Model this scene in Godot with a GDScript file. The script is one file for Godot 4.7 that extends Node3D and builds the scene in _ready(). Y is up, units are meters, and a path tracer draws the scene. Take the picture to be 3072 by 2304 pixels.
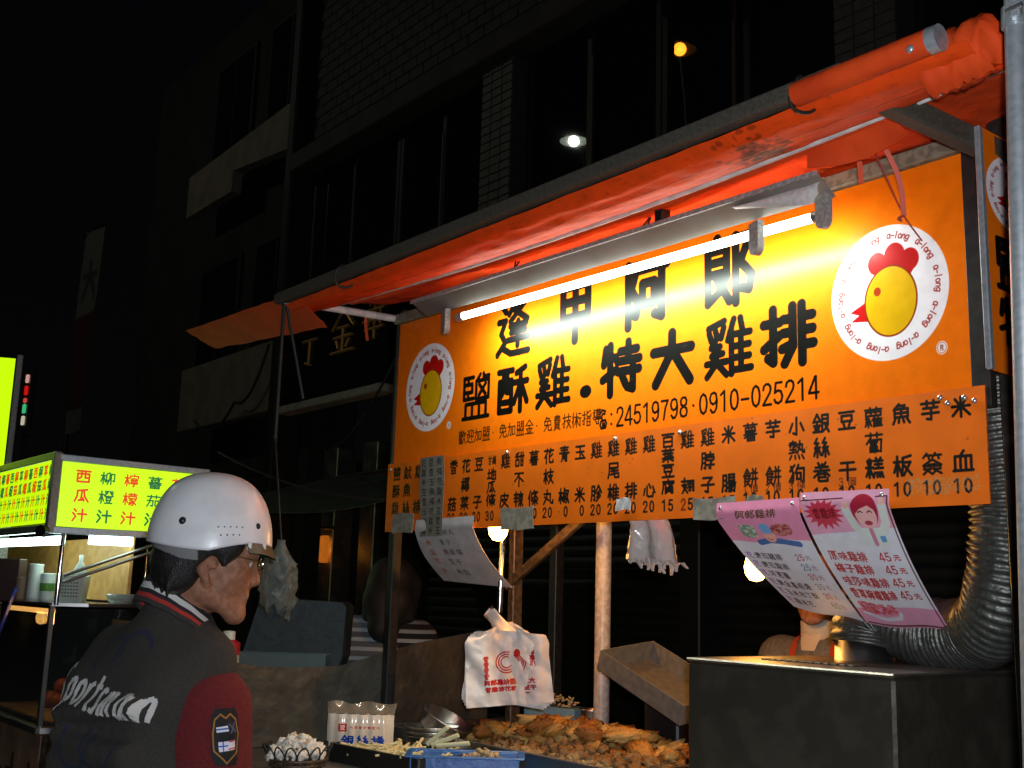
extends Node3D
# A fried-chicken stall at a night market, seen from its front right corner. x runs along the sign, z from the sign towards the street, y is up; metres.

var rng := RandomNumberGenerator.new()
var M := {}

func _ready():
	rng.seed = 77
	set_camera_and_light()
	make_materials()
	build_ground_and_facade()
	build_stall_frame()
	build_sign_board()
	build_menu_board()
	build_tube_lamp()
	build_tarpaulin()
	build_papers()
	build_bulbs_and_hangers()
	build_counter_goods()
	build_fryer()
	build_left_stall()
	build_middle_ground()
	build_customer()
	build_vendor()
	build_striped_person()

func set_camera_and_light():
	var cam := Camera3D.new()
	cam.name = "camera"
	cam.transform = Transform3D(Basis(Vector3(0.62665, 0.03004, -0.77872), Vector3(0.1276, 0.98181, 0.14056), Vector3(0.76878, -0.18745, 0.61142)).orthonormalized(), Vector3(3.128, 1.5, 2.0))
	cam.fov = 38.15
	cam.near = 0.05
	cam.far = 600.0
	add_child(cam)
	cam.current = true
	var e := Environment.new()
	e.background_mode = Environment.BG_SKY
	var sky := Sky.new()
	var sm := ProceduralSkyMaterial.new()
	sm.sky_top_color = Color(0.05, 0.055, 0.07)
	sm.sky_horizon_color = Color(0.09, 0.085, 0.085)
	sm.ground_bottom_color = Color(0.02, 0.02, 0.02)
	sm.ground_horizon_color = Color(0.09, 0.085, 0.085)
	sky.sky_material = sm
	e.sky = sky
	e.background_energy_multiplier = 0.16
	e.tonemap_mode = Environment.TONE_MAPPER_LINEAR
	e.tonemap_exposure = 1.5
	e.sdfgi_enabled = true
	e.ssao_enabled = true
	e.ssil_enabled = true
	var we := WorldEnvironment.new()
	we.name = "environment"
	we.environment = e
	add_child(we)
	var moon := DirectionalLight3D.new()
	moon.name = "moon"
	moon.light_color = Color(0.8, 0.88, 1.0)
	moon.light_energy = 0.002
	moon.light_angular_distance = 0.5
	moon.rotation_degrees = Vector3(-62, 40, 0)
	moon.shadow_enabled = true
	add_child(moon)
	var flash := OmniLight3D.new()   # the photographer's own flash, beside the lens: it reaches the near things and dies away before the houses
	flash.name = "camera_flash"
	flash.light_color = Color(0.93, 0.96, 1.0)
	flash.light_energy = FLASH
	flash.light_size = 0.02
	flash.omni_range = 30.0
	flash.omni_attenuation = 2.0
	flash.shadow_enabled = true
	flash.position = cam.position + cam.basis.x * 0.035 + cam.basis.y * 0.05 + cam.basis.z * 0.02
	add_child(flash)

const FLASH := 2.5

# ---------------------------------------------------------------- materials
func lin(r: float, g: float, b: float) -> Color:
	return Color(r, g, b).linear_to_srgb()

func mat(c: Color, rough: float, metal := 0.0) -> StandardMaterial3D:
	var m := StandardMaterial3D.new()
	m.albedo_color = c
	m.roughness = rough
	m.metallic = metal
	return m

func noise_image(seed_: int, freq: float, size := 256, octaves := 4) -> Image:
	var n := FastNoiseLite.new()
	n.seed = seed_
	n.frequency = freq
	n.fractal_octaves = octaves
	n.noise_type = FastNoiseLite.TYPE_SIMPLEX_SMOOTH
	return n.get_seamless_image(size, size)

func two_tone(seed_: int, freq: float, a: Color, b: Color, low := 0.35, high := 0.65, size := 256) -> ImageTexture:   # patches of two colours
	var src := noise_image(seed_, freq, size)
	var out := Image.create_empty(size, size, true, Image.FORMAT_RGB8)
	for y in size:
		for x in size:
			out.set_pixel(x, y, a.lerp(b, smoothstep(low, high, src.get_pixel(x, y).r)))
	out.generate_mipmaps()
	return ImageTexture.create_from_image(out)

func worn(a: Color, b: Color, rough: float, metal: float, seed_: int, freq: float, scale_: float, low := 0.35, high := 0.65) -> StandardMaterial3D:
	var m := mat(Color.WHITE, rough, metal)
	m.albedo_texture = two_tone(seed_, freq, a, b, low, high)
	m.uv1_triplanar = true
	m.uv1_world_triplanar = true
	m.uv1_scale = Vector3.ONE * scale_
	return m

func relief(m: StandardMaterial3D, seed_: int, freq: float, strength: float) -> StandardMaterial3D:
	var im := noise_image(seed_, freq, 256, 5)
	im.bump_map_to_normal_map(strength)
	im.generate_mipmaps()
	m.normal_enabled = true
	m.normal_texture = ImageTexture.create_from_image(im)
	return m

func glow(c: Color, energy: float) -> StandardMaterial3D:
	var m := mat(c, 0.5)
	m.emission_enabled = true
	m.emission = c
	m.emission_energy_multiplier = energy
	return m

func make_materials():
	M.asphalt = relief(worn(lin(0.035, 0.035, 0.036), lin(0.06, 0.058, 0.055), 0.9, 0, 3, 0.03, 0.5), 4, 0.2, 4.0)
	M.rail = worn(lin(0.05, 0.041, 0.029), lin(0.07, 0.058, 0.042), 0.7, 0.1, 5, 0.06, 5.0)
	M.galvanised = worn(lin(0.36, 0.39, 0.41), lin(0.44, 0.465, 0.48), 0.4, 0.6, 6, 0.05, 4.0)
	M.white_pipe = worn(lin(0.5, 0.48, 0.45), lin(0.66, 0.64, 0.6), 0.45, 0, 7, 0.03, 2.0)
	M.painted_pole = worn(lin(0.42, 0.38, 0.33), lin(0.6, 0.55, 0.48), 0.35, 0, 8, 0.05, 3.0)
	M.dark_steel = worn(lin(0.012, 0.011, 0.01), lin(0.022, 0.019, 0.017), 0.5, 0.2, 9, 0.04, 3.0)
	M.brown_steel = worn(lin(0.07, 0.045, 0.025), lin(0.13, 0.09, 0.055), 0.45, 0.4, 10, 0.04, 3.0)
	M.angle_iron = worn(lin(0.16, 0.15, 0.1), lin(0.26, 0.24, 0.17), 0.5, 0.3, 11, 0.05, 3.0)
	M.stainless = worn(lin(0.5, 0.49, 0.47), lin(0.6, 0.59, 0.57), 0.32, 1.0, 12, 0.02, 1.0)
	M.dull_stainless = worn(lin(0.26, 0.24, 0.21), lin(0.4, 0.37, 0.33), 0.42, 1.0, 13, 0.015, 1.0)
	M.chrome = mat(lin(0.75, 0.74, 0.72), 0.08, 1.0)
	M.enamel = worn(lin(0.22, 0.17, 0.135), lin(0.28, 0.24, 0.215), 0.34, 0.4, 14, 0.008, 1.3, 0.3, 0.55)
	M.grey_plastic = worn(lin(0.2, 0.19, 0.18), lin(0.32, 0.31, 0.29), 0.5, 0, 15, 0.05, 6.0)
	var tarp := worn(lin(0.56, 0.048, 0.009), lin(0.68, 0.068, 0.012), 0.6, 0, 16, 0.012, 1.2)
	tarp.backlight_enabled = true
	tarp.backlight = Color(0.4, 0.12, 0.03)
	tarp.metallic_specular = 0.25
	M.tarp = relief(tarp, 17, 0.03, 1.5)
	M.strap = mat(lin(0.55, 0.07, 0.02), 0.6)
	M.string = mat(lin(0.3, 0.03, 0.02), 0.7)
	M.wire = mat(lin(0.012, 0.012, 0.012), 0.6)
	M.bolt = mat(lin(0.55, 0.55, 0.55), 0.3, 0.9)
	M.black_plastic = mat(lin(0.012, 0.012, 0.012), 0.4)
	M.skin = relief(worn(lin(0.24, 0.1, 0.055), lin(0.34, 0.155, 0.088), 0.55, 0, 18, 0.04, 5.0), 19, 0.3, 2.5)
	M.hair = relief(worn(lin(0.007, 0.006, 0.006), lin(0.016, 0.014, 0.013), 0.45, 0, 20, 0.12, 8.0), 21, 0.15, 6.0)
	M.shop_wall = worn(lin(0.22, 0.19, 0.14), lin(0.3, 0.26, 0.2), 0.8, 0, 22, 0.02, 0.4)

# ---------------------------------------------------------------- shapes
class Shape:   # collects triangles; corners are given in world metres and stored relative to `base`
	var st := SurfaceTool.new()
	var base := Vector3.ZERO
	var smooth := 1

	func _init(at := Vector3.ZERO):
		base = at
		st.begin(Mesh.PRIMITIVE_TRIANGLES)

	func corner(p: Vector3, uv := Vector2.ZERO):
		st.set_uv(uv)
		st.add_vertex(p - base)

	func tri(a: Vector3, b: Vector3, c: Vector3, ua := Vector2.ZERO, ub := Vector2.ZERO, uc := Vector2.ZERO):
		corner(a, ua)
		corner(b, ub)
		corner(c, uc)

	func quad(a: Vector3, b: Vector3, c: Vector3, d: Vector3, ua := Vector2.ZERO, ub := Vector2(1, 0), uc := Vector2(1, 1), ud := Vector2(0, 1)):
		tri(a, b, c, ua, ub, uc)
		tri(a, c, d, ua, uc, ud)

	func flat():
		st.set_smooth_group(0xFFFFFFFF)

	func rounded():
		smooth += 1
		st.set_smooth_group(smooth)

	func box(at: Vector3, size: Vector3, bevel := 0.0, turn := Basis()):   # a box with chamfered edges
		flat()
		var h := size / 2
		var c: float = minf(bevel, minf(h.x, minf(h.y, h.z)) * 0.9)
		for axis in 3:
			for side in [-1.0, 1.0]:
				var n := Vector3.ZERO
				n[axis] = side
				var u := Vector3.ZERO
				u[(axis + 1) % 3] = 1.0
				var v: Vector3 = n.cross(u)
				var o: Vector3 = n * h[axis]
				var iu: float = h[(axis + 1) % 3] - c
				var iv: float = h[(axis + 2) % 3] - c
				var p := [o - u * iu + v * iv, o + u * iu + v * iv, o + u * iu - v * iv, o - u * iu - v * iv]
				for k in 4:
					p[k] = at + turn * p[k]
				quad(p[0], p[1], p[2], p[3])
		if c <= 0.0:
			return
		for axis in 3:   # edges along each axis
			var a1 := (axis + 1) % 3
			var a2 := (axis + 2) % 3
			for s1 in [-1.0, 1.0]:
				for s2 in [-1.0, 1.0]:
					var q := []
					for e in [[-1, 0], [1, 0], [1, 1], [-1, 1]]:
						var w := Vector3.ZERO
						w[axis] = e[0] * (h[axis] - c)
						w[a1] = s1 * (h[a1] - (c if e[1] == 1 else 0.0))
						w[a2] = s2 * (h[a2] - (0.0 if e[1] == 1 else c))
						q.append(at + turn * w)
					if s1 * s2 > 0:
						quad(q[3], q[2], q[1], q[0])
					else:
						quad(q[0], q[1], q[2], q[3])
		for sx in [-1.0, 1.0]:
			for sy in [-1.0, 1.0]:
				for sz in [-1.0, 1.0]:
					var s := Vector3(sx, sy, sz)
					var t := []
					for axis in 3:
						var w: Vector3 = (h - Vector3.ONE * c) * s
						w[axis] = h[axis] * s[axis]
						t.append(at + turn * w)
					if sx * sy * sz > 0:
						tri(t[0], t[2], t[1])
					else:
						tri(t[0], t[1], t[2])

	func bar(a: Vector3, b: Vector3, wide: float, high: float, bevel := 0.002, up := Vector3.UP):   # a box beam from a to b
		var z := (b - a).normalized()
		var x := up.cross(z).normalized()
		box((a + b) / 2, Vector3(wide, high, a.distance_to(b)), bevel, Basis(x, z.cross(x), z))

	func tube(path: Array, radius, sides := 12, caps := true):   # radius: one number or one for each point
		var rings := []
		var n := path.size()
		var up := Vector3.UP
		var d0: Vector3 = (path[1] - path[0]).normalized()
		if absf(d0.dot(up)) > 0.9:
			up = Vector3.RIGHT
		var x := up.cross(d0).normalized()
		for i in n:
			var d: Vector3
			if i == 0:
				d = path[1] - path[0]
			elif i == n - 1:
				d = path[i] - path[i - 1]
			else:
				d = (path[i + 1] - path[i]).normalized() + (path[i] - path[i - 1]).normalized()
			d = d.normalized()
			x = (x - d * x.dot(d)).normalized()
			var y := d.cross(x)
			var r: float = radius[i] if radius is Array else radius
			var ring := []
			for k in sides:
				var a := TAU * k / sides
				ring.append(path[i] + (x * cos(a) + y * sin(a)) * r)
			rings.append(ring)
		rounded()
		for i in n - 1:
			for k in sides:
				var k2 := (k + 1) % sides
				quad(rings[i][k], rings[i + 1][k], rings[i + 1][k2], rings[i][k2])
		if caps:
			flat()
			for k in range(1, sides - 1):
				tri(rings[0][0], rings[0][k], rings[0][k + 1])
				tri(rings[n - 1][0], rings[n - 1][k + 1], rings[n - 1][k])

	func lathe(profile: Array, sides: int, where: Transform3D):   # profile: Vector2(radius, height), turned about the local y axis
		rounded()
		for i in profile.size() - 1:
			for k in sides:
				var a := TAU * k / sides
				var b := TAU * (k + 1) / sides
				var p: Vector2 = profile[i]
				var q: Vector2 = profile[i + 1]
				var c := [Vector3(cos(a) * p.x, p.y, sin(a) * p.x), Vector3(cos(b) * p.x, p.y, sin(b) * p.x), Vector3(cos(b) * q.x, q.y, sin(b) * q.x), Vector3(cos(a) * q.x, q.y, sin(a) * q.x)]
				for j in 4:
					c[j] = where * c[j]
				if q.x > 1e-6:
					tri(c[0], c[3], c[2])
				if p.x > 1e-6:
					tri(c[0], c[2], c[1])

	func sheet(nu: int, nv: int, f: Callable, thick := 0.0):   # f(u, v) gives a point; with a thickness it is a closed slab
		var g := []
		for j in nv + 1:
			for i in nu + 1:
				g.append(f.call(float(i) / nu, float(j) / nv))
		var w := nu + 1
		var back := []
		if thick > 0.0:
			for j in nv + 1:
				for i in nu + 1:
					var du: Vector3 = g[j * w + mini(i + 1, nu)] - g[j * w + maxi(i - 1, 0)]
					var dv: Vector3 = g[mini(j + 1, nv) * w + i] - g[maxi(j - 1, 0) * w + i]
					back.append(g[j * w + i] + du.cross(dv).normalized() * thick)
		rounded()
		for j in nv:
			for i in nu:
				var k := j * w + i
				var u0 := float(i) / nu
				var u1 := float(i + 1) / nu
				var v0 := float(j) / nv
				var v1 := float(j + 1) / nv
				quad(g[k], g[k + 1], g[k + w + 1], g[k + w], Vector2(u0, v0), Vector2(u1, v0), Vector2(u1, v1), Vector2(u0, v1))
		if thick > 0.0:
			rounded()
			for j in nv:
				for i in nu:
					var k := j * w + i
					var u0 := float(i) / nu
					var u1 := float(i + 1) / nu
					var v0 := float(j) / nv
					var v1 := float(j + 1) / nv
					quad(back[k + 1], back[k], back[k + w], back[k + w + 1], Vector2(u1, v0), Vector2(u0, v0), Vector2(u0, v1), Vector2(u1, v1))
			flat()
			for i in nu:
				quad(back[i], back[i + 1], g[i + 1], g[i])
				var k := nv * w + i
				quad(g[k], g[k + 1], back[k + 1], back[k])
			for j in nv:
				var k := j * w
				quad(back[k + w], back[k], g[k], g[k + w])
				quad(g[k + nu], back[k + nu], back[k + nu + w], g[k + nu + w])

	func prism(poly: PackedVector2Array, depth: float, where: Transform3D):   # a flat outline in local x, y, drawn out along local z from 0 to depth
		flat()
		var t := Geometry2D.triangulate_polygon(poly)
		for i in range(0, t.size(), 3):
			var p := poly[t[i]]
			var q := poly[t[i + 1]]
			var r := poly[t[i + 2]]
			if (q - p).cross(r - p) > 0:
				var s := q
				q = r
				r = s
			tri(where * Vector3(p.x, p.y, depth), where * Vector3(q.x, q.y, depth), where * Vector3(r.x, r.y, depth))
			tri(where * Vector3(p.x, p.y, 0), where * Vector3(r.x, r.y, 0), where * Vector3(q.x, q.y, 0))
		var turn := 0.0
		for i in poly.size():
			turn += poly[i].cross(poly[(i + 1) % poly.size()])
		for i in poly.size():
			var p := poly[i]
			var q := poly[(i + 1) % poly.size()]
			if turn < 0:
				var s := p
				p = q
				q = s
			quad(where * Vector3(p.x, p.y, depth), where * Vector3(q.x, q.y, depth), where * Vector3(q.x, q.y, 0), where * Vector3(p.x, p.y, 0))

	func lump(at: Vector3, radii: Vector3, seed_: int, rough := 0.25, turn := Basis(), n := 9, m := 7, freq := 1.6):   # an uneven ball
		var noise := FastNoiseLite.new()
		noise.seed = seed_
		noise.frequency = freq
		noise.fractal_octaves = 3
		rounded()
		var g := []
		for j in m + 1:
			for i in n:
				var a := PI * j / m
				var b := TAU * i / n
				var d := Vector3(sin(a) * cos(b), cos(a), sin(a) * sin(b))
				g.append(at + turn * (d * radii * (1.0 + rough * 2.0 * noise.get_noise_3dv(d))))
		for j in m:
			for i in n:
				var i2 := (i + 1) % n
				if j > 0:
					tri(g[j * n + i], g[j * n + i2], g[(j + 1) * n + i2])
				if j < m - 1:
					tri(g[j * n + i], g[(j + 1) * n + i2], g[(j + 1) * n + i])

	func done() -> ArrayMesh:
		st.generate_normals()
		return st.commit()

# ---------------------------------------------------------------- objects
func numbered(parent: Node, called: String) -> String:
	if not parent.has_node(NodePath(called)):
		return called
	var k := 1
	while parent.has_node(NodePath("%s_%03d" % [called, k])):
		k += 1
	return "%s_%03d" % [called, k]

func thing(called: String, label: String, category: String, at := Vector3.ZERO, group := "") -> Node3D:
	var o := Node3D.new()
	o.name = numbered(self, called)
	add_child(o)
	o.position = at
	tag(o, label, category, group)
	return o

func tag(o: Node3D, label: String, category: String, group := ""):
	o.set_meta("label", label)
	o.set_meta("category", category)
	if group:
		o.set_meta("group", group)

func part(called: String, s: Shape, m: Material, parent: Node3D = self) -> MeshInstance3D:
	var o := MeshInstance3D.new()
	o.name = numbered(parent, called)
	o.mesh = s.done()
	o.material_override = m
	parent.add_child(o)
	return o

func structure(called: String, s: Shape, m: Material) -> MeshInstance3D:
	var o := part(called, s, m)
	o.set_meta("kind", "structure")
	return o

func copy_of(o: Node3D, label := "", group := "") -> Node3D:
	var c: Node3D = o.duplicate()
	c.name = numbered(self, String(o.name).split("_0")[0])
	add_child(c)
	if label:
		c.set_meta("label", label)
	if group:
		c.set_meta("group", group)
	return c

func hang(points: Array, sag: float, n := 14) -> Array:   # a slack line through points
	var out := []
	for i in points.size() - 1:
		for k in n:
			var t := float(k) / n
			out.append(points[i].lerp(points[i + 1], t) + Vector3.DOWN * sag * 4.0 * t * (1.0 - t))
	out.append(points[-1])
	return out

func curve(points: Array, n := 40) -> Array:   # an even, smooth path through points
	var c := Curve3D.new()
	for i in points.size():
		var tangent: Vector3 = (points[mini(i + 1, points.size() - 1)] - points[maxi(i - 1, 0)]) / 6.0
		c.add_point(points[i], -tangent, tangent)
	var out := []
	for k in n + 1:
		out.append(c.sample_baked(c.get_baked_length() * k / n, true))
	return out

# ---------------------------------------------------------------- a canvas for print
var ink_px := PackedByteArray()
var ink_w := 0
var ink_h := 0

func canvas(w: int, h: int, c: Color):
	ink_w = w
	ink_h = h
	ink_px.resize(w * h * 3)
	var row := PackedByteArray()
	row.resize(w * 3)
	for x in w:
		row[x * 3] = c.r8
		row[x * 3 + 1] = c.g8
		row[x * 3 + 2] = c.b8
	ink_px.clear()
	for y in h:
		ink_px.append_array(row)

func dab(x: int, y: int, c: Color, a: float):
	if x < 0 or y < 0 or x >= ink_w or y >= ink_h or a <= 0.0:
		return
	var k := (y * ink_w + x) * 3
	ink_px[k] = int(lerpf(ink_px[k], c.r8, a))
	ink_px[k + 1] = int(lerpf(ink_px[k + 1], c.g8, a))
	ink_px[k + 2] = int(lerpf(ink_px[k + 2], c.b8, a))

func stroke(pts: PackedVector2Array, half: float, c: Color, alpha := 1.0):
	for i in pts.size() - 1:
		var p := pts[i]
		var v := pts[i + 1] - p
		var l := maxf(v.length_squared(), 1e-6)
		var lo := Vector2(minf(p.x, p.x + v.x), minf(p.y, p.y + v.y)) - Vector2.ONE * (half + 1)
		var hi := Vector2(maxf(p.x, p.x + v.x), maxf(p.y, p.y + v.y)) + Vector2.ONE * (half + 1)
		for y in range(maxi(0, int(lo.y)), mini(ink_h - 1, int(hi.y)) + 1):
			for x in range(maxi(0, int(lo.x)), mini(ink_w - 1, int(hi.x)) + 1):
				var d := Vector2(x, y) - p
				var t := clampf(d.dot(v) / l, 0, 1)
				var a := clampf(half + 0.5 - (d - v * t).length(), 0, 1)
				if a > 0.0:
					dab(x, y, c, a * alpha)

func oval(at: Vector2, r: Vector2, c: Color, alpha := 1.0):
	for y in range(int(at.y - r.y - 1), int(at.y + r.y + 2)):
		for x in range(int(at.x - r.x - 1), int(at.x + r.x + 2)):
			var d := (Vector2(x, y) - at) / r
			dab(x, y, c, clampf((1.0 - d.length()) * minf(r.x, r.y) + 0.5, 0, 1) * alpha)

func patch(poly: PackedVector2Array, c: Color, alpha := 1.0):
	var lo := poly[0]
	var hi := poly[0]
	for p in poly:
		lo = lo.min(p)
		hi = hi.max(p)
	for y in range(int(lo.y), int(hi.y) + 1):
		for x in range(int(lo.x), int(hi.x) + 1):
			if Geometry2D.is_point_in_polygon(Vector2(x, y), poly):
				dab(x, y, c, alpha)

func write_sign(sign_: String, at: Vector2, right: Vector2, down: Vector2, half: float, c: Color, alpha := 1.0):
	for s in glyph(sign_):
		var pts := PackedVector2Array()
		for p in s:
			pts.append(at + right * p.x + down * p.y)
		stroke(pts, half, c, alpha)

func write(text: String, at: Vector2, size: Vector2, step: float, half: float, c: Color, alpha := 1.0):   # a row of signs, each in a box of `size`
	for k in text.length():
		write_sign(text[k], at + Vector2(step * k, 0), Vector2(size.x, 0), Vector2(0, size.y), half, c, alpha)

func speckle(amount: float, freq: float, seed_: int):   # uneven ink and dust
	var n := FastNoiseLite.new()
	n.seed = seed_
	n.frequency = freq
	n.fractal_octaves = 4
	var im := n.get_image(ink_w, ink_h).get_data()
	for i in ink_w * ink_h:
		var f := 1.0 + (im[i] / 255.0 - 0.5) * amount
		for k in 3:
			ink_px[i * 3 + k] = clampi(int(ink_px[i * 3 + k] * f), 0, 255)

func printed() -> ImageTexture:
	var im := Image.create_from_data(ink_w, ink_h, false, Image.FORMAT_RGB8, ink_px)
	im.generate_mipmaps()
	return ImageTexture.create_from_image(im)

# ---------------------------------------------------------------- ground and the houses behind
func build_ground_and_facade():
	var g := Shape.new()
	g.flat()
	g.quad(Vector3(-200, 0, -200), Vector3(200, 0, -200), Vector3(200, 0, 200), Vector3(-200, 0, 200))
	structure("ground", g, M.asphalt)

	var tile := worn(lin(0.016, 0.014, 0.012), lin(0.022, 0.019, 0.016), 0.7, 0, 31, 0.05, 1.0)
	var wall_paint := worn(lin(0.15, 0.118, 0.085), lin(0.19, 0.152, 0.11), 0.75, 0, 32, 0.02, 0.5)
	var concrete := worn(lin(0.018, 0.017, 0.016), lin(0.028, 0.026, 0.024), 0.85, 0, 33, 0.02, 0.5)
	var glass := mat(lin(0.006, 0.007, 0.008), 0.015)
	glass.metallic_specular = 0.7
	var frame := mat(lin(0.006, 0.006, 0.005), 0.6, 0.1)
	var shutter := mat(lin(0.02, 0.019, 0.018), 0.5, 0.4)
	var z := -3.0
	var b := thing("apartment_building", "dark tiled apartment block rising behind the stall with unlit windows", "building", Vector3(-2.5, 0, z))
	var at := b.position

	# the tiled wall above the first floor windows: courses of small tiles
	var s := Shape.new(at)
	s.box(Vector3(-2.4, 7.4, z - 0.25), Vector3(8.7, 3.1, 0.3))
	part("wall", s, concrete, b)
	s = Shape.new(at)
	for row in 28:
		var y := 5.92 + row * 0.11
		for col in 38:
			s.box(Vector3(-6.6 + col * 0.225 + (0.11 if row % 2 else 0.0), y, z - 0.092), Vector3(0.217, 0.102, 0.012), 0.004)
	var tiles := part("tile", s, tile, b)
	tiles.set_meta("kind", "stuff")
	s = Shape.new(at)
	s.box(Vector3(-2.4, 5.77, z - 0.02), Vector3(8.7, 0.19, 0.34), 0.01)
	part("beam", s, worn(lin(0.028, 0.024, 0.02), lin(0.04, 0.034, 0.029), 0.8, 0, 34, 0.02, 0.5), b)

	# columns between the windows, faced with narrow tiles
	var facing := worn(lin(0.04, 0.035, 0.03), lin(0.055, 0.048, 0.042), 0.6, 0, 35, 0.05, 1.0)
	for x in [-3.41, -0.1, 1.8]:
		s = Shape.new(at)
		s.box(Vector3(x, 4.2, z - 0.1), Vector3(0.36, 2.9, 0.26))
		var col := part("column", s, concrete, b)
		s = Shape.new(at)
		for row in 40:
			for k in 3:
				s.box(Vector3(x - 0.13 + k * 0.13, 2.84 + row * 0.0715, z + 0.035), Vector3(0.122, 0.064, 0.02), 0.003)
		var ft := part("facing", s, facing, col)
		ft.set_meta("kind", "stuff")

	# windows: frame, panes of dark glass
	for w in [[-6.62, -5.0], [-5.0, -3.62], [-3.2, -1.75], [-1.75, -0.3], [0.12, 1.6]]:
		var f := Shape.new(at)
		for x in [w[0] + 0.03, (w[0] + w[1]) / 2, w[1] - 0.03]:
			f.box(Vector3(x, 4.6, z - 0.12), Vector3(0.05, 2.14, 0.06), 0.004)
		for y in [3.53, 5.65]:
			f.box(Vector3((w[0] + w[1]) / 2, y, z - 0.12), Vector3(w[1] - w[0], 0.05, 0.064), 0.004)
		var fr := part("window", f, frame, b)
		for k in 2:
			var wide: float = (w[1] - w[0]) / 2 - 0.055
			var p := Shape.new(at)
			p.box(Vector3(w[0] + 0.0425 + wide / 2 + k * (wide + 0.04), 4.6, z - 0.13), Vector3(wide, 2.06, 0.008))
			part("pane", p, glass, fr)
	# light strips of brass and an edge of a blind that catch the street light
	var trim := mat(lin(0.035, 0.014, 0.008), 0.6, 0.1)
	for x in [-4.32, -2.44, -1.12]:
		s = Shape.new(at)
		s.box(Vector3(x, 4.55, z - 0.09), Vector3(0.03, 1.7, 0.02), 0.004)
		part("trim", s, trim, b)

	# a ledge high up
	s = Shape.new(at)
	s.box(Vector3(-1.55, 5.62, z + 0.45), Vector3(1.0, 0.14, 0.6), 0.01)
	part("ledge", s, concrete, b)

	# ground floor: fascia, shutters and steel posts
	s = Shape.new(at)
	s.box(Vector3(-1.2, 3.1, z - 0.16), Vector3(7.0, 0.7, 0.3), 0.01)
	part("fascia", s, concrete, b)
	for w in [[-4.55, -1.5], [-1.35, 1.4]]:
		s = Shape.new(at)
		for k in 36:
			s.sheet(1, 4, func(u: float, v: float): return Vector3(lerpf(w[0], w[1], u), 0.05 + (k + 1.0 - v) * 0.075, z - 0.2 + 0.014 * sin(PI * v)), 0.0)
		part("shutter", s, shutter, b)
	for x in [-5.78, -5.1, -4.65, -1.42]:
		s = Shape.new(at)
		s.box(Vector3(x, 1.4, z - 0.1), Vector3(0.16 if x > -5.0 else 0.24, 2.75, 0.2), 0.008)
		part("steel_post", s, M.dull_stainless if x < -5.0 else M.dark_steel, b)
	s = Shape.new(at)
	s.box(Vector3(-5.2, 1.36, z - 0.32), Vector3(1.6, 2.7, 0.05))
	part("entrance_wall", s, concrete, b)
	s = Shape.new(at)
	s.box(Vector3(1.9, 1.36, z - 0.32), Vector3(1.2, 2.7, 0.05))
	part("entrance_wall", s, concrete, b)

	var wl := thing("added_amber_glow", "small glowing amber panel added for the orange reflection in a steel column", "added glow panel", Vector3(-5.72, 1.7, z))  # added glow in place of an orange reflection in the steel column
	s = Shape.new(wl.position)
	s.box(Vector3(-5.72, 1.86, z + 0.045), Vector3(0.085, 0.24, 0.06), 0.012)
	part("glow_panel", s, glow(Color(1.0, 0.55, 0.16), 0.2), wl)
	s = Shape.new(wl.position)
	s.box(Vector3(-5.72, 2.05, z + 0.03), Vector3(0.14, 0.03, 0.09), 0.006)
	part("bracket", s, M.dark_steel, wl)  # made-up holder for the added panel
	var wo := OmniLight3D.new()  # added amber light to go with the panel; no lamp stands here
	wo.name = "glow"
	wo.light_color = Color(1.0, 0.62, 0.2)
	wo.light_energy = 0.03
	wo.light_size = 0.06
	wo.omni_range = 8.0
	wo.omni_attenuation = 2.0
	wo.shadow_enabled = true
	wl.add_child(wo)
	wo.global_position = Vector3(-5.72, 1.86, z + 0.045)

	# the shop sign with gilt letters on black
	var board := thing("shop_sign", "black shop sign with gilt raised letters over the shutters", "shop sign", Vector3(-5.7, 3.2, z))
	s = Shape.new(board.position)
	s.box(Vector3(-5.7, 3.72, z + 0.05), Vector3(1.86, 0.98, 0.08), 0.005)
	part("panel", s, mat(lin(0.006, 0.006, 0.006), 0.25), board)
	s = Shape.new(board.position)
	s.box(Vector3(-5.7, 3.2, z + 0.07), Vector3(1.9, 0.07, 0.16), 0.006)
	part("sill", s, worn(lin(0.3, 0.28, 0.23), lin(0.38, 0.35, 0.3), 0.7, 0, 36, 0.03, 1.0), board)
	var gilt := mat(lin(0.8, 0.45, 0.14), 0.42, 0.7)
	for l in [["華", -4.98, 4.07, 0.42], ["金", -5.52, 4.02, 0.42], ["丁", -6.14, 3.86, 0.3]]:
		s = Shape.new(board.position)
		for st in glyph(l[0]):
			for k in st.size() - 1:
				var p := Vector3(l[1] + (st[k].x - 0.5) * l[3], l[2] - st[k].y * l[3], z + 0.1)
				var q := Vector3(l[1] + (st[k + 1].x - 0.5) * l[3], l[2] - st[k + 1].y * l[3], z + 0.1)
				s.tube([p, q], 0.016, 6)
		part("letter", s, gilt, board)

	# the neighbour to the left: a plainer house with a pale parapet
	var nb := thing("corner_house", "plain dark house with a pale parapet band to the left of the tiled block", "building", Vector3(-9, 0, z))
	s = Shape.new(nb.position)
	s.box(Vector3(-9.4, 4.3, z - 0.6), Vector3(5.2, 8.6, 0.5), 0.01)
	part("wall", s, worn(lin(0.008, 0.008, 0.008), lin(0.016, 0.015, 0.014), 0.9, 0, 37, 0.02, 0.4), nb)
	s = Shape.new(nb.position)
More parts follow.
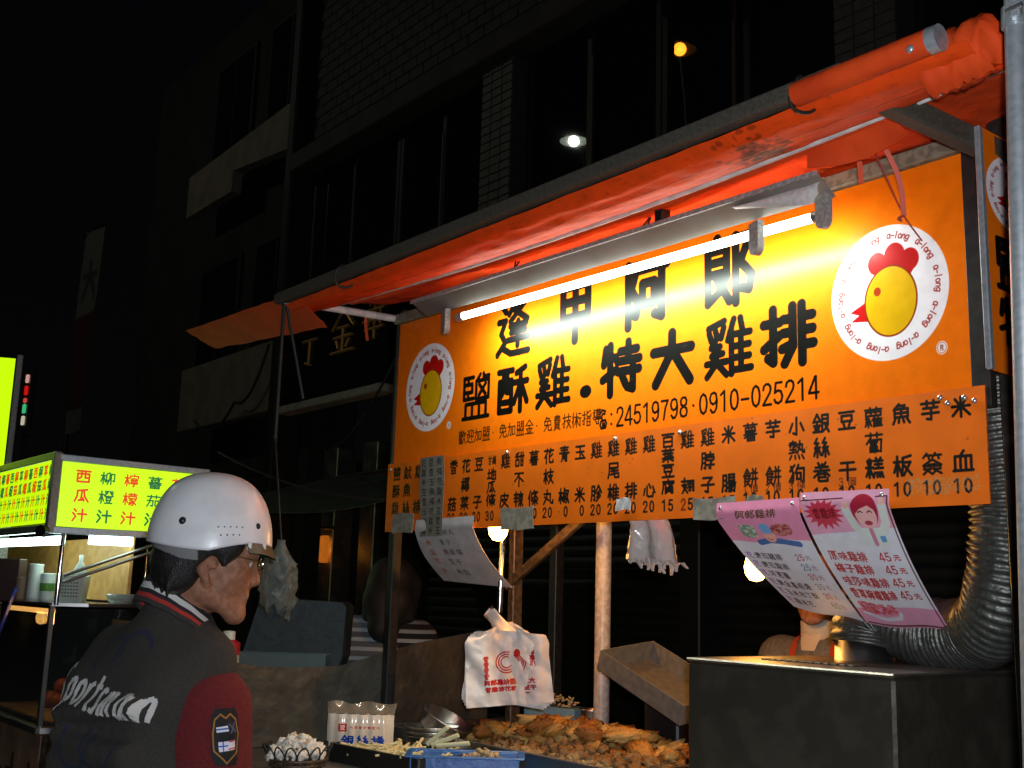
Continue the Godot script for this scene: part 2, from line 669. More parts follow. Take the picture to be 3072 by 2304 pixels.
	s.prism(PackedVector2Array([Vector2(-9.72, 5.97), Vector2(-8.42, 5.97), Vector2(-8.42, 6.22), Vector2(-6.95, 6.06), Vector2(-6.95, 6.6), Vector2(-9.72, 6.5)]), 0.12, Transform3D(Basis(), Vector3(0, 0, z - 0.1)))
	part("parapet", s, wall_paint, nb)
	s = Shape.new(nb.position)
	s.box(Vector3(-8.15, 3.62, z - 0.02), Vector3(2.4, 0.74, 0.14), 0.012)
	part("fascia", s, wall_paint, nb)
	s = Shape.new(nb.position)
	s.box(Vector3(-6.86, 5.0, z - 0.05), Vector3(0.16, 9.4, 0.3), 0.02)
	part("downpipe", s, M.dark_steel, nb)
	for w in [[-9.3, 4.7], [-7.8, 4.7], [-9.3, 7.4], [-7.8, 7.4]]:
		s = Shape.new(nb.position)
		s.box(Vector3(w[0], w[1], z - 0.33), Vector3(1.1, 1.4, 0.06), 0.01)
		var win := part("window", s, frame, nb)
		for k in 2:
			s = Shape.new(nb.position)
			s.box(Vector3(w[0] - 0.26 + 0.52 * k, w[1], z - 0.295), Vector3(0.47, 1.28, 0.012))
			part("pane", s, glass, win)

	# a long banner farther up the street
	canvas(64, 256, Color(0.34, 0.33, 0.31))
	patch(PackedVector2Array([Vector2(0, 110), Vector2(64, 104), Vector2(64, 226), Vector2(0, 226)]), Color(0.24, 0.07, 0.06))
	write_sign("大", Vector2(12, 40), Vector2(40, 0), Vector2(0, 50), 4, Color(0.2, 0.18, 0.18))
	var bm := mat(Color.WHITE, 0.8)
	bm.albedo_texture = printed()
	var bn := thing("street_banner", "tall faded red and white banner hanging up the street", "banner", Vector3(-13, 3, z))
	s = Shape.new(bn.position)
	s.sheet(4, 12, func(u: float, v: float): return Vector3(-13.4 + u * 0.75, 6.6 - v * 3.0, z + 0.1 + 0.03 * sin(u * 5.0 + v * 3.0)), 0.004)
	part("cloth", s, bm, bn)
	s = Shape.new(bn.position)
	s.tube([Vector3(-13.5, 6.62, z + 0.1), Vector3(-12.5, 6.62, z + 0.1)], 0.02, 8)
	s.tube([Vector3(-13.5, 0, z + 0.05), Vector3(-13.5, 6.7, z + 0.05)], 0.04, 10)
	part("pole", s, M.dark_steel, bn)

	# street lamps across the road; only their mirror images in the window panes are in view
	for l in [[Vector3(-11.3, 9.75, 4.5), Color(0.95, 1.0, 0.9), "white street lamp on a tall mast across the road", 130.0, 0.09], [Vector3(-7.75, 9.85, 3.5), Color(1.0, 0.6, 0.15), "amber street lamp on a tall mast across the road", 18.0, 0.036]]:
		var p: Vector3 = l[0]
		var lamp := thing("street_lamp", l[2], "street lamp", Vector3(p.x - 0.9, 0, p.z + 1.2))
		s = Shape.new(lamp.position)
		s.tube(curve([Vector3(p.x - 0.9, 0, p.z + 1.2), Vector3(p.x - 0.9, 8.5, p.z + 1.2), Vector3(p.x - 0.7, 9.8, p.z + 0.9), Vector3(p.x, 10.05, p.z)], 30), 0.06, 10)
		part("mast", s, M.wire, lamp)
		s = Shape.new(lamp.position)
		s.lathe([Vector2(0.0, 0.22), Vector2(0.2, 0.18), Vector2(0.27, 0.05), Vector2(0.26, 0.0)], 16, Transform3D(Basis(), p))
		part("hood", s, M.wire, lamp)
		s = Shape.new(lamp.position)
		s.lump(p, Vector3.ONE * float(l[4]), 3, 0.0, Basis(), 14, 10)
		part("bulb", s, glow(l[1], l[3]), lamp)
		var o := OmniLight3D.new()
		o.name = "glow"
		o.light_color = l[1]
		o.light_energy = 0.15
		o.light_size = 0.1
		o.omni_range = 60.0
		o.omni_attenuation = 2.0
		o.shadow_enabled = true
		lamp.add_child(o)
		o.global_position = p

# ---------------------------------------------------------------- the stall's frame
func build_stall_frame():
	var t := thing("food_stall", "metal framed food stall with sloping bars, poles and a steel counter", "stall", Vector3(1.0, 0, -0.1))
	var at := t.position
	var s := Shape.new(at)
	s.bar(Vector3(-0.06, 2.415, 0.436), Vector3(2.07, 2.415, 0.436), 0.034, 0.034, 0.004)
	part("front_rail", s, M.rail, t)
	s = Shape.new(at)
	s.bar(Vector3(2.055, 2.412, 0.412), Vector3(2.165, 2.345, -0.32), 0.036, 0.044, 0.004)
	part("side_arm", s, M.rail, t)
	s = Shape.new(at)
	s.tube([Vector3(-0.03, 2.408, 0.43), Vector3(-0.03, 2.425, -0.02)], 0.0125, 12)
	part("side_arm", s, M.white_pipe, t)
	s = Shape.new(at)
	s.tube([Vector3(-0.03, 2.395, 0.43), Vector3(-0.03, 1.95, 0.427)], 0.006, 8)
	part("strut", s, M.wire, t)
	s = Shape.new(at)
	s.tube([Vector3(-0.03, 2.39, 0.42), Vector3(-0.03, 2.1, 0.34)], 0.005, 8)
	part("strut", s, M.wire, t)
	s = Shape.new(at)
	s.tube(curve([Vector3(0.02, rod_y(0.02), 0.25), Vector3(0.6, rod_y(0.6), 0.25), Vector3(1.2, rod_y(1.2), 0.25), Vector3(1.7, rod_y(1.7), 0.25), Vector3(2.26, rod_y(2.26), 0.25)], 24), 0.0075, 10)
	part("curtain_rod", s, M.white_pipe, t)
	for x in [0.5, 1.05, 1.62]:   # battens under the cover
		s = Shape.new(at)
		s.tube([Vector3(x, 2.44, 0.4), Vector3(x + 0.02, 2.5, -0.1), Vector3(x, 2.62, -0.75)], 0.011, 8)
		part("roof_batten", s, M.dark_steel, t)
	s = Shape.new(at)
	s.bar(Vector3(-0.06, 2.62, -0.75), Vector3(2.15, 2.62, -0.75), 0.04, 0.04, 0.004)
	part("rear_rail", s, M.rail, t)
	# posts
	for p in [[Vector3(-0.03, 0.0, -0.035), Vector3(-0.03, 2.46, -0.035), 0.017, "dark"], [Vector3(2.1, 0.0, -0.035), Vector3(2.1, 2.46, -0.035), 0.0175, "dark"], [Vector3(-0.03, 0, -0.75), Vector3(-0.03, 2.6, -0.75), 0.02, "dark"], [Vector3(2.12, 0, -0.75), Vector3(2.12, 2.6, -0.75), 0.02, "dark"]]:
		s = Shape.new(at)
		s.bar(p[0], p[1], p[2] * 2, p[2] * 2, 0.003, Vector3.RIGHT)
		part("post", s, M.dark_steel, t)
	s = Shape.new(at)
	s.tube([Vector3(0.455, 1.0, -0.53), Vector3(0.455, 2.5, -0.53)], 0.0255, 16)
	part("post", s, M.painted_pole, t).set_meta("label", "pale painted round post in the middle of the stall")
	s = Shape.new(at)
	s.bar(Vector3(0.23, 0.86, -0.35), Vector3(0.215, 2.46, -0.35), 0.04, 0.03, 0.003, Vector3.RIGHT)
	part("post", s, M.brown_steel, t)
	s = Shape.new(at)
	s.bar(Vector3(0.2, 1.53, -0.33), Vector3(0.6, 1.76, -0.33), 0.02, 0.03, 0.003)
	part("brace", s, M.brown_steel, t)
	# counter
	s = Shape.new(at)
	s.box(Vector3(1.03, 1.015, -0.07), Vector3(2.2, 0.03, 1.36), 0.006)
	part("counter_top", s, M.dull_stainless, t)
	s = Shape.new(at)
	s.box(Vector3(1.03, 0.515, -0.12), Vector3(2.1, 0.96, 1.16), 0.01)
	part("cabinet", s, M.dull_stainless, t)
	# steel end guard with a curved top edge
	var top := PackedVector2Array([Vector2(0.51, 1.283), Vector2(0.42, 1.268), Vector2(0.28, 1.262), Vector2(0.14, 1.265), Vector2(0.0, 1.298), Vector2(-0.15, 1.335), Vector2(-0.4, 1.374), Vector2(-0.46, 1.376)])
	var poly := PackedVector2Array([Vector2(0.51, 1.032)])
	poly.append_array(top)
	poly.append(Vector2(-0.46, 1.032))
	s = Shape.new(at)
	var flip := PackedVector2Array()
	for p in poly:
		flip.append(Vector2(-p.x, p.y))
	s.prism(flip, 0.004, Transform3D(Basis(Vector3(0, 0, -1), Vector3.UP, Vector3.RIGHT), Vector3(-0.052, 0, 0)))
	part("end_guard", s, relief(worn(lin(0.07, 0.064, 0.052), lin(0.088, 0.081, 0.066), 0.5, 0.5, 40, 0.02, 1.4), 41, 0.02, 2.0), t)

	# the galvanised pole near the lens stands apart from the stall
	var pole := thing("galvanised_pole", "galvanised steel pole with a pipe clamp nearest the viewer at the right", "pole", Vector3(2.274, 0, 0.452))
	s = Shape.new(pole.position)
	var a := Vector3(2.274, 0, 0.452)
	var d := Vector3(0.0231, 1.0, -0.0142)
	a = Vector3(2.352, 1.293, 0.46) - d * 1.293
	pole.position = a
	s = Shape.new(a)
	s.tube([a, a + d * 2.75], 0.0158, 20)
	part("pipe", s, M.galvanised, pole)
	s = Shape.new(a)
	s.tube([a + d * 2.375, a + d * 2.405], 0.02, 20)
	s.box(a + d * 2.39 + Vector3(0.012, 0, 0.02), Vector3(0.016, 0.022, 0.014), 0.002)
	part("clamp", s, M.galvanised, pole)
	s = Shape.new(a)
	s.tube([a + d * 2.39 + Vector3(0.0, 0, 0.026), a + d * 2.39 + Vector3(0.026, 0, 0.03)], 0.004, 8)
	part("bolt", s, M.bolt, pole)
	for w in [[hang([Vector3(-0.8, 2.5, -0.5), Vector3(-6.0, 2.9, -2.9)], 0.25), 0.006, "thin black cable sagging from the stall roof to the shops"], [hang([Vector3(-1.2, 2.05, 0.1), Vector3(0.0, 1.9, -0.5)], 0.12), 0.005, "slack black cable between the two stalls"], [hang([Vector3(-6.9, 3.9, -2.85), Vector3(-7.6, 3.4, -2.85), Vector3(-8.6, 3.3, -2.85)], 0.2), 0.015, "black cable looped across the pale fascia"]]:
		s = Shape.new(w[0][0])
		s.tube(w[0], w[1], 6)
		var o := part("cable", s, M.wire)
		o.position = w[0][0]
		tag(o, w[2], "cable")

# ---------------------------------------------------------------- the two printed boards
const ORANGE := Color(0.93, 0.44, 0.035)
const INK := Color(0.055, 0.05, 0.045)

func emblem(at: Vector2, r: float):   # the round badge: ring of lettering and a rooster head
	var red := Color(0.72, 0.07, 0.07)
	oval(at, Vector2(r * 0.95, r), Color(0.93, 0.9, 0.91))
	for k in 10:
		for j in 6:
			var a := TAU * (k + j * 0.125 + 0.1) / 10.0 - PI / 2
			var out := Vector2(cos(a), sin(a))
			var right := Vector2(-out.y, out.x)
			write_sign("a-long"[j], at + out * r * 0.9 * Vector2(0.95, 1) - right * r * 0.04, right * r * 0.115, -out * r * 0.115, r * 0.0085, Color(0.62, 0.2, 0.18))
	for c in [[-0.16, 0.46, 0.15], [0.125, 0.53, 0.165], [0.36, 0.42, 0.15], [0.1, 0.38, 0.2]]:
		oval(at + Vector2(c[0], -c[1]) * r, Vector2(c[2], c[2] * 1.12) * r, red)
	patch(PackedVector2Array([at + Vector2(-0.2, -0.36) * r, at + Vector2(0.46, -0.32) * r, at + Vector2(0.3, -0.1) * r, at + Vector2(-0.14, -0.12) * r]), red)
	patch(PackedVector2Array([at + Vector2(-0.63, 0.2) * r, at + Vector2(-0.36, 0.08) * r, at + Vector2(-0.32, 0.38) * r, at + Vector2(-0.62, 0.34) * r, at + Vector2(-0.48, 0.26) * r]), red)
	oval(at + Vector2(0.04, 0.13) * r, Vector2(0.43, 0.53) * r, Color(0.55, 0.16, 0.03))
	oval(at + Vector2(0.04, 0.13) * r, Vector2(0.405, 0.505) * r, Color(0.86, 0.66, 0.03))
	oval(at + Vector2(-0.17, -0.04) * r, Vector2(0.058, 0.066) * r, Color(0.66, 0.2, 0.03))
	var mark := at + Vector2(0.8, 0.94) * r
	oval(mark, Vector2(0.085, 0.095) * r, Color(0.9, 0.86, 0.84))
	oval(mark, Vector2(0.07, 0.08) * r, Color(0.85, 0.4, 0.2))
	oval(mark, Vector2(0.06, 0.07) * r, Color(0.92, 0.88, 0.86))
	write_sign("R", mark - Vector2(0.03, 0.042) * r, Vector2(0.1, 0) * r, Vector2(0, 0.085) * r, 0.9, Color(0.5, 0.2, 0.1))

func build_sign_board():
	# one pixel is a millimetre: x from -0.01 m, y down from 2.40 m
	canvas(2048, 512, ORANGE)
	for y in range(0, 512, 6):   # the sheet shows fine ribs
		stroke(PackedVector2Array([Vector2(0, y), Vector2(2047, y)]), 0.3, Color(0.8, 0.38, 0.06), 0.25)
	for l in [["逢", 618], ["甲", 896], ["阿", 1170], ["郎", 1444]]:
		write_sign(l[0], Vector2(l[1] - 76, 28), Vector2(152, 0), Vector2(0, 172), 10.5 if l[0] == "逢" else (12.0 if l[0] == "郎" else 14.0), INK)
	for l in [["鹽", 447, 6.5], ["酥", 627, 10.0], ["雞", 807, 9.0], ["特", 1080, 12.5], ["大", 1262, 14.0], ["雞", 1443, 9.0], ["排", 1617, 12.0]]:
		write_sign(l[0], Vector2(l[1] - 70, 234), Vector2(140, 0), Vector2(0, 138), l[2], INK)
	oval(Vector2(944, 349), Vector2(23, 18), INK)
	write("歡迎加盟·免加盟金·免費技術指導", Vector2(366, 402), Vector2(36, 42), 40.5, 1.9, Color(0.2, 0.1, 0.03))
	write("☎:24519798·0910-025214", Vector2(1000, 406), Vector2(50, 52), 31.8, 3.0, INK)
	emblem(Vector2(1872, 254), 145)
	emblem(Vector2(194, 241), 145)
	for k in 26:   # scratches
		var p := Vector2(rng.randf_range(100, 1950), rng.randf_range(150, 500))
		stroke(PackedVector2Array([p, p + Vector2(rng.randf_range(-40, 40), rng.randf_range(-8, 8))]), 0.5, Color(1, 0.85, 0.6), 0.25)
	speckle(0.07, 0.02, 5)
	var m := mat(Color.WHITE, 0.3)
	m.albedo_texture = printed()
	m.metallic_specular = 0.28
	var t := thing("sign_board", "large orange and yellow sign with black lettering and two white rooster badges", "sign board", Vector3(1.015, 1.9, -0.01))
	var s := Shape.new(t.position)
	var x0 := -0.01
	var x1 := 2.038
	s.flat()
	s.quad(Vector3(x0, 2.4, 0), Vector3(x1, 2.4, 0), Vector3(x1, 1.888, 0), Vector3(x0, 1.888, 0))
	var e := Vector2(0.999, 0.5)
	s.quad(Vector3(x1, 2.4, -0.018), Vector3(x0, 2.4, -0.018), Vector3(x0, 1.888, -0.018), Vector3(x1, 1.888, -0.018), e, e, e, e)
	s.quad(Vector3(x0, 2.4, -0.018), Vector3(x1, 2.4, -0.018), Vector3(x1, 2.4, 0), Vector3(x0, 2.4, 0), e, e, e, e)
	s.quad(Vector3(x0, 1.888, 0), Vector3(x1, 1.888, 0), Vector3(x1, 1.888, -0.018), Vector3(x0, 1.888, -0.018), e, e, e, e)
	s.quad(Vector3(x0, 2.4, -0.018), Vector3(x0, 2.4, 0), Vector3(x0, 1.888, 0), Vector3(x0, 1.888, -0.018), e, e, e, e)
	s.quad(Vector3(x1, 2.4, 0), Vector3(x1, 2.4, -0.018), Vector3(x1, 1.888, -0.018), Vector3(x1, 1.888, 0), e, e, e, e)
	part("panel", s, m, t)
	s = Shape.new(t.position)
	s.box(Vector3(1.02, 2.419, 0.0), Vector3(2.1, 0.034, 0.03), 0.003)
	part("top_frame", s, M.angle_iron, t)
	s = Shape.new(t.position)
	s.box(Vector3(2.06, 2.14, -0.004), Vector3(0.038, 0.52, 0.026), 0.002)
	part("side_frame", s, M.dark_steel, t)
	s = Shape.new(t.position)
	s.box(Vector3(-0.019, 2.14, -0.006), Vector3(0.014, 0.52, 0.024), 0.002)
	part("side_frame", s, M.dark_steel, t)

	# the matching board on the end of the stall, round the corner
	canvas(512, 512, ORANGE)
	emblem(Vector2(84, 122), 86)
	for l in [["鹽", 70, 225], ["酥", 190, 225], ["雞", 310, 225]]:
		write_sign(l[0], Vector2(l[1] - 50, l[2]), Vector2(100, 0), Vector2(0, 110), 7.0, INK)
	write("特大雞排", Vector2(22, 352), Vector2(90, 100), 118, 6.0, INK)
	speckle(0.06, 0.02, 6)
	var m2 := mat(Color.WHITE, 0.3)
	m2.albedo_texture = printed()
	var t2 := thing("sign_board", "orange board with a white badge on the end of the stall, behind the galvanised pole", "sign board", Vector3(2.125, 1.9, -0.4))
	s = Shape.new(t2.position)
	s.sheet(1, 1, func(u: float, v: float): return Vector3(2.129, 2.4 - v * 0.47, 0.085 - u * 0.7), 0.0)
	s.sheet(1, 1, func(u: float, v: float): return Vector3(2.125, 2.4 - v * 0.47, -0.615 + u * 0.7), 0.0)
	part("panel", s, m2, t2)
	s = Shape.new(t2.position)
	s.box(Vector3(2.125, 2.415, -0.38), Vector3(0.02, 0.028, 0.7), 0.002)
	s.box(Vector3(2.126, 2.165, 0.095), Vector3(0.012, 0.47, 0.014), 0.002)
	part("frame", s, M.galvanised, t2)

const MENU := ["鹽酥雞", "魷魚絲", "雞  排", "", "", "香  菇20", "花椰菜20", "豆  子30", "甘地瓜條30", "雞  皮", "甜不辣", "薯  條20", "花枝丸20", "青  椒 0", "玉  米 0", "雞  胗20", "雞尾椎20", "雞  排20", "雞  心20", "百葉豆腐15", "雞  翅25", "雞脖子15", "米  腸15", "薯  餅10", "芋  餅10", "小熱狗10", "銀絲卷10", "豆  干10", "蘿蔔糕10", "魚  板10", "芋  簽10", "米  血10"]

func build_menu_board():
	# x from -0.02 m over 2.09 m, y down from 1.92 m over 0.225 m
	var k := 2048.0 / 2.09
	canvas(2048, 220, Color(0.9, 0.42, 0.05))
	speckle(0.1, 0.008, 8)
	for c in 32:
		var text: String = MENU[c].replace("  ", " ")
		var x := (0.036 + 0.064 * c + 0.02) * k
		var signs := ""
		var price := ""
		for ch in text:
			if ch in "0123456789" or (ch == " " and signs.length() >= 3):
				price += ch
			else:
				signs += ch
		var right := c >= 23
		var low := 118.0 if right else 126.0
		var rows := signs.length()
		for r in rows:
			if signs[r] == " ":
				continue
			var y := lerpf(15.0, low, float(r) / maxi(rows - 1, 1))
			var h := 40.0 if rows < 4 else 33.0
			var half := 2.3 if signs[r] in "雞鹽蘿薯簽熱餅蔔魷" else 2.8
			if signs[r] == "甘":
				write("甘梅", Vector2(x - 19, y), Vector2(17, 26), 20, 1.4, INK)
			else:
				write_sign(signs[r], Vector2(x - 20, y), Vector2(40, 0), Vector2(0, h), half, INK)
		if price:
			for j in price.length():
				if price[j] != " ":
					write_sign(price[j], Vector2(x - 22 + 22 * j, 174 if not right else 170), Vector2(28, 0), Vector2(0, 27), 2.2, Color(0.5, 0.12, 0.05) if c == 20 and j == 0 else INK)
		var small := {23: "1個", 24: "2個", 25: "3條", 27: "3個"}
		if small.has(c):
			write(small[c], Vector2(x - 22, 153), Vector2(20, 17), 22, 1.0, Color(0.4, 0.16, 0.05))
	for n in 500:   # glue and scuffs round the last prices
		var p := Vector2(rng.randf_range(1880, 2030), rng.randf_range(164, 196))
		stroke(PackedVector2Array([p, p + Vector2(rng.randf_range(-5, 5), rng.randf_range(-4, 4))]), 0.7, Color(0.7, 0.6, 0.5), 0.4)
	for n in 60:
		oval(Vector2(rng.randf_range(20, 2030), rng.randf_range(4, 216)), Vector2.ONE * rng.randf_range(0.7, 2.4), Color(0.2, 0.14, 0.08), 0.5)
	var m := mat(Color.WHITE, 0.42)
	m.albedo_texture = printed()
	var t := thing("menu_board", "long narrow orange price board with rows of black dish names", "menu board", Vector3(1.025, 1.695, 0.012))
	var s := Shape.new(t.position)
	s.sheet(40, 3, func(u: float, v: float): return Vector3(-0.02 + 2.09 * u, 1.92 - 0.225 * v, 0.014 + 0.003 * sin(u * 9.0) * v), 0.004)
	part("panel", s, m, t)
	for p in [Vector2(1.995, 1.893), Vector2(2.03, 1.9), Vector2(2.05, 1.892), Vector2(1.98, 1.906), Vector2(0.62, 1.908), Vector2(1.07, 1.907), Vector2(1.295, 1.902), Vector2(0.0, 1.9)]:
		s = Shape.new(t.position)
		s.lump(Vector3(p.x, p.y, 0.017), Vector3(0.006, 0.006, 0.005), 2, 0.05)
		part("bolt", s, M.bolt, t)
	# tape and stickers on the board
	var tape := worn(lin(0.22, 0.195, 0.15), lin(0.29, 0.265, 0.215), 0.22, 0, 45, 0.02, 6.0)
	var paper := mat(lin(0.55, 0.53, 0.52), 0.6)
	for q in [[0.03, 0.152, 1.69, 1.752, tape], [0.604, 0.75, 1.684, 1.746, tape], [1.078, 1.13, 1.722, 1.752, paper], [1.34, 1.47, 1.688, 1.738, tape], [1.5, 1.545, 1.722, 1.738, tape]]:
		s = Shape.new(t.position)
		var seed_ := int(q[0] * 1000)
		s.sheet(6, 4, func(u: float, v: float): return Vector3(lerpf(q[0], q[1], u), lerpf(q[3], q[2], v) + 0.002 * sin(u * 7.0 + seed_), 0.0195 + 0.002 * sin(u * 11.0 + v * 5.0 + seed_)), 0.0012)
		part("tape_patch", s, q[4], t)

# ---------------------------------------------------------------- the tube lamp over the sign
func build_tube_lamp():
	var t := thing("fluorescent_lamp", "lit fluorescent tube under a grubby white metal reflector over the sign", "lamp", Vector3(1.1, 2.3, 0.09))
	var at := t.position
	var a := Vector3(0.532, 2.313, 0.122)
	var b := Vector3(1.77, 2.303, 0.122)
	var s := Shape.new(at)
	s.tube([a, b], 0.0105, 16)
	part("tube", s, glow(Color(0.93, 1.0, 0.96), TUBE), t)
	# reflector: a bent plate over the tube, rising towards the street
	s = Shape.new(at)
	s.sheet(30, 6, func(u: float, v: float):
		var x := lerpf(0.36, 1.84, u)
		var y := 2.338 + 0.034 * v + 0.0008 * sin(u * 17.0)
		var z := 0.14 + 0.06 * v
		return Vector3(x, y - 0.01 * u, z), 0.0015)
	part("reflector", s, M.enamel, t)
	s = Shape.new(at)
	s.bar(Vector3(0.36, 2.371, 0.203), Vector3(1.84, 2.361, 0.203), 0.006, 0.011, 0.001)
	s.box(Vector3(1.1, 2.36, 0.145), Vector3(1.3, 0.02, 0.03), 0.004)
	part("housing", s, M.grey_plastic, t)
	# the end plate of the reflector is bent open at the right
	s = Shape.new(at)
	s.sheet(10, 6, func(u: float, v: float):
		var up := Vector2(1.61, 2.352).lerp(Vector2(1.835, 2.361), u)
		var low := Vector2(1.612, 2.348).lerp(Vector2(1.8, 2.31), minf(u * 1.25, 1.0)).lerp(Vector2(1.82, 2.33), maxf(0.0, u * 5.0 - 4.0))
		var q := up.lerp(low, v)
		return Vector3(q.x, q.y, 0.182 + 0.012 * sin(PI * v) - 0.01 * u), 0.0015)
	part("bent_end", s, worn(lin(0.5, 0.46, 0.42), lin(0.6, 0.57, 0.54), 0.45, 0, 46, 0.04, 6.0), t)
	for p in [[Vector3(0.512, 2.313, 0.122), 0.0], [Vector3(1.788, 2.303, 0.122), 0.0]]:
		s = Shape.new(at)
		s.tube([p[0] - Vector3(0.016, 0, 0), p[0] + Vector3(0.016, 0, 0)], 0.0135, 14)
		part("end_cap", s, M.bolt, t)
	for x in [0.47, 1.64, 1.815]:   # rounded lamp holders
		s = Shape.new(at)
		var poly := PackedVector2Array()
		for k in 13:
			poly.append(Vector2(cos(PI + PI * k / 12) * 0.019, -0.028 + sin(PI + PI * k / 12) * 0.019))
		poly.append(Vector2(0.019, 0.028))
		poly.append(Vector2(-0.019, 0.028))
		var where := Transform3D(Basis(Vector3.UP, -0.35), Vector3(x, 2.31 if x != 1.64 else 2.292, 0.137))
		s.prism(poly, 0.016, where)
		part("lamp_holder", s, M.grey_plastic, t)
	for w in [[Vector3(0.8, 2.365, 0.18), Vector3(0.79, 2.46, 0.1)], [Vector3(1.3, 2.365, 0.18), Vector3(1.31, 2.47, 0.1)], [Vector3(1.33, 2.365, 0.18), Vector3(1.29, 2.47, 0.1)], [Vector3(0.83, 2.365, 0.18), Vector3(0.77, 2.46, 0.12)]]:
		s = Shape.new(at)
		s.tube(hang(w, 0.005, 4), 0.0025, 5)
		part("hanging_wire", s, M.wire, t)
	s = Shape.new(at)
	s.box(Vector3(1.37, 2.4, 0.16), Vector3(0.026, 0.08, 0.03), 0.002)
	part("bracket", s, M.dark_steel, t)
	var l := AreaLight3D.new()
	l.name = "tube_light"
	l.light_color = Color(0.93, 1.0, 0.96)
	l.light_energy = TUBE_LIGHT
	l.area_size = Vector2(1.24, 0.024)
	l.area_range = 20.0
	l.area_attenuation = 2.0
	l.shadow_enabled = true
	t.add_child(l)
	l.global_position = Vector3(1.15, 2.292, 0.108)
	l.global_basis = Basis(Vector3.RIGHT, Vector3(0, 0.6, -0.8), Vector3(0, 0.8, 0.6))   # shines down and back on the sign, as the reflector throws it

const TUBE := 9.0
const TUBE_LIGHT := 0.75

# ---------------------------------------------------------------- the orange tarpaulin
func rod_y(x: float) -> float:   # the rod sags a little
	return 2.392 + 0.028 * pow(absf(x - 1.2) / 1.1, 2.0)

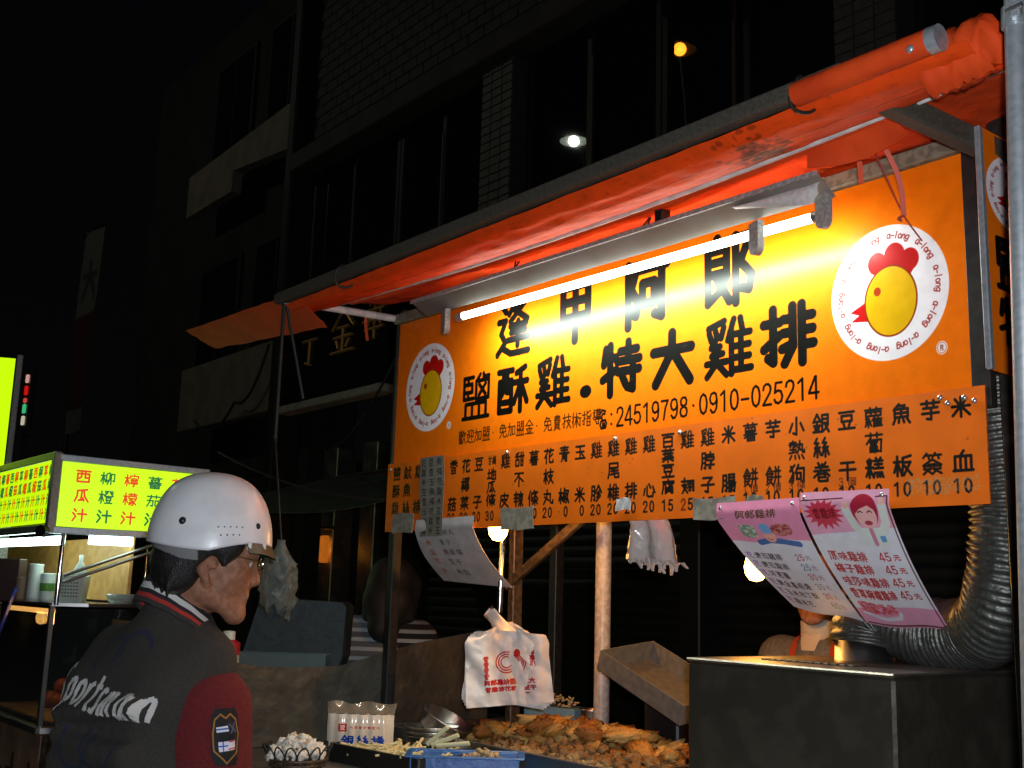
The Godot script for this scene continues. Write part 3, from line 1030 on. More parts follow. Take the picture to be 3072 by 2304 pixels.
func build_tarpaulin():
	var t := thing("tarpaulin", "orange tarpaulin rolled along the front rail and stretched over the stall", "tarpaulin", Vector3(0.9, 2.36, 0.3))
	var at := t.position
	var n := FastNoiseLite.new()
	n.seed = 12
	n.frequency = 2.2
	canvas(1024, 96, Color(0.88, 0.28, 0.07))
	for k in 900:   # dust, a seam and the black smudge near the right end
		oval(Vector2(rng.randf_range(0, 1024), rng.randf_range(0, 96)), Vector2(rng.randf_range(1, 5), rng.randf_range(0.6, 2)), Color(0.55, 0.16, 0.06) if k % 3 else Color(0.86, 0.42, 0.25), 0.18)
	for k in 260:
		var p := Vector2(812 + rng.randfn() * 15.0, 52 + rng.randfn() * 18.0)
		oval(p, Vector2(rng.randf_range(1, 5), rng.randf_range(1, 4)), Color(0.12, 0.05, 0.03), 0.3)
	stroke(PackedVector2Array([Vector2(0, 38), Vector2(1023, 40)]), 0.8, Color(0.6, 0.14, 0.05))
	stroke(PackedVector2Array([Vector2(0, 43), Vector2(1023, 45)]), 0.5, Color(0.88, 0.36, 0.14))
	for k in 24:
		var p := Vector2(rng.randf_range(0, 1024), rng.randf_range(4, 90))
		stroke(PackedVector2Array([p, p + Vector2(rng.randf_range(-10, 10), rng.randf_range(-3, 3))]), 0.6, Color(0.9, 0.62, 0.5), 0.6)
	speckle(0.12, 0.03, 61)
	var band := mat(Color.WHITE, 0.5)
	band.albedo_texture = printed()
	band.metallic_specular = 0.25
	band.backlight_enabled = true
	band.backlight = Color(0.3, 0.1, 0.03)
	var s := Shape.new(at)
	# the front band sags from the rail back to the rod
	s.sheet(100, 16, func(u: float, v: float):
		var x := lerpf(-0.03, 2.29, u)
		var y := lerpf(2.394, rod_y(x) + 0.009, v) - 0.03 * sin(PI * v) - 0.006 * maxf(0.0, sin(v * 9.0 + 0.4)) + 0.003 * n.get_noise_2d(x * 4.0, v * 2.0)
		return Vector3(x, y, lerpf(0.43, 0.252, v)), 0.0012)
	part("front_band", s, band, t)
	s = Shape.new(at)
	s.tube([Vector3(1.98, 2.4, 0.455), Vector3(2.245, 2.4, 0.455)], 0.022, 16)
	part("roll", s, M.tarp, t)
	s = Shape.new(at)
	s.tube([Vector3(2.243, 2.4, 0.455), Vector3(2.262, 2.4, 0.455)], 0.0225, 16)
	s.lump(Vector3(2.22, 2.388, 0.477), Vector3(0.007, 0.007, 0.004), 1, 0.0)
	part("pipe_end", s, M.galvanised, t)
	# the cover over the stall
	s = Shape.new(at)
	s.sheet(70, 24, func(u: float, v: float):
		var x := lerpf(-0.06, 2.3, u)
		var z := lerpf(0.246, -0.95, v)
		var sag := 0.03 * sin(PI * fposmod(u * 4.0, 1.0)) * sin(PI * v)
		return Vector3(x, rod_y(x) + 0.01 + 0.24 * v - sag + 0.03 * n.get_noise_2d(x * 2.0, z * 2.0 + 9.0) * minf(1.0, v * 4.0), z), 0.0012)
	part("cover", s, M.tarp, t)
	# a loose inner fold along the rod, and the flap at the left end
	s = Shape.new(at)
	s.sheet(60, 6, func(u: float, v: float):
		var x := lerpf(0.05, 2.0, u)
		var drop := 0.004 + 0.012 * n.get_noise_1d(x * 1.3)
		return Vector3(x, rod_y(x) - 0.004 - maxf(drop, 0.003) * v, 0.24 - 0.01 * v), 0.001)
	part("inner_fold", s, M.tarp, t)
	s = Shape.new(at)
	s.sheet(16, 8, func(u: float, v: float):
		var x := lerpf(-0.8, 0.06, u)
		return Vector3(x, 2.436 - 0.022 * u - (0.05 + 0.04 * u) * v + 0.006 * n.get_noise_2d(x * 5.0, v * 2.0), 0.44 - 0.12 * v), 0.0012)
	part("flap", s, M.tarp, t)
	s = Shape.new(at)   # bunched cloth at the right end
	s.sheet(14, 14, func(u: float, v: float):
		var a := TAU * v
		var r := 0.05 + 0.012 * n.get_noise_2d(u * 5.0, v * 3.0)
		return Vector3(2.19 + 0.11 * u, 2.40 + 0.01 * u - r * cos(a), 0.36 + r * sin(a)))
	part("bunched_end", s, M.tarp, t)
	s = Shape.new(at)   # the flap that hangs from the rod at the right
	s.sheet(14, 6, func(u: float, v: float): return Vector3(1.84 + 0.2 * u, rod_y(1.84 + 0.2 * u) - 0.005 - (0.035 + 0.02 * sin(u * 3.0)) * v + 0.02 * v * v * u, 0.235 - 0.05 * v * u), 0.001)
	part("flap", s, M.tarp, t)
	# ties
	for p in [[Vector3(-0.04, 2.43, 0.11), Vector3(-0.075, 2.41, 0.1), Vector3(-0.055, 2.335, 0.1)], [Vector3(1.86, 2.44, 0.12), Vector3(1.872, 2.41, 0.105), Vector3(1.873, 2.355, 0.1)], [Vector3(1.92, 2.44, 0.1), Vector3(1.935, 2.36, 0.06), Vector3(1.925, 2.29, 0.03)]]:
		s = Shape.new(at)
		var path: Array = curve(p, 10)
		s.sheet(10, 1, func(u: float, v: float): return path[roundi(u * 10)] + Vector3(0.009, 0, -0.006) * (v - 0.5), 0.001)
		part("tie", s, M.strap, t)
	s = Shape.new(at)
	s.tube(curve([Vector3(1.9, 2.43, 0.1), Vector3(1.91, 2.36, 0.06), Vector3(1.925, 2.29, 0.03), Vector3(1.95, 2.235, 0.008)], 16), 0.0018, 5)
	s.tube(curve([Vector3(1.925, 2.29, 0.03), Vector3(1.915, 2.285, 0.035), Vector3(1.92, 2.28, 0.03)], 8), 0.003, 5)
	part("string", s, M.string, t)
	for x in [0.36, 1.98]:   # grey cord round the rail joints
		s = Shape.new(at)
		var ring := []
		for k in 17:
			var a := TAU * k / 16.0
			ring.append(Vector3(x + 0.008 * sin(a * 2.0), 2.405 + 0.034 * cos(a), 0.436 + 0.032 * sin(a)))
		s.tube(ring, 0.0035, 6, false)
		part("cord", s, M.dark_steel, t)

# ---------------------------------------------------------------- papers taped to the menu board
func build_papers():
	# two pink and white posters
	var pink := Color(0.9, 0.56, 0.68)
	var white := Color(0.88, 0.87, 0.9)
	var red := Color(0.72, 0.16, 0.2)
	canvas(512, 700, white)
	patch(PackedVector2Array([Vector2(0, 0), Vector2(512, 0), Vector2(512, 250), Vector2(330, 236), Vector2(150, 262), Vector2(0, 250)]), pink)
	write("阿郎雞排", Vector2(120, 60), Vector2(56, 52), 64, 3.2, Color(0.4, 0.3, 0.2))
	oval(Vector2(150, 190), Vector2(52, 42), Color(0.55, 0.62, 0.55))
	oval(Vector2(360, 185), Vector2(66, 34), Color(0.75, 0.4, 0.4))
	for k in 60:
		var p := Vector2(150, 190) + Vector2(rng.randf_range(-44, 44), rng.randf_range(-34, 34))
		oval(p, Vector2(8, 6), Color(0.42, 0.55, 0.42) if k % 2 else Color(0.8, 0.8, 0.74), 0.8)
		p = Vector2(360, 185) + Vector2(rng.randf_range(-56, 56), rng.randf_range(-26, 26))
		oval(p, Vector2(9, 6), Color(0.6, 0.22, 0.25) if k % 2 else Color(0.85, 0.55, 0.5), 0.8)
	stroke(PackedVector2Array([Vector2(180, 260), Vector2(250, 245), Vector2(330, 250), Vector2(430, 268)]), 16, Color(0.25, 0.42, 0.66))
	oval(Vector2(268, 222), Vector2(38, 34), Color(0.92, 0.66, 0.6))
	oval(Vector2(262, 172), Vector2(34, 26), Color(0.45, 0.66, 0.84))
	patch(PackedVector2Array([Vector2(238, 176), Vector2(290, 176), Vector2(296, 204), Vector2(236, 204)]), Color(0.45, 0.66, 0.84))
	stroke(PackedVector2Array([Vector2(250, 232), Vector2(262, 242), Vector2(280, 238)]), 2, red)
	var lines := [["起司豬排", "25"], ["起司雞排", "25"], ["洋蔥圈", "30"], ["黃金喜相逢", "30"], ["玉米布丁酥", "30"], ["雞米花", "60"]]
	for k in lines.size():
		var y := 326.0 + 58 * k
		write("花", Vector2(24, y), Vector2(36, 40), 44, 2.6, Color(0.66, 0.45, 0.75))
		write(lines[k][0], Vector2(76, y), Vector2(40, 38), 47, 2.2, Color(0.25, 0.22, 0.26))
		write(lines[k][1], Vector2(352, y), Vector2(44, 36), 30, 2.4, Color(0.25, 0.5, 0.5) if k % 2 else red)
		write("元", Vector2(418, y + 6), Vector2(30, 28), 34, 1.8, Color(0.6, 0.5, 0.6))
	speckle(0.06, 0.01, 21)
	var left := printed()
	canvas(512, 700, white)
	patch(PackedVector2Array([Vector2(0, 0), Vector2(512, 0), Vector2(512, 200), Vector2(300, 214), Vector2(0, 236)]), pink.lerp(white, 0.25))
	patch(PackedVector2Array([Vector2(0, 620), Vector2(180, 590), Vector2(512, 600), Vector2(512, 700), Vector2(0, 700)]), pink.lerp(white, 0.2))
	var star := PackedVector2Array()
	for k in 32:
		var a := TAU * k / 32.0
		star.append(Vector2(125, 126) + Vector2(cos(a) * 120, sin(a) * 84) * (1.0 if k % 2 else 0.66))
	patch(star, Color(0.82, 0.24, 0.32))
	write("香雞排", Vector2(62, 100), Vector2(42, 52), 46, 3, Color(0.5, 0.1, 0.14))
	stroke(PackedVector2Array([Vector2(6, 50), Vector2(250, 44)]), 4, Color(0.4, 0.2, 0.2))
	stroke(PackedVector2Array([Vector2(440, 42), Vector2(500, 40), Vector2(496, 690), Vector2(20, 690)]), 4, Color(0.4, 0.2, 0.2))
	# a cheering cook in a white coat
	stroke(PackedVector2Array([Vector2(322, 240), Vector2(282, 190), Vector2(262, 110)]), 22, Color(0.85, 0.86, 0.82))
	stroke(PackedVector2Array([Vector2(416, 240), Vector2(462, 180), Vector2(470, 96)]), 22, Color(0.85, 0.86, 0.82))
	patch(PackedVector2Array([Vector2(310, 200), Vector2(430, 200), Vector2(446, 286), Vector2(300, 286)]), Color(0.85, 0.87, 0.84))
	oval(Vector2(262, 84), Vector2(18, 22), Color(0.93, 0.72, 0.66))
	oval(Vector2(468, 70), Vector2(18, 22), Color(0.93, 0.72, 0.66))
	oval(Vector2(366, 112), Vector2(74, 88), Color(0.68, 0.16, 0.24))
	oval(Vector2(366, 142), Vector2(58, 62), Color(0.93, 0.7, 0.68))
	patch(PackedVector2Array([Vector2(300, 96), Vector2(366, 60), Vector2(430, 96), Vector2(424, 118), Vector2(388, 92), Vector2(340, 108), Vector2(312, 130)]), Color(0.68, 0.16, 0.24))
	stroke(PackedVector2Array([Vector2(328, 126), Vector2(340, 118), Vector2(352, 126)]), 3, Color(0.35, 0.12, 0.15))
	stroke(PackedVector2Array([Vector2(380, 126), Vector2(392, 118), Vector2(404, 126)]), 3, Color(0.35, 0.12, 0.15))
	oval(Vector2(368, 176), Vector2(22, 11), Color(0.7, 0.2, 0.3))
	stroke(PackedVector2Array([Vector2(366, 212), Vector2(366, 276)]), 12, Color(0.8, 0.5, 0.62))
	patch(PackedVector2Array([Vector2(400, 240), Vector2(432, 240), Vector2(430, 268), Vector2(402, 268)]), Color(0.35, 0.6, 0.8))
	lines = [["原味雞排", "45"], ["梅子雞排", "45"], ["哇莎咪雞排", "45"], ["香草檸檬雞排", "45"]]
	for k in lines.size():
		var y := 318.0 + 64 * k
		var w: float = minf(58.0, 280.0 / lines[k][0].length())
		write(lines[k][0], Vector2(40, y), Vector2(w * 0.88, 46), w, 3.2, red)
		write(lines[k][1], Vector2(340, y + 2), Vector2(56, 42), 36, 3.2, red)
		write("元", Vector2(424, y + 12), Vector2(36, 30), 40, 2.4, red)
	for k in 90:
		oval(Vector2(140, 606) + Vector2(rng.randf_range(-100, 110), rng.randf_range(-26, 26) + 0.0), Vector2(12, 7), Color(0.8, 0.25, 0.35) if k % 2 else Color(0.9, 0.5, 0.55), 0.7)
	stroke(PackedVector2Array([Vector2(40, 636), Vector2(150, 660), Vector2(250, 650), Vector2(270, 626)]), 9, Color(0.88, 0.86, 0.9))
	speckle(0.06, 0.01, 22)
	var right := printed()
	for p in [[left, Vector3(1.414, 1.725, 0.021), Vector3(1.646, 1.727, 0.021), Vector3(1.459, 1.495, -0.2), Vector3(1.65, 1.466, -0.2), "poster headed by a chef cartoon with a list of snacks, left of the pair"], [right, Vector3(1.65, 1.737, 0.022), Vector3(1.864, 1.734, 0.022), Vector3(1.655, 1.465, -0.2), Vector3(1.858, 1.454, -0.2), "poster headed by a cheering red haired cook with four cutlet prices, right of the pair"]]:
		var m := mat(Color.WHITE, 0.28)
		m.albedo_texture = p[0]
		m.backlight_enabled = true
		m.backlight = Color(0.25, 0.25, 0.25)
		var t := thing("poster", p[5], "poster", (p[3] + p[4]) / 2, "pink posters under the menu board")
		var s := Shape.new(t.position)
		s.sheet(12, 16, func(u: float, v: float):
			var w := v / 0.14
			if v > 0.14:
				w = (v - 0.14) / 0.86
			var top: Vector3 = p[1].lerp(p[2], u)
			var bend: Vector3 = top + Vector3(0, -0.034, 0.003)
			var q: Vector3 = top.lerp(bend, w) if v <= 0.14 else bend.lerp(p[3].lerp(p[4], u), w)
			if v <= 0.14:
				return q
			return q + Vector3(0, 0.004 * sin(u * 6.0 + v * 3.0) * w, 0.02 * sin(PI * w) - 0.006 * sin(u * 5.0) * w), 0.0008)
		part("sheet", s, m, t)
		for k in 2:
			var q: Vector3 = p[1].lerp(p[2], 0.06 if k == 0 else 0.93)
			s = Shape.new(t.position)
			s.lump(q + Vector3(0, -0.012, 0.004), Vector3(0.005, 0.005, 0.003), 4, 0.0)
			part("pin", s, M.bolt, t)

	# the notice taped at the left, with a strip of handwriting over it
	canvas(512, 400, Color(0.74, 0.71, 0.7))
	for k in 5:
		var y := 70.0 + k * 60
		write(["大", "米", "玉", "不", "大"][k], Vector2(70, y), Vector2(44, 36), 50, 3, Color(0.75, 0.4, 0.3))
		write(["花枝丸", "青子", "魚板條", "豆干", "米血"][k], Vector2(190, y), Vector2(42, 34), 52, 2.2, Color(0.42, 0.38, 0.4))
	speckle(0.12, 0.01, 23)
	var nm := mat(Color.WHITE, 0.6)
	nm.albedo_texture = printed()
	nm.backlight_enabled = true
	nm.backlight = Color(0.3, 0.3, 0.3)
	var t := thing("paper_notice", "curling pale paper notice hanging below the left end of the price board", "notice", Vector3(0.32, 1.53, -0.1))
	var s := Shape.new(t.position)
	s.sheet(12, 12, func(u: float, v: float):
		var top := Vector3(0.172, 1.727, 0.021).lerp(Vector3(0.477, 1.73, 0.021), u)
		var bend := top + Vector3(0, -0.034, 0.003)
		if v <= 0.17:
			return top.lerp(bend, v / 0.17)
		var w := (v - 0.17) / 0.83
		return bend.lerp(Vector3(0.16, 1.542, -0.105).lerp(Vector3(0.5, 1.524, -0.112), u), w) + Vector3(0, 0, 0.02 * sin(PI * w) + 0.004 * sin(u * 5.0) * w), 0.0008)
	part("sheet", s, nm, t)
	canvas(180, 360, Color(0.47, 0.45, 0.42))
	for k in 3:
		for j in 8:
			write_sign(["花", "雞", "米", "豆", "香", "玉", "魚", "條"][(j + k * 3) % 8], Vector2(12 + k * 58, 10 + j * 44), Vector2(36, 0), Vector2(0, 34), 1.6, Color(0.22, 0.2, 0.18))
	speckle(0.2, 0.02, 24)
	var hm := mat(Color.WHITE, 0.25)
	hm.albedo_texture = printed()
	var h := thing("handwritten_strip", "grey taped strip of handwriting over the left end of the price board", "notice", Vector3(0.25, 1.67, 0.024))
	s = Shape.new(h.position)
	s.sheet(6, 12, func(u: float, v: float): return Vector3(0.186 + 0.127 * u + 0.012 * v, 1.924 - 0.25 * v, 0.0235 + 0.003 * sin(v * 6.0 + u * 3.0)), 0.001)
	part("sheet", s, hm, h)

# ---------------------------------------------------------------- bulbs, bags and gloves under the sign
const FACING := Basis(Vector3(0.627, 0, -0.779), Vector3(0, 1, 0), Vector3(0.779, 0, 0.627))   # x to the right and z towards someone standing at the corner

func bulb(at: Vector3, label: String, energy: float):
	var t := thing("light_bulb", label, "light bulb", at)
	var s := Shape.new(at)
	s.lathe([Vector2(0.0, -0.055), Vector2(0.016, -0.051), Vector2(0.027, -0.036), Vector2(0.03, -0.018), Vector2(0.025, 0.004), Vector2(0.016, 0.022), Vector2(0.013, 0.032), Vector2(0.0, 0.033)], 18, Transform3D(Basis(), at))
	part("globe", s, glow(Color(1.0, 0.72, 0.32), 15.0), t)
	s = Shape.new(at)
	s.lathe([Vector2(0.0, 0.085), Vector2(0.012, 0.083), Vector2(0.018, 0.07), Vector2(0.018, 0.034), Vector2(0.0, 0.034)], 14, Transform3D(Basis(), at))
	part("socket", s, M.black_plastic, t)
	s = Shape.new(at)
	s.tube(hang([at + Vector3(0, 0.08, 0), at + Vector3(0.01, 0.68, -0.06)], -0.0, 3), 0.003, 6)
	part("flex", s, M.wire, t)
	var l := OmniLight3D.new()
	l.name = "glow"
	l.light_color = Color(1.0, 0.7, 0.34)
	l.light_energy = energy
	l.light_size = 0.03
	l.omni_range = 12.0
	l.omni_attenuation = 2.0
	l.shadow_enabled = true
	t.add_child(l)
	l.position = Vector3(0, -0.015, 0)

func build_bulbs_and_hangers():
	bulb(Vector3(0.512, 1.713, -0.045), "glowing bare bulb under the left part of the price board", 0.075)
	bulb(Vector3(1.262, 1.61, -0.305), "glowing bare bulb half hidden behind the pink posters", 0.11)
	# chrome rod with a hook that carries the bags
	var t := thing("hook_rod", "chrome rod with a hook hanging below the left bulb", "hook", Vector3(0.462, 1.44, -0.1))
	var s := Shape.new(t.position)
	s.tube([Vector3(0.47, 2.42, -0.105), Vector3(0.462, 1.45, -0.1)], 0.0085, 14)
	part("rod", s, M.chrome, t)
	s = Shape.new(t.position)
	s.tube(curve([Vector3(0.462, 1.465, -0.098), Vector3(0.464, 1.445, -0.085), Vector3(0.468, 1.452, -0.066), Vector3(0.469, 1.47, -0.062)], 12), 0.004, 8)
	part("hook", s, M.chrome, t)

	# the wad of printed carrier bags
	canvas(512, 512, Color(0.93, 0.89, 0.86))
	var red := Color(0.76, 0.1, 0.1)
	for k in 3:
		var ring := PackedVector2Array()
		for j in 25:
			var a := TAU * (0.1 + 0.7 * j / 24.0)
			ring.append(Vector2(250 + cos(a) * (34 + k * 15), 250 + sin(a) * (34 + k * 15)))
		stroke(ring, 4, red)
	oval(Vector2(318, 196), Vector2(20, 24), red)
	for k in 3:
		stroke(PackedVector2Array([Vector2(300 + k * 14, 210), Vector2(340 + k * 14, 262), Vector2(322 + k * 14, 300)]), 4, red)
	for j in 4:
		write_sign("香", Vector2(112, 206 + j * 36), Vector2(30, 0), Vector2(0, 32), 3, red)
		write_sign("雞", Vector2(392, 140 + j * 36), Vector2(30, 0), Vector2(0, 32), 3, red)
	write("阿郎雞排鹽酥雞大", Vector2(112, 352), Vector2(34, 32), 38, 3.2, red)
	write("香雞排花枝丸豆干", Vector2(116, 396), Vector2(34, 28), 38, 3.2, red)
	stroke(PackedVector2Array([Vector2(330, 446), Vector2(372, 442)]), 4, red)
	speckle(0.06, 0.01, 31)
	var m := mat(Color.WHITE, 0.4)
	m.albedo_texture = printed()
	m.backlight_enabled = true
	m.backlight = Color(0.5, 0.48, 0.45)
	var plain := mat(lin(0.8, 0.76, 0.72), 0.4)
	plain.backlight_enabled = true
	plain.backlight = Color(0.55, 0.52, 0.5)
	var n := FastNoiseLite.new()
	n.seed = 9
	n.frequency = 2.0
	var bag := thing("carrier_bags", "wad of thin white carrier bags with red print hung on the hook rod", "plastic bag", Vector3(0.52, 1.15, -0.08))
	var hook := Vector3(0.466, 1.452, -0.066)
	for layer in 5:
		var turn := Basis(Vector3.UP, 0.86 - 0.06 * layer)
		var c := Vector3(0.525 - 0.006 * layer, 1.19, -0.07 - 0.012 * layer)
		var tilt := 0.10 - 0.05 * layer
		s = Shape.new(bag.position)
		s.sheet(26, 26, func(u: float, v: float):
			var pull := 1.0 - smoothstep(0.0, 0.22, v)
			var x := (u - 0.5) * 0.235 * (1.0 - 0.45 * pull) * (1.0 + 0.08 * v)
			var y := 0.235 * (1.0 - v) - 0.03 * pull * absf(u - 0.5) * 2.0
			var z := 0.02 * n.get_noise_3d(u * 2.2, v * 1.4, layer * 3.7) + 0.012 * sin(u * 9.0 + layer) * (1.0 - v * 0.6) + 0.03 * pull * cos(u * 7.0) * 0.4
			var p := Vector3(x + tilt * (0.235 - y), y + tilt * x, z)
			return c + turn * p, 0.0006)
		part("bag", s, m if layer == 0 else plain, bag)
	s = Shape.new(bag.position)   # gathered handles
	s.sheet(10, 14, func(u: float, v: float):
		var a := TAU * u
		var r := lerpf(0.02, 0.042, v * v) * (1.0 + 0.25 * sin(a * 3.0 + v * 4.0))
		return hook.lerp(Vector3(0.505, 1.4, -0.085), v) + Vector3(cos(a) * r * 1.3, 0.012 * (1.0 - v) * sin(a * 2.0), sin(a) * r * 0.6))
	part("handles", s, plain, bag)

	# thin plastic gloves
	var film := mat(lin(0.6, 0.52, 0.47), 0.18)
	film.transparency = BaseMaterial3D.TRANSPARENCY_ALPHA
	film.albedo_color.a = 0.82
	var g := thing("plastic_gloves", "bunch of thin clear plastic gloves hanging from the price board", "plastic gloves", Vector3(1.14, 1.55, -0.02))
	for layer in 3:
		s = Shape.new(g.position)
		var off := Vector3(0.014 * layer, -0.006 * layer, -0.014 * layer)
		s.sheet(16, 12, func(u: float, v: float):
			var x := lerpf(1.085, 1.165 + 0.05 * v, u) + 0.006 * sin(v * 5.0)
			return Vector3(x, 1.715 - 0.115 * v, -0.02 + 0.012 * sin(u * 9.0 + layer * 2.0) + 0.008 * n.get_noise_2d(u * 3.0, v * 3.0 + layer)) + off, 0.0005)
		part("palm", s, film, g)
		for k in 5:
			s = Shape.new(g.position)
			var fx := 1.095 + 0.026 * k + 0.012 * layer
			var long := [0.014, 0.026, 0.03, 0.022, 0.014][k] as float
			s.sheet(3, 5, func(u: float, v: float): return Vector3(fx + (u - 0.5) * 0.018 * (1.0 - 0.45 * v) + 0.006 * v, 1.604 - long * v, -0.02 + 0.008 * sin(k * 2.0 + v * 2.0) + 0.003 * sin(u * 3.0)) + off, 0.0005)
			part("finger", s, film, g)

# ---------------------------------------------------------------- food and dishes on the counter
func build_counter_goods():
	var s: Shape
	# the big tray of fried food: x 0.06 .. 1.12, front edge at z = 0
	var tray := thing("food_tray", "large shallow steel tray heaped with golden fried food", "tray", Vector3(0.59, 1.03, -0.24))
	s = Shape.new(tray.position)
	s.box(Vector3(0.59, 1.035, -0.245), Vector3(1.04, 0.006, 0.47), 0.001)
	part("base", s, M.dull_stainless, tray)
	for w in [[Vector3(0.05, 1.065, 0.0), Vector3(1.13, 1.065, 0.0)], [Vector3(0.05, 1.075, -0.49), Vector3(1.13, 1.075, -0.49)], [Vector3(0.06, 1.07, -0.485), Vector3(0.06, 1.07, -0.005)], [Vector3(1.12, 1.07, -0.485), Vector3(1.12, 1.07, -0.005)]]:
		s = Shape.new(tray.position)
		s.bar(w[0] - Vector3(0, 0.01, 0), w[1] - Vector3(0, 0.01, 0), 0.004, 0.06, 0.001)
		s.bar(w[0] + Vector3(0, 0.021, 0), w[1] + Vector3(0, 0.021, 0), 0.012, 0.004, 0.001)
		part("side", s, M.stainless, tray)
	var crust := relief(worn(lin(0.45, 0.2, 0.035), lin(0.68, 0.39, 0.1), 0.6, 0, 50, 0.08, 9.0), 51, 0.25, 6.0)
	var brown := relief(worn(lin(0.23, 0.13, 0.05), lin(0.38, 0.24, 0.1), 0.6, 0, 52, 0.1, 9.0), 53, 0.3, 6.0)
	var gold := relief(worn(lin(0.58, 0.31, 0.075), lin(0.76, 0.5, 0.17), 0.42, 0, 54, 0.08, 9.0), 51, 0.25, 8.0)
	var dark := relief(worn(lin(0.27, 0.09, 0.015), lin(0.48, 0.21, 0.045), 0.42, 0, 49, 0.08, 9.0), 51, 0.25, 8.0)
	crust.roughness = 0.42
	rng.seed = 5
	var first: Array[MeshInstance3D] = []
	for k in 3:
		s = Shape.new()
		s.lump(Vector3.ZERO, [Vector3(0.042, 0.017, 0.03), Vector3(0.05, 0.015, 0.022), Vector3(0.036, 0.02, 0.034)][k], 60 + k, 0.42, Basis(), 16, 11, 2.2)
		var o := MeshInstance3D.new()
		o.mesh = s.done()
		o.material_override = [crust, gold, dark][k]
		first.append(o)
	var n := 0
	for pass_ in 3:
		for row in 4:
			for col in 12:
				var x := 0.17 + col * 0.072 + rng.randf_range(-0.02, 0.02)
				var z := -0.44 + row * 0.075 + rng.randf_range(-0.02, 0.02)
				if z > -0.15 - 0.12 * (x - 0.2):
					continue
				var heap := 0.06 * sin(PI * clampf((x - 0.08) / 1.1, 0, 1)) * sin(PI * clampf((z + 0.5) / 0.42, 0, 1))
				if pass_ > 0 and heap < 0.022 * pass_:
					continue
				var o: MeshInstance3D = first[n % 3].duplicate()
				o.name = numbered(self, "fried_piece")
				add_child(o)
				o.position = Vector3(x, 1.056 + 0.026 * pass_ + heap * 0.3, z)
				o.rotation = Vector3(rng.randf_range(-0.5, 0.6), rng.randf_range(0, TAU), rng.randf_range(-0.5, 0.5))
				o.scale = Vector3.ONE * rng.randf_range(0.8, 1.15)
				tag(o, "golden battered fried piece heaped in the back of the steel tray", "fried food", "golden fried pieces in the tray")
				n += 1
	for o in first:
		o.free()
	s = Shape.new(Vector3(0.75, 1.04, -0.12))   # small brown nuggets along the front: past counting
	for k in 420:
		var x := rng.randf_range(0.34, 1.1)
		var z := rng.randf_range(-0.3, -0.03)
		if z < -0.12 - 0.25 * (x - 0.3):
			continue
		var heap := 0.055 * sin(PI * clampf((x - 0.28) / 0.9, 0, 1)) * sin(PI * clampf((z + 0.36) / 0.36, 0, 1))
		s.lump(Vector3(x, 1.048 + heap * rng.randf_range(0.2, 1.0), z), Vector3(rng.randf_range(0.012, 0.02), rng.randf_range(0.009, 0.014), rng.randf_range(0.011, 0.017)), k, 0.5, Basis(Vector3.UP, rng.randf() * TAU) * Basis(Vector3.RIGHT, rng.randf_range(-0.6, 0.6)), 8, 6, 2.0)
	var nug := part("fried_nuggets", s, brown)
	nug.position = Vector3(0.75, 1.04, -0.12)
	tag(nug, "heap of small brown fried nuggets along the front of the steel tray", "fried food")
	nug.set_meta("kind", "stuff")

	# steel bowls, one leaning on the stack
	for k in 4:
		var t := thing("steel_bowl", ["lowest steel bowl of the stack at the left end of the tray", "second steel bowl up in the stack by the tray", "third steel bowl up in the stack by the tray", "steel bowl leaning tilted on top of the stack by the tray"][k], "bowl", Vector3(0.34, 1.04 + 0.014 * k, 0.035), "steel bowls by the tray")
		var where := Transform3D(Basis(), Vector3(0.335, 1.036 + 0.013 * k, 0.04))
		if k == 3:
			where = Transform3D(Basis(Vector3(0.95, 0.1, 0.25).normalized(), 0.0) * Basis(Vector3(0.55, 0, 0.83).normalized(), -0.5), Vector3(0.315, 1.09, 0.0))
		s = Shape.new(t.position)
		s.lathe([Vector2(0.0, 0.002), Vector2(0.05, 0.002), Vector2(0.066, 0.012), Vector2(0.078, 0.055), Vector2(0.083, 0.057), Vector2(0.083, 0.055), Vector2(0.079, 0.052), Vector2(0.068, 0.01), Vector2(0.05, 0.0), Vector2(0.0, 0.0)], 30, where)
		part("body", s, M.stainless, t)

	# pack of steamed rolls, standing up and facing the corner
	canvas(512, 300, Color(0.86, 0.8, 0.72))
	for k in 6:
		stroke(PackedVector2Array([Vector2(70 + k * 78, 60), Vector2(74 + k * 78, 290)]), 5, Color(0.8, 0.72, 0.62), 0.5)
	for k in 36:
		oval(Vector2(84 + (k % 18) * 23, 42 + 12 * (k / 18)), Vector2(3, 2.4), Color(0.5, 0.48, 0.5))
	patch(PackedVector2Array([Vector2(92, 78), Vector2(156, 78), Vector2(156, 142), Vector2(92, 142)]), Color(0.72, 0.14, 0.12))
	write_sign("豆", Vector2(104, 90), Vector2(40, 0), Vector2(0, 40), 3, Color(0.9, 0.8, 0.76))
	write("大豆香子香豆大", Vector2(180, 96), Vector2(26, 20), 34, 2.0, Color(0.75, 0.3, 0.25))
	write("銀絲捲", Vector2(120, 176), Vector2(92, 86), 116, 7, Color(0.08, 0.24, 0.62))
	speckle(0.06, 0.01, 41)
	var m := mat(Color.WHITE, 0.15)
	m.albedo_texture = printed()
	var film := mat(lin(0.3, 0.24, 0.17), 0.08)
	film.transparency = BaseMaterial3D.TRANSPARENCY_ALPHA
	film.albedo_color.a = 0.5
	var pk := thing("steamed_roll_pack", "clear film pack of white steamed rolls with blue lettering", "food pack", Vector3(0.275, 1.055, 0.246))
	var turn := FACING
	var c := Vector3(0.275, 1.055, 0.246)
	s = Shape.new(pk.position)
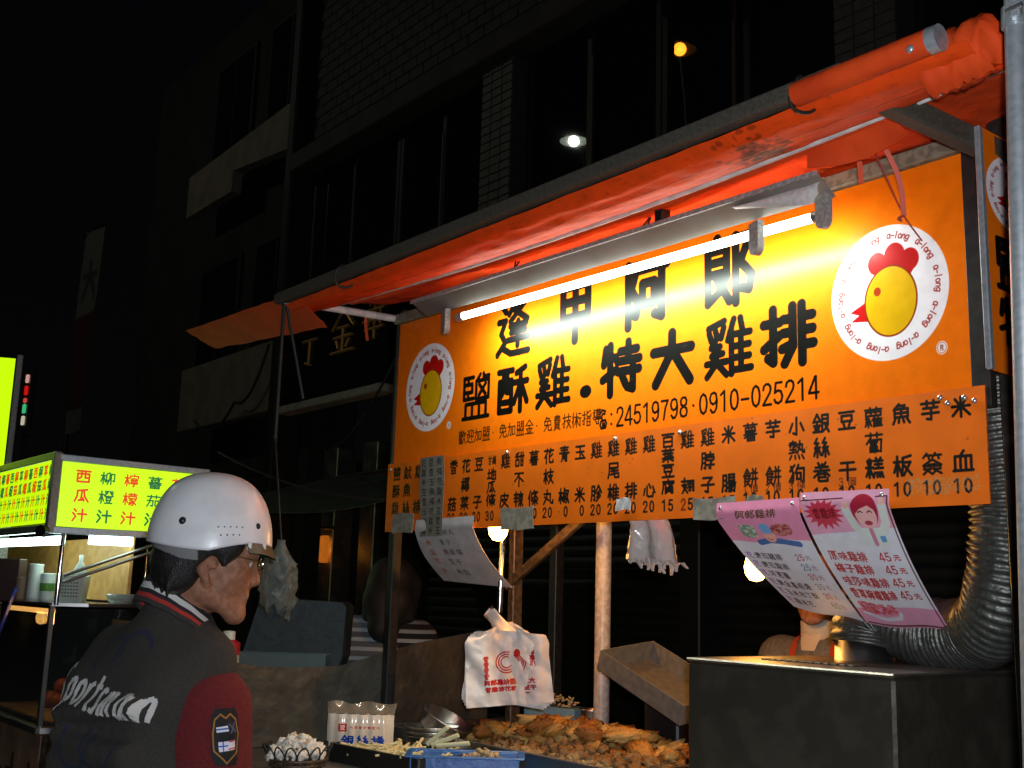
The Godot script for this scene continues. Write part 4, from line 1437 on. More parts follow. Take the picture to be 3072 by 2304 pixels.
	s.sheet(24, 10, func(u: float, v: float): return c + turn * Vector3((u - 0.5) * 0.19, 0.1 * (1.0 - v), 0.035 - 0.02 * pow(absf(u * 2.0 - 1.0), 4.0) + 0.003 * sin(u * 38.0) + 0.004 * sin(v * 5.0)), 0.002)
	part("front", s, m, pk)
	var dough := mat(lin(0.72, 0.64, 0.54), 0.5)
	for k in 6:
		s = Shape.new(pk.position)
		s.lump(c + turn * Vector3(-0.078 + 0.031 * k, 0.05, -0.016), Vector3(0.016, 0.048, 0.024), 5 + k, 0.08, turn, 12, 10)
		part("roll", s, dough, pk)
	s = Shape.new(pk.position)
	s.sheet(24, 6, func(u: float, v: float): return c + turn * Vector3((u - 0.5) * (0.19 + 0.012 * v), 0.1 + 0.03 * v + 0.004 * sin(u * 13.0) * v, 0.02 * (1.0 - v) + 0.008 * sin(u * 21.0) * v), 0.0006)
	part("sealed_end", s, film, pk)

	# wire basket of white mushrooms
	var bk := thing("wire_basket", "small black wire basket with looped rim holding white mushrooms", "basket", Vector3(0.375, 1.03, 0.5))
	var bc := Vector3(0.375, 1.03, 0.5)
	for k in 16:
		s = Shape.new(bk.position)
		var path := []
		for j in 13:
			var a := TAU * (k + 1.6 * j / 12.0) / 16.0
			var h := sin(PI * j / 12.0)
			path.append(bc + Vector3(cos(a) * (0.07 + 0.022 * h), 0.012 + 0.055 * h, sin(a) * (0.07 + 0.022 * h)))
		s.tube(path, 0.0022, 6)
		part("loop", s, M.wire, bk)
	for ring in [[0.066, 0.003], [0.074, 0.018], [0.079, 0.03]]:
		s = Shape.new(bk.position)
		var path := []
		for j in 33:
			var a := TAU * j / 32.0
			path.append(bc + Vector3(cos(a) * ring[0], ring[1], sin(a) * ring[0]))
		s.tube(path, 0.004 if ring[1] > 0.01 else 0.0022, 6, false)
		part("hoop", s, M.brown_steel, bk)
	var cap := relief(worn(lin(0.6, 0.55, 0.46), lin(0.78, 0.74, 0.66), 0.6, 0, 55, 0.06, 9.0), 56, 0.1, 2.0)
	var kinds: Array[MeshInstance3D] = []
	for k in 4:
		s = Shape.new()
		s.lump(Vector3(0, 0.006, 0), [Vector3(0.018, 0.011, 0.016), Vector3(0.012, 0.01, 0.02), Vector3(0.02, 0.007, 0.013), Vector3(0.013, 0.013, 0.012)][k], 7 + k, 0.55, Basis(), 12, 8)
		s.tube([Vector3(0, -0.016, 0.002), Vector3(0.003, 0.004, 0)], 0.005, 8)
		var mush := MeshInstance3D.new()
		mush.mesh = s.done()
		mush.material_override = cap
		kinds.append(mush)
	for k in 64:
		var r := 0.068 * sqrt(rng.randf())
		var a := rng.randf() * TAU
		var o: MeshInstance3D = kinds[k % 4].duplicate()
		o.name = numbered(self, "mushroom")
		add_child(o)
		o.position = bc + Vector3(cos(a) * r, 0.03 + 0.05 * (1.0 - pow(r / 0.075, 2.0)) * rng.randf_range(0.3, 1.0), sin(a) * r)
		o.rotation = Vector3(rng.randf_range(-1, 1), rng.randf() * TAU, rng.randf_range(-1, 1))
		o.scale = Vector3.ONE * rng.randf_range(0.6, 1.15)
		tag(o, "small white mushroom piled in the wire basket", "mushroom", "mushrooms in the wire basket")
	for o in kinds:
		o.free()

	# black box with pale strips of potato
	var bb := thing("black_box_tray", "black plastic tray of pale cut strips beside the steamed rolls", "tray", Vector3(0.45, 1.03, 0.22))
	var bt := Basis(Vector3.UP, 0.1)
	for w in [[Vector3(0, 0.003, 0), Vector3(0.38, 0.006, 0.2)], [Vector3(0, 0.025, 0.1), Vector3(0.39, 0.05, 0.005)], [Vector3(0, 0.025, -0.1), Vector3(0.39, 0.05, 0.005)], [Vector3(0.19, 0.025, 0), Vector3(0.005, 0.05, 0.195)], [Vector3(-0.19, 0.025, 0), Vector3(0.005, 0.05, 0.195)]]:
		s = Shape.new(bb.position)
		s.box(bb.position + bt * w[0], w[1], 0.002, bt)
		part("side" if w[0].y > 0.01 else "base", s, M.black_plastic, bb)
	s = Shape.new(bb.position)
	for k in 170:
		var p: Vector3 = bb.position + bt * Vector3(rng.randf_range(-0.14, 0.16), rng.randf_range(0.02, 0.05), rng.randf_range(-0.08, 0.08))
		var d := Vector3(rng.randf_range(-1, 1), rng.randf_range(-0.15, 0.25), rng.randf_range(-1, 1)).normalized() * rng.randf_range(0.02, 0.04)
		s.bar(p - d, p + d, 0.007, 0.006, 0.001)
	var strips := part("cut_strips", s, worn(lin(0.55, 0.42, 0.17), lin(0.7, 0.6, 0.32), 0.5, 0, 57, 0.05, 5.0))
	strips.position = bb.position
	tag(strips, "pale yellow cut strips piled in the black tray", "vegetable strips")
	strips.set_meta("kind", "stuff")
	# three long beans stick out of the pile
	for k in 3:
		var p: Vector3 = bb.position + bt * Vector3(0.05 + 0.02 * k, 0.06, -0.05)
		s = Shape.new(p)
		s.tube([p, p + Vector3(0.05 + 0.015 * k, 0.05 - 0.018 * k, -0.03 - 0.01 * k)], 0.0065, 8)
		var o := part("cut_stick", s, mat(lin(0.6, 0.58, 0.36), 0.45))
		o.position = p
		tag(o, ["pale stick standing steepest out of the cut strips", "pale stick leaning in the middle of the cut strips", "pale stick lying lowest on the cut strips"][k], "vegetable stick", "sticks on the cut strips")

	# blue basket with crumbs
	var bl := thing("blue_basket", "blue plastic basket with a little heap of crumbs in front of the tray", "basket", Vector3(0.665, 1.03, 0.16))
	var blue := relief(worn(lin(0.015, 0.09, 0.3), lin(0.022, 0.13, 0.4), 0.35, 0, 58, 0.03, 4.0), 59, 0.05, 1.0)
	var bo := bl.position
	for w in [[Vector3(0, 0.004, 0), Vector3(0.27, 0.006, 0.11), "base"], [Vector3(0, 0.028, 0.058), Vector3(0.285, 0.052, 0.004), "side"], [Vector3(0, 0.028, -0.058), Vector3(0.285, 0.052, 0.004), "side"], [Vector3(0.14, 0.028, 0), Vector3(0.004, 0.052, 0.112), "side"], [Vector3(-0.14, 0.028, 0), Vector3(0.004, 0.052, 0.112), "side"], [Vector3(0, 0.055, 0.066), Vector3(0.31, 0.005, 0.018), "rim"], [Vector3(0, 0.055, -0.066), Vector3(0.31, 0.005, 0.018), "rim"], [Vector3(0.148, 0.055, 0), Vector3(0.018, 0.005, 0.114), "rim"], [Vector3(-0.148, 0.055, 0), Vector3(0.018, 0.005, 0.114), "rim"]]:
		s = Shape.new(bo)
		s.box(bo + FACING * w[0], w[1], 0.0015, FACING)
		part(w[2], s, blue, bl)
	s = Shape.new(bo)
	for k in 260:
		var x := rng.randf_range(-0.07, 0.09)
		s.lump(bo + FACING * Vector3(x + 0.03, 0.02 + 0.05 * rng.randf() * (1.0 - absf(x - 0.02) / 0.11), rng.randf_range(-0.045, 0.045)), Vector3.ONE * rng.randf_range(0.004, 0.008), k, 0.4, Basis(), 6, 5)
	var crumbs := part("crumbs", s, worn(lin(0.3, 0.2, 0.1), lin(0.45, 0.33, 0.18), 0.7, 0, 61, 0.1, 8.0))
	crumbs.position = bo
	tag(crumbs, "brown crumbs heaped in the blue basket", "crumbs")
	crumbs.set_meta("kind", "stuff")

	# behind the tray: a pale blue tub of strips, a steel cup and a tilted carton
	var tub := thing("pale_blue_tub", "small pale blue tub of crisp strips behind the tray", "tub", Vector3(0.2, 1.03, -0.56))
	s = Shape.new(tub.position)
	s.box(Vector3(0.2, 1.085, -0.56), Vector3(0.2, 0.11, 0.1), 0.006, Basis(Vector3.UP, 0.3))
	part("body", s, mat(lin(0.2, 0.36, 0.42), 0.4), tub)
	s = Shape.new(tub.position)
	for k in 60:
		var p := Vector3(0.2 + rng.randf_range(-0.08, 0.08), 1.142 + rng.randf_range(0, 0.03), -0.56 + rng.randf_range(-0.035, 0.035))
		s.bar(p, p + Vector3(rng.randf_range(-0.02, 0.02), rng.randf_range(0, 0.015), rng.randf_range(-0.02, 0.02)) + Vector3(0.004, 0, 0), 0.006, 0.005, 0.001)
	var crisp := part("crisp_strips", s, mat(lin(0.6, 0.42, 0.18), 0.6))
	crisp.position = tub.position
	tag(crisp, "crisp yellow strips heaped in the pale blue tub", "fried strips")
	crisp.set_meta("kind", "stuff")
	var cup := thing("steel_cup", "short steel cup beside the pale blue tub", "cup", Vector3(0.375, 1.03, -0.56))
	s = Shape.new(cup.position)
	s.lathe([Vector2(0, 0.02), Vector2(0.03, 0.02), Vector2(0.036, 0.115), Vector2(0.039, 0.118), Vector2(0.037, 0.112), Vector2(0.034, 0.06), Vector2(0.034, 0.0), Vector2(0, 0)], 22, Transform3D(Basis(), cup.position))
	part("body", s, M.stainless, cup)
	var carton := thing("cardboard_tray", "greasy grey cardboard tray propped at a slant beside the fryer", "cardboard tray", Vector3(0.86, 1.03, -0.42))
	var card := worn(lin(0.11, 0.112, 0.1), lin(0.15, 0.145, 0.125), 0.7, 0, 62, 0.02, 5.0)
	var ct := Basis(Vector3(0.924, -0.383, 0), Vector3(0.383, 0.924, 0), Vector3(0, 0, 1)).rotated(Vector3.RIGHT, 0.12)
	var co := Vector3(0.81, 1.245, -0.44)
	for w in [[Vector3(0, 0, 0), Vector3(0.34, 0.004, 0.22), "base"], [Vector3(0, 0.03, 0.11), Vector3(0.34, 0.06, 0.004), "side"], [Vector3(0, 0.03, -0.11), Vector3(0.34, 0.06, 0.004), "side"], [Vector3(-0.17, 0.03, 0), Vector3(0.004, 0.06, 0.22), "side"], [Vector3(0.17, 0.03, 0), Vector3(0.004, 0.06, 0.22), "side"]]:
		s = Shape.new(carton.position)
		s.box(co + ct * w[0], w[1], 0.001, ct)
		part(w[2], s, card, carton)
	var crate := thing("prop_crate", "dark plastic crate propping up the cardboard tray behind the fryer", "crate", Vector3(0.74, 1.03, -0.53))
	s = Shape.new(crate.position)
	s.box(Vector3(0.74, 1.13, -0.53), Vector3(0.14, 0.2, 0.06), 0.006)
	part("body", s, M.black_plastic, crate)

# ---------------------------------------------------------------- the covered fryer and its duct
func build_fryer():
	var t := thing("fryer_hood", "big dull steel fryer hood with a round flue collar at the right of the counter", "fryer", Vector3(1.67, 1.03, -0.12))
	var s := Shape.new(t.position)
	s.box(Vector3(1.668, 1.202, -0.11), Vector3(0.51, 0.34, 0.46), 0.006)
	part("body", s, relief(worn(lin(0.05, 0.044, 0.032), lin(0.066, 0.058, 0.043), 0.45, 0.5, 70, 0.02, 1.5), 71, 0.03, 1.0), t)
	s = Shape.new(t.position)
	s.box(Vector3(1.668, 1.376, -0.11), Vector3(0.515, 0.007, 0.465), 0.003)
	part("lid", s, worn(lin(0.16, 0.145, 0.115), lin(0.24, 0.22, 0.18), 0.3, 0.85, 74, 0.01, 1.5), t)
	for k in 12:   # louvres in the lid
		s = Shape.new(t.position)
		s.box(Vector3(1.53 + k * 0.02, 1.381, -0.02), Vector3(0.012, 0.004, 0.05), 0.001)
		part("louvre", s, M.brown_steel, t)
	s = Shape.new(t.position)
	s.lathe([Vector2(0.0, 0.07), Vector2(0.062, 0.07), Vector2(0.064, 0.0), Vector2(0.075, 0.0), Vector2(0.075, -0.004)], 28, Transform3D(Basis(), Vector3(1.6, 1.378, -0.265)))
	part("flue_collar", s, M.stainless, t)
	var duct := thing("flexible_duct", "ribbed silver flexible duct bending up from the fryer hood", "duct", Vector3(1.6, 1.41, -0.27))
	var path: Array = curve([Vector3(1.6, 1.41, -0.27), Vector3(1.605, 1.455, -0.28), Vector3(1.65, 1.475, -0.3), Vector3(1.72, 1.452, -0.3), Vector3(1.79, 1.445, -0.29), Vector3(1.89, 1.455, -0.25), Vector3(1.98, 1.5, -0.17), Vector3(2.025, 1.6, -0.13), Vector3(2.035, 1.72, -0.13), Vector3(2.02, 1.85, -0.14), Vector3(2.0, 2.0, -0.17), Vector3(1.97, 2.3, -0.22)], 330)
	var radii := []
	for k in path.size():
		radii.append(0.074 + 0.0042 * sin(k * TAU / 4.0) + 0.002 * sin(k * 0.31) * sin(k * 0.071) + 0.0006 * sin(k * 1.9))
	s = Shape.new(duct.position)
	s.tube(path, radii, 26, false)
	var foil := relief(worn(lin(0.085, 0.088, 0.076), lin(0.12, 0.123, 0.108), 0.45, 0.7, 72, 0.05, 3.0), 73, 0.06, 2.0)
	part("hose", s, foil, duct)
	# a pale corner of worktop in front of the hood
	var ch := thing("chopping_board", "pale plastic board lying in front of the fryer hood", "board", Vector3(1.42, 1.03, 0.18))
	s = Shape.new(ch.position)
	s.box(Vector3(1.44, 1.041, 0.24), Vector3(0.36, 0.02, 0.2), 0.004)
	part("board", s, mat(lin(0.45, 0.47, 0.5), 0.5), ch)

# ---------------------------------------------------------------- the juice stall to the left
func lit_panel(tex: ImageTexture, energy: float) -> StandardMaterial3D:
	var m := mat(Color.WHITE, 0.35)
	m.albedo_texture = tex
	m.emission_enabled = true
	m.emission_texture = tex
	m.emission = Color.BLACK
	m.emission_operator = BaseMaterial3D.EMISSION_OP_ADD
	m.emission_energy_multiplier = energy
	return m

func build_left_stall():
	var lime := Color(0.74, 0.93, 0.04)
	var red := Color(0.8, 0.2, 0.03)
	var green := Color(0.05, 0.36, 0.2)
	canvas(512, 210, lime)
	var cols := ["西瓜汁", "柳橙汁", "檸檬汁", "蕃茄汁", "草瓜汁"]
	for k in 5:
		for j in 3:
			write_sign(cols[k][j], Vector2(52 + k * 84, 22 + j * 63), Vector2(50, 0), Vector2(0, 42), 3.2 if cols[k][j] in "西瓜汁" else 2.4, red if k % 2 == 0 else green)
	var big := printed()
	canvas(512, 180, lime)
	for k in 14:
		for j in 4:
			write_sign(cols[(k * 2 + j) % 5][j % 3 if j < 3 else 2], Vector2(10 + k * 36, 10 + j * 42), Vector2(26, 0), Vector2(0, 32), 2.2, red if k % 2 == 0 else green)
	var many := printed()
	var c := Vector3(-2.042, 0, 0.488)
	var along := Vector3(0.208, 0, -0.978)
	var out := Vector3(0.978, 0, 0.208)
	var t := thing("juice_stall", "juice stall with a lime light box sign, glass case and shelf of cups", "stall", c)
	var s := Shape.new(c)
	# light box: two lit faces, grey frame
	s.flat()
	var a := c + Vector3(0, 2.037, 0) + along * 0.02
	var b := c + along * 0.66 + Vector3(0, 2.02, 0)
	s.quad(a, b, b - Vector3(0, 0.282, 0), a - Vector3(0, 0.292, 0))
	part("lit_panel", s, lit_panel(big, LIME), t)
	s = Shape.new(c)
	s.flat()
	s.quad(Vector3(-3.2, 2.045, 0.488), Vector3(-2.075, 2.045, 0.488), Vector3(-2.075, 1.76, 0.488), Vector3(-3.2, 1.76, 0.488))
	part("lit_panel", s, lit_panel(many, LIME), t)
	s = Shape.new(c)
	var e := a - along * 0.02
	s.bar(Vector3(c.x - 0.014, 1.715, c.z - 0.004), Vector3(c.x - 0.014, 2.075, c.z - 0.004), 0.04, 0.04, 0.003, Vector3.RIGHT)
	part("frame", s, M.galvanised, t)
	for y in [2.055, 1.728]:
		s = Shape.new(c)
		s.bar(c + Vector3(0, y, 0) - out * 0.012, c + along * 0.68 + Vector3(0, y - (0.02 if y > 1.9 else 0.0), 0) - out * 0.012, 0.03, 0.03, 0.003)
		part("frame", s, M.galvanised, t)
		s = Shape.new(c)
		s.bar(Vector3(-3.25, y + 0.01, 0.476), Vector3(-2.07, y + 0.01, 0.476), 0.03, 0.036, 0.003)
		part("frame", s, M.galvanised, t)
	s = Shape.new(c)
	s.box(Vector3(-2.6, 2.055, 0.1), Vector3(1.1, 0.02, 0.7), 0.004)
	part("roof", s, M.dark_steel, t)
	s = Shape.new(c)
	s.tube([c + Vector3(-0.005, 1.72, 0.02), c + Vector3(0.012, 1.72, 0.045)], 0.027, 16)
	part("knob", s, M.black_plastic, t)
	var l := AreaLight3D.new()
	l.name = "panel_light"
	l.light_color = Color(0.75, 1.0, 0.1)
	l.light_energy = 0.004
	l.area_size = Vector2(0.64, 0.28)
	l.area_range = 10.0
	l.area_attenuation = 2.0
	l.shadow_enabled = true
	t.add_child(l)
	l.global_position = c + along * 0.34 + Vector3(0, 1.89, 0) + out * 0.006
	l.global_basis = Basis(along, Vector3.UP, along.cross(Vector3.UP))
	# tubes under the box
	for k in [[Vector3(-3.1, 1.69, 0.43), Vector3(-2.085, 1.685, 0.43)], [c + along * 0.17 - out * 0.03 + Vector3(0, 1.692, 0), c + along * 0.36 - out * 0.03 + Vector3(0, 1.692, 0)]]:
		s = Shape.new(c)
		s.tube(k, 0.02, 12)
		part("tube_light", s, glow(Color(0.86, 1.0, 0.97), 9.0), t)
	# posts, shelf, back wall
	for p in [c + along * 0.06 - out * 0.02, c + along * 0.86 - out * 0.03, Vector3(-3.15, 0, 0.45), Vector3(-3.15, 0, -0.38)]:
		s = Shape.new(c)
		s.tube([p + Vector3(0, 1.4, 0), p + Vector3(0, 1.72, 0)], 0.011, 12)
		part("post", s, M.chrome, t)
	s = Shape.new(c)
	s.tube([c + along * 0.08 - out * 0.03 + Vector3(0, 1.53, 0), c + along * 0.5 - out * 0.05 + Vector3(0, 1.7, 0)], 0.008, 8)
	s.tube([c + along * 0.08 - out * 0.03 + Vector3(0, 1.5, 0), c + along * 0.5 - out * 0.05 + Vector3(0, 1.67, 0)], 0.008, 8)
	part("brace", s, M.dull_stainless, t)
	s = Shape.new(c)
	s.box(Vector3(-3.2, 1.57, 0.1), Vector3(2.26, 0.3, 0.02), 0.003)
	part("back_panel", s, worn(lin(0.55, 0.27, 0.08), lin(0.65, 0.34, 0.11), 0.5, 0, 80, 0.02, 2.0), t)
	s = Shape.new(c)
	s.prism(PackedVector2Array([Vector2(-3.2, -0.44), Vector2(-2.06, -0.44), Vector2(-2.0, -0.3), Vector2(-2.06, 0.0), Vector2(-1.9, 0.36), Vector2(-3.2, 0.36)]), 0.014, Transform3D(Basis(Vector3.RIGHT, Vector3(0, 0, -1), Vector3.UP), Vector3(0, 1.395, 0)))
	part("shelf", s, M.stainless, t)
	# glass case under the shelf
	var glass := mat(lin(0.04, 0.05, 0.05), 0.03)
	glass.transparency = BaseMaterial3D.TRANSPARENCY_ALPHA
	glass.albedo_color.a = 0.22
	s = Shape.new(c)
	s.box(Vector3(-2.62, 1.125, 0.43), Vector3(1.05, 0.52, 0.006))
	part("pane", s, glass, t)
	s = Shape.new(c)
	var mid := c + along * 0.42 - out * 0.06
	s.box(mid + Vector3(0, 1.125, 0), Vector3(0.006, 0.52, 0.72), 0.0, Basis(out, Vector3.UP, -along))
	part("pane", s, glass, t)
	s = Shape.new(c)
	s.bar(Vector3(-2.085, 0.86, 0.432), Vector3(-2.085, 1.4, 0.432), 0.022, 0.022, 0.002, Vector3.RIGHT)
	part("case_frame", s, M.stainless, t)
	s = Shape.new(c)
	s.bar(Vector3(-3.2, 0.862, 0.44), Vector3(-2.07, 0.862, 0.44), 0.03, 0.03, 0.003)
	part("case_frame", s, M.stainless, t)
	s = Shape.new(c)
	s.bar(c + Vector3(-0.03, 0.862, -0.05), mid + along * 0.42 + Vector3(0, 0.862, 0), 0.03, 0.03, 0.003)
	part("case_frame", s, M.stainless, t)
	s = Shape.new(c)
	s.box(Vector3(-2.6, 0.88, 0.0), Vector3(0.95, 0.02, 0.75), 0.003)
	part("case_floor", s, M.shop_wall, t)
	s = Shape.new(c)
	s.box(Vector3(-2.6, 1.1, -0.2), Vector3(0.95, 0.42, 0.02), 0.003)
	part("case_back", s, M.shop_wall, t)
	s = Shape.new(c)
	s.tube([Vector3(-3.0, 1.365, 0.36), Vector3(-2.3, 1.365, 0.36)], 0.012, 10)
	part("case_lamp", s, glow(Color(1.0, 0.75, 0.4), 1.2), t)
	var cl := OmniLight3D.new()
	cl.name = "case_glow"
	cl.light_color = Color(1.0, 0.75, 0.4)
	cl.light_energy = 0.02
	cl.light_size = 0.03
	cl.omni_range = 5.0
	cl.omni_attenuation = 2.0
	cl.shadow_enabled = true
	t.add_child(cl)
	cl.global_position = Vector3(-2.5, 1.33, 0.36)
	# cart body with a lettered front board
	canvas(512, 300, Color(0.66, 0.52, 0.42))
	write("大牛肉大", Vector2(24, 60), Vector2(104, 150), 124, 9, Color(0.42, 0.2, 0.14))
	speckle(0.3, 0.01, 51)
	var board := mat(Color.WHITE, 0.5)
	board.albedo_texture = printed()
	s = Shape.new(c)
	s.box(Vector3(-2.62, 0.45, 0.02), Vector3(1.04, 0.78, 0.78), 0.01)
	part("cart_body", s, M.brown_steel, t)
	s = Shape.new(c)
	s.sheet(4, 2, func(u: float, v: float): return Vector3(-3.15 + 1.06 * u, 0.835 - 0.62 * v, 0.42), 0.004)
	part("front_board", s, board, t)

	# things on the shelf
	var basket := thing("perforated_basket", "white perforated plastic basket on the juice stall shelf", "basket", Vector3(-2.13, 1.409, 0.33))
	var white := mat(lin(0.66, 0.7, 0.66), 0.45)
	var bp := basket.position
	s = Shape.new(bp)
	s.lathe([Vector2(0.0, 0.004), Vector2(0.058, 0.004), Vector2(0.072, 0.125), Vector2(0.077, 0.125), Vector2(0.075, 0.118), Vector2(0.06, 0.0), Vector2(0.0, 0.0)], 4, Transform3D(FACING * Basis(Vector3.UP, PI / 4), bp))
	part("body", s, white, basket)
	for k in 30:
		s = Shape.new(bp)
		var p := bp + FACING * Vector3(-0.032 + (k % 6) * 0.0128, 0.03 + (k / 6) * 0.015, 0.0445 + 0.0018 * (k / 6))
		s.box(p, Vector3(0.007, 0.006, 0.003), 0.0, FACING)
		part("slot", s, mat(lin(0.12, 0.12, 0.11), 0.6), basket)
	for k in 3:
		var p := bp + FACING * Vector3(-0.125 - 0.06 * k, 0, -0.01)
		var cup := thing("paper_cup_stack", ["stack of white cups with a green band beside the perforated basket", "tall pale cup stack second from the perforated basket", "short dim cup stack at the left end of the shelf"][k], "cups", p, "cup stacks on the juice stall shelf")
		s = Shape.new(p)
		var h: float = [0.13, 0.17, 0.11][k]
		var prof := [Vector2(0, 0.0), Vector2(0.026, 0.0)]
		for j in 7:
			prof.append(Vector2(0.033, h * (j + 0.8) / 7.0))
			prof.append(Vector2(0.031, h * (j + 1.0) / 7.0))
		prof.append(Vector2(0, h))
		s.lathe(prof, 18, Transform3D(Basis(), p))
		part("cups", s, white if k != 2 else mat(lin(0.2, 0.12, 0.08), 0.6), cup)
		if k == 0:
			s = Shape.new(p)
			s.lathe([Vector2(0.0335, 0.05), Vector2(0.034, 0.085)], 18, Transform3D(Basis(), p))
			part("band", s, mat(lin(0.12, 0.32, 0.04), 0.5), cup)
	var box := thing("dark_carton", "dark carton standing at the left of the juice stall shelf", "carton", bp + FACING * Vector3(-0.3, 0, -0.02))
	s = Shape.new(box.position)
	s.box(box.position + Vector3(0, 0.095, 0), Vector3(0.1, 0.19, 0.08), 0.003, FACING)
	part("body", s, mat(lin(0.05, 0.025, 0.02), 0.6), box)
	var bag := thing("clear_bag", "small clear plastic bag knotted above the perforated basket", "plastic bag", bp + Vector3(0, 0.12, -0.02))
	s = Shape.new(bag.position)
	s.lathe([Vector2(0.0, 0.0), Vector2(0.03, 0.005), Vector2(0.028, 0.03), Vector2(0.008, 0.07), Vector2(0.011, 0.095), Vector2(0.0, 0.1)], 10, Transform3D(Basis(), bag.position))
	part("film", s, mat(lin(0.5, 0.52, 0.5), 0.25), bag)
	var tray := thing("glass_dish", "low glass dish on the corner of the juice stall shelf", "dish", Vector3(-2.12, 1.409, 0.1))
	s = Shape.new(tray.position)
	s.lathe([Vector2(0, 0.006), Vector2(0.06, 0.006), Vector2(0.08, 0.045), Vector2(0.084, 0.045), Vector2(0.064, 0.0), Vector2(0, 0)], 22, Transform3D(Basis(), tray.position))
	part("body", s, mat(lin(0.3, 0.32, 0.3), 0.1), tray)
	var ins := thing("fruit_pile", "dim red fruit inside the juice stall glass case", "fruit", Vector3(-2.4, 0.89, 0.15))
	for k in 14:
		s = Shape.new(ins.position)
		s.lump(Vector3(-2.72 + (k % 7) * 0.1, 0.93 + 0.06 * (k / 7), 0.2 - 0.05 * (k / 7)), Vector3.ONE * 0.042, k, 0.06, Basis(), 12, 8)
		part("fruit", s, mat(lin(0.25, 0.07, 0.03), 0.45), ins)
	var strip := thing("blue_strip", "bright blue plastic strip slanting past the juice stall", "plastic strip", Vector3(-2.16, 1.2, 0.62))
	s = Shape.new(strip.position)
	s.sheet(1, 8, func(u: float, v: float): return Vector3(-2.185 + 0.03 * u - 0.05 * v, 1.47 - 0.24 * v, 0.56 + 0.05 * v + 0.02 * u), 0.003)
	part("strip", s, mat(lin(0.03, 0.06, 0.5), 0.35), strip)

	# the tall lime sign at the edge of the picture
	canvas(128, 256, lime)
	write_sign("汁", Vector2(30, 150), Vector2(80, 0), Vector2(0, 90), 9, Color(0.1, 0.4, 0.32))
	var tex := printed()
	var sg := thing("lime_sign", "tall lime light box sign cut off by the left edge", "light box sign", Vector3(-3.3, 0, 0.62))
	s = Shape.new(sg.position)
	s.flat()
	var q := Vector3(-3.148, 0, 0.44)
	var w := Vector3(-0.5, 0, 0.66)
	s.quad(q + w + Vector3(0, 2.72, 0), q + Vector3(0.005, 2.678, 0), q + Vector3(-0.105, 2.1, -0.03), q + w + Vector3(-0.105, 2.1, 0))
	part("lit_panel", s, lit_panel(tex, LIME), sg)
	s = Shape.new(sg.position)
	s.bar(q + Vector3(0.018, 2.7, -0.02), q + Vector3(-0.095, 2.08, -0.05), 0.03, 0.12, 0.003)
	s.bar(q + Vector3(-0.09, 2.1, -0.06), q + Vector3(-0.09, 0, -0.06), 0.06, 0.06, 0.003, Vector3.RIGHT)
	part("frame", s, M.grey_plastic, sg)

	# far shop sign: a column of coloured lights
	var fs := thing("far_light_sign", "distant vertical sign of small white, red and green lights", "light sign", Vector3(-9.45, 0, -1.25))
	s = Shape.new(fs.position)
	s.box(Vector3(-9.46, 3.4, -1.32), Vector3(0.16, 0.75, 0.06), 0.01)
	s.bar(Vector3(-9.46, 3.1, -1.32), Vector3(-9.46, 0, -1.32), 0.06, 0.05, 0.004, Vector3.RIGHT)
	part("box", s, M.dark_steel, fs)
	for k in [[3.66, 0.09, Color(1, 0.75, 0.7)], [3.53, 0.1, Color(1, 0.1, 0.06)], [3.42, 0.05, Color(0.95, 0.35, 0.3)], [3.33, 0.1, Color(0.3, 0.9, 0.6)], [3.2, 0.1, Color(0.95, 0.9, 0.8)]]:
		s = Shape.new(fs.position)
		s.box(Vector3(-9.44, k[0], -1.27), Vector3(0.05, k[1], 0.03), 0.008)
		part("lit_segment", s, glow(k[2], 0.35), fs)
	# dim dark awning over the shops behind the juice stall
	var aw := thing("dark_awning", "dim dark cloth awning sagging behind the juice stall", "awning", Vector3(-2.6, 0, -1.6))
	s = Shape.new(aw.position)
	s.sheet(20, 8, func(u: float, v: float): return Vector3(lerpf(-4.6, -1.2, u), 2.42 - 0.35 * v - 0.1 * sin(PI * u), lerpf(-2.5, -1.3, v) + 0.05 * sin(u * 9.0)), 0.004)
	part("cloth", s, worn(lin(0.035, 0.04, 0.035), lin(0.06, 0.065, 0.055), 0.8, 0, 81, 0.02, 1.0), aw)
	s = Shape.new(aw.position)
	s.tube([Vector3(-4.6, 2.4, -2.5), Vector3(-1.2, 2.4, -2.5)], 0.02, 8)
	s.tube([Vector3(-4.55, 2.4, -2.5), Vector3(-4.55, 2.4, -3.1)], 0.02, 8)
	part("rail", s, M.dark_steel, aw)

const LIME := 0.75

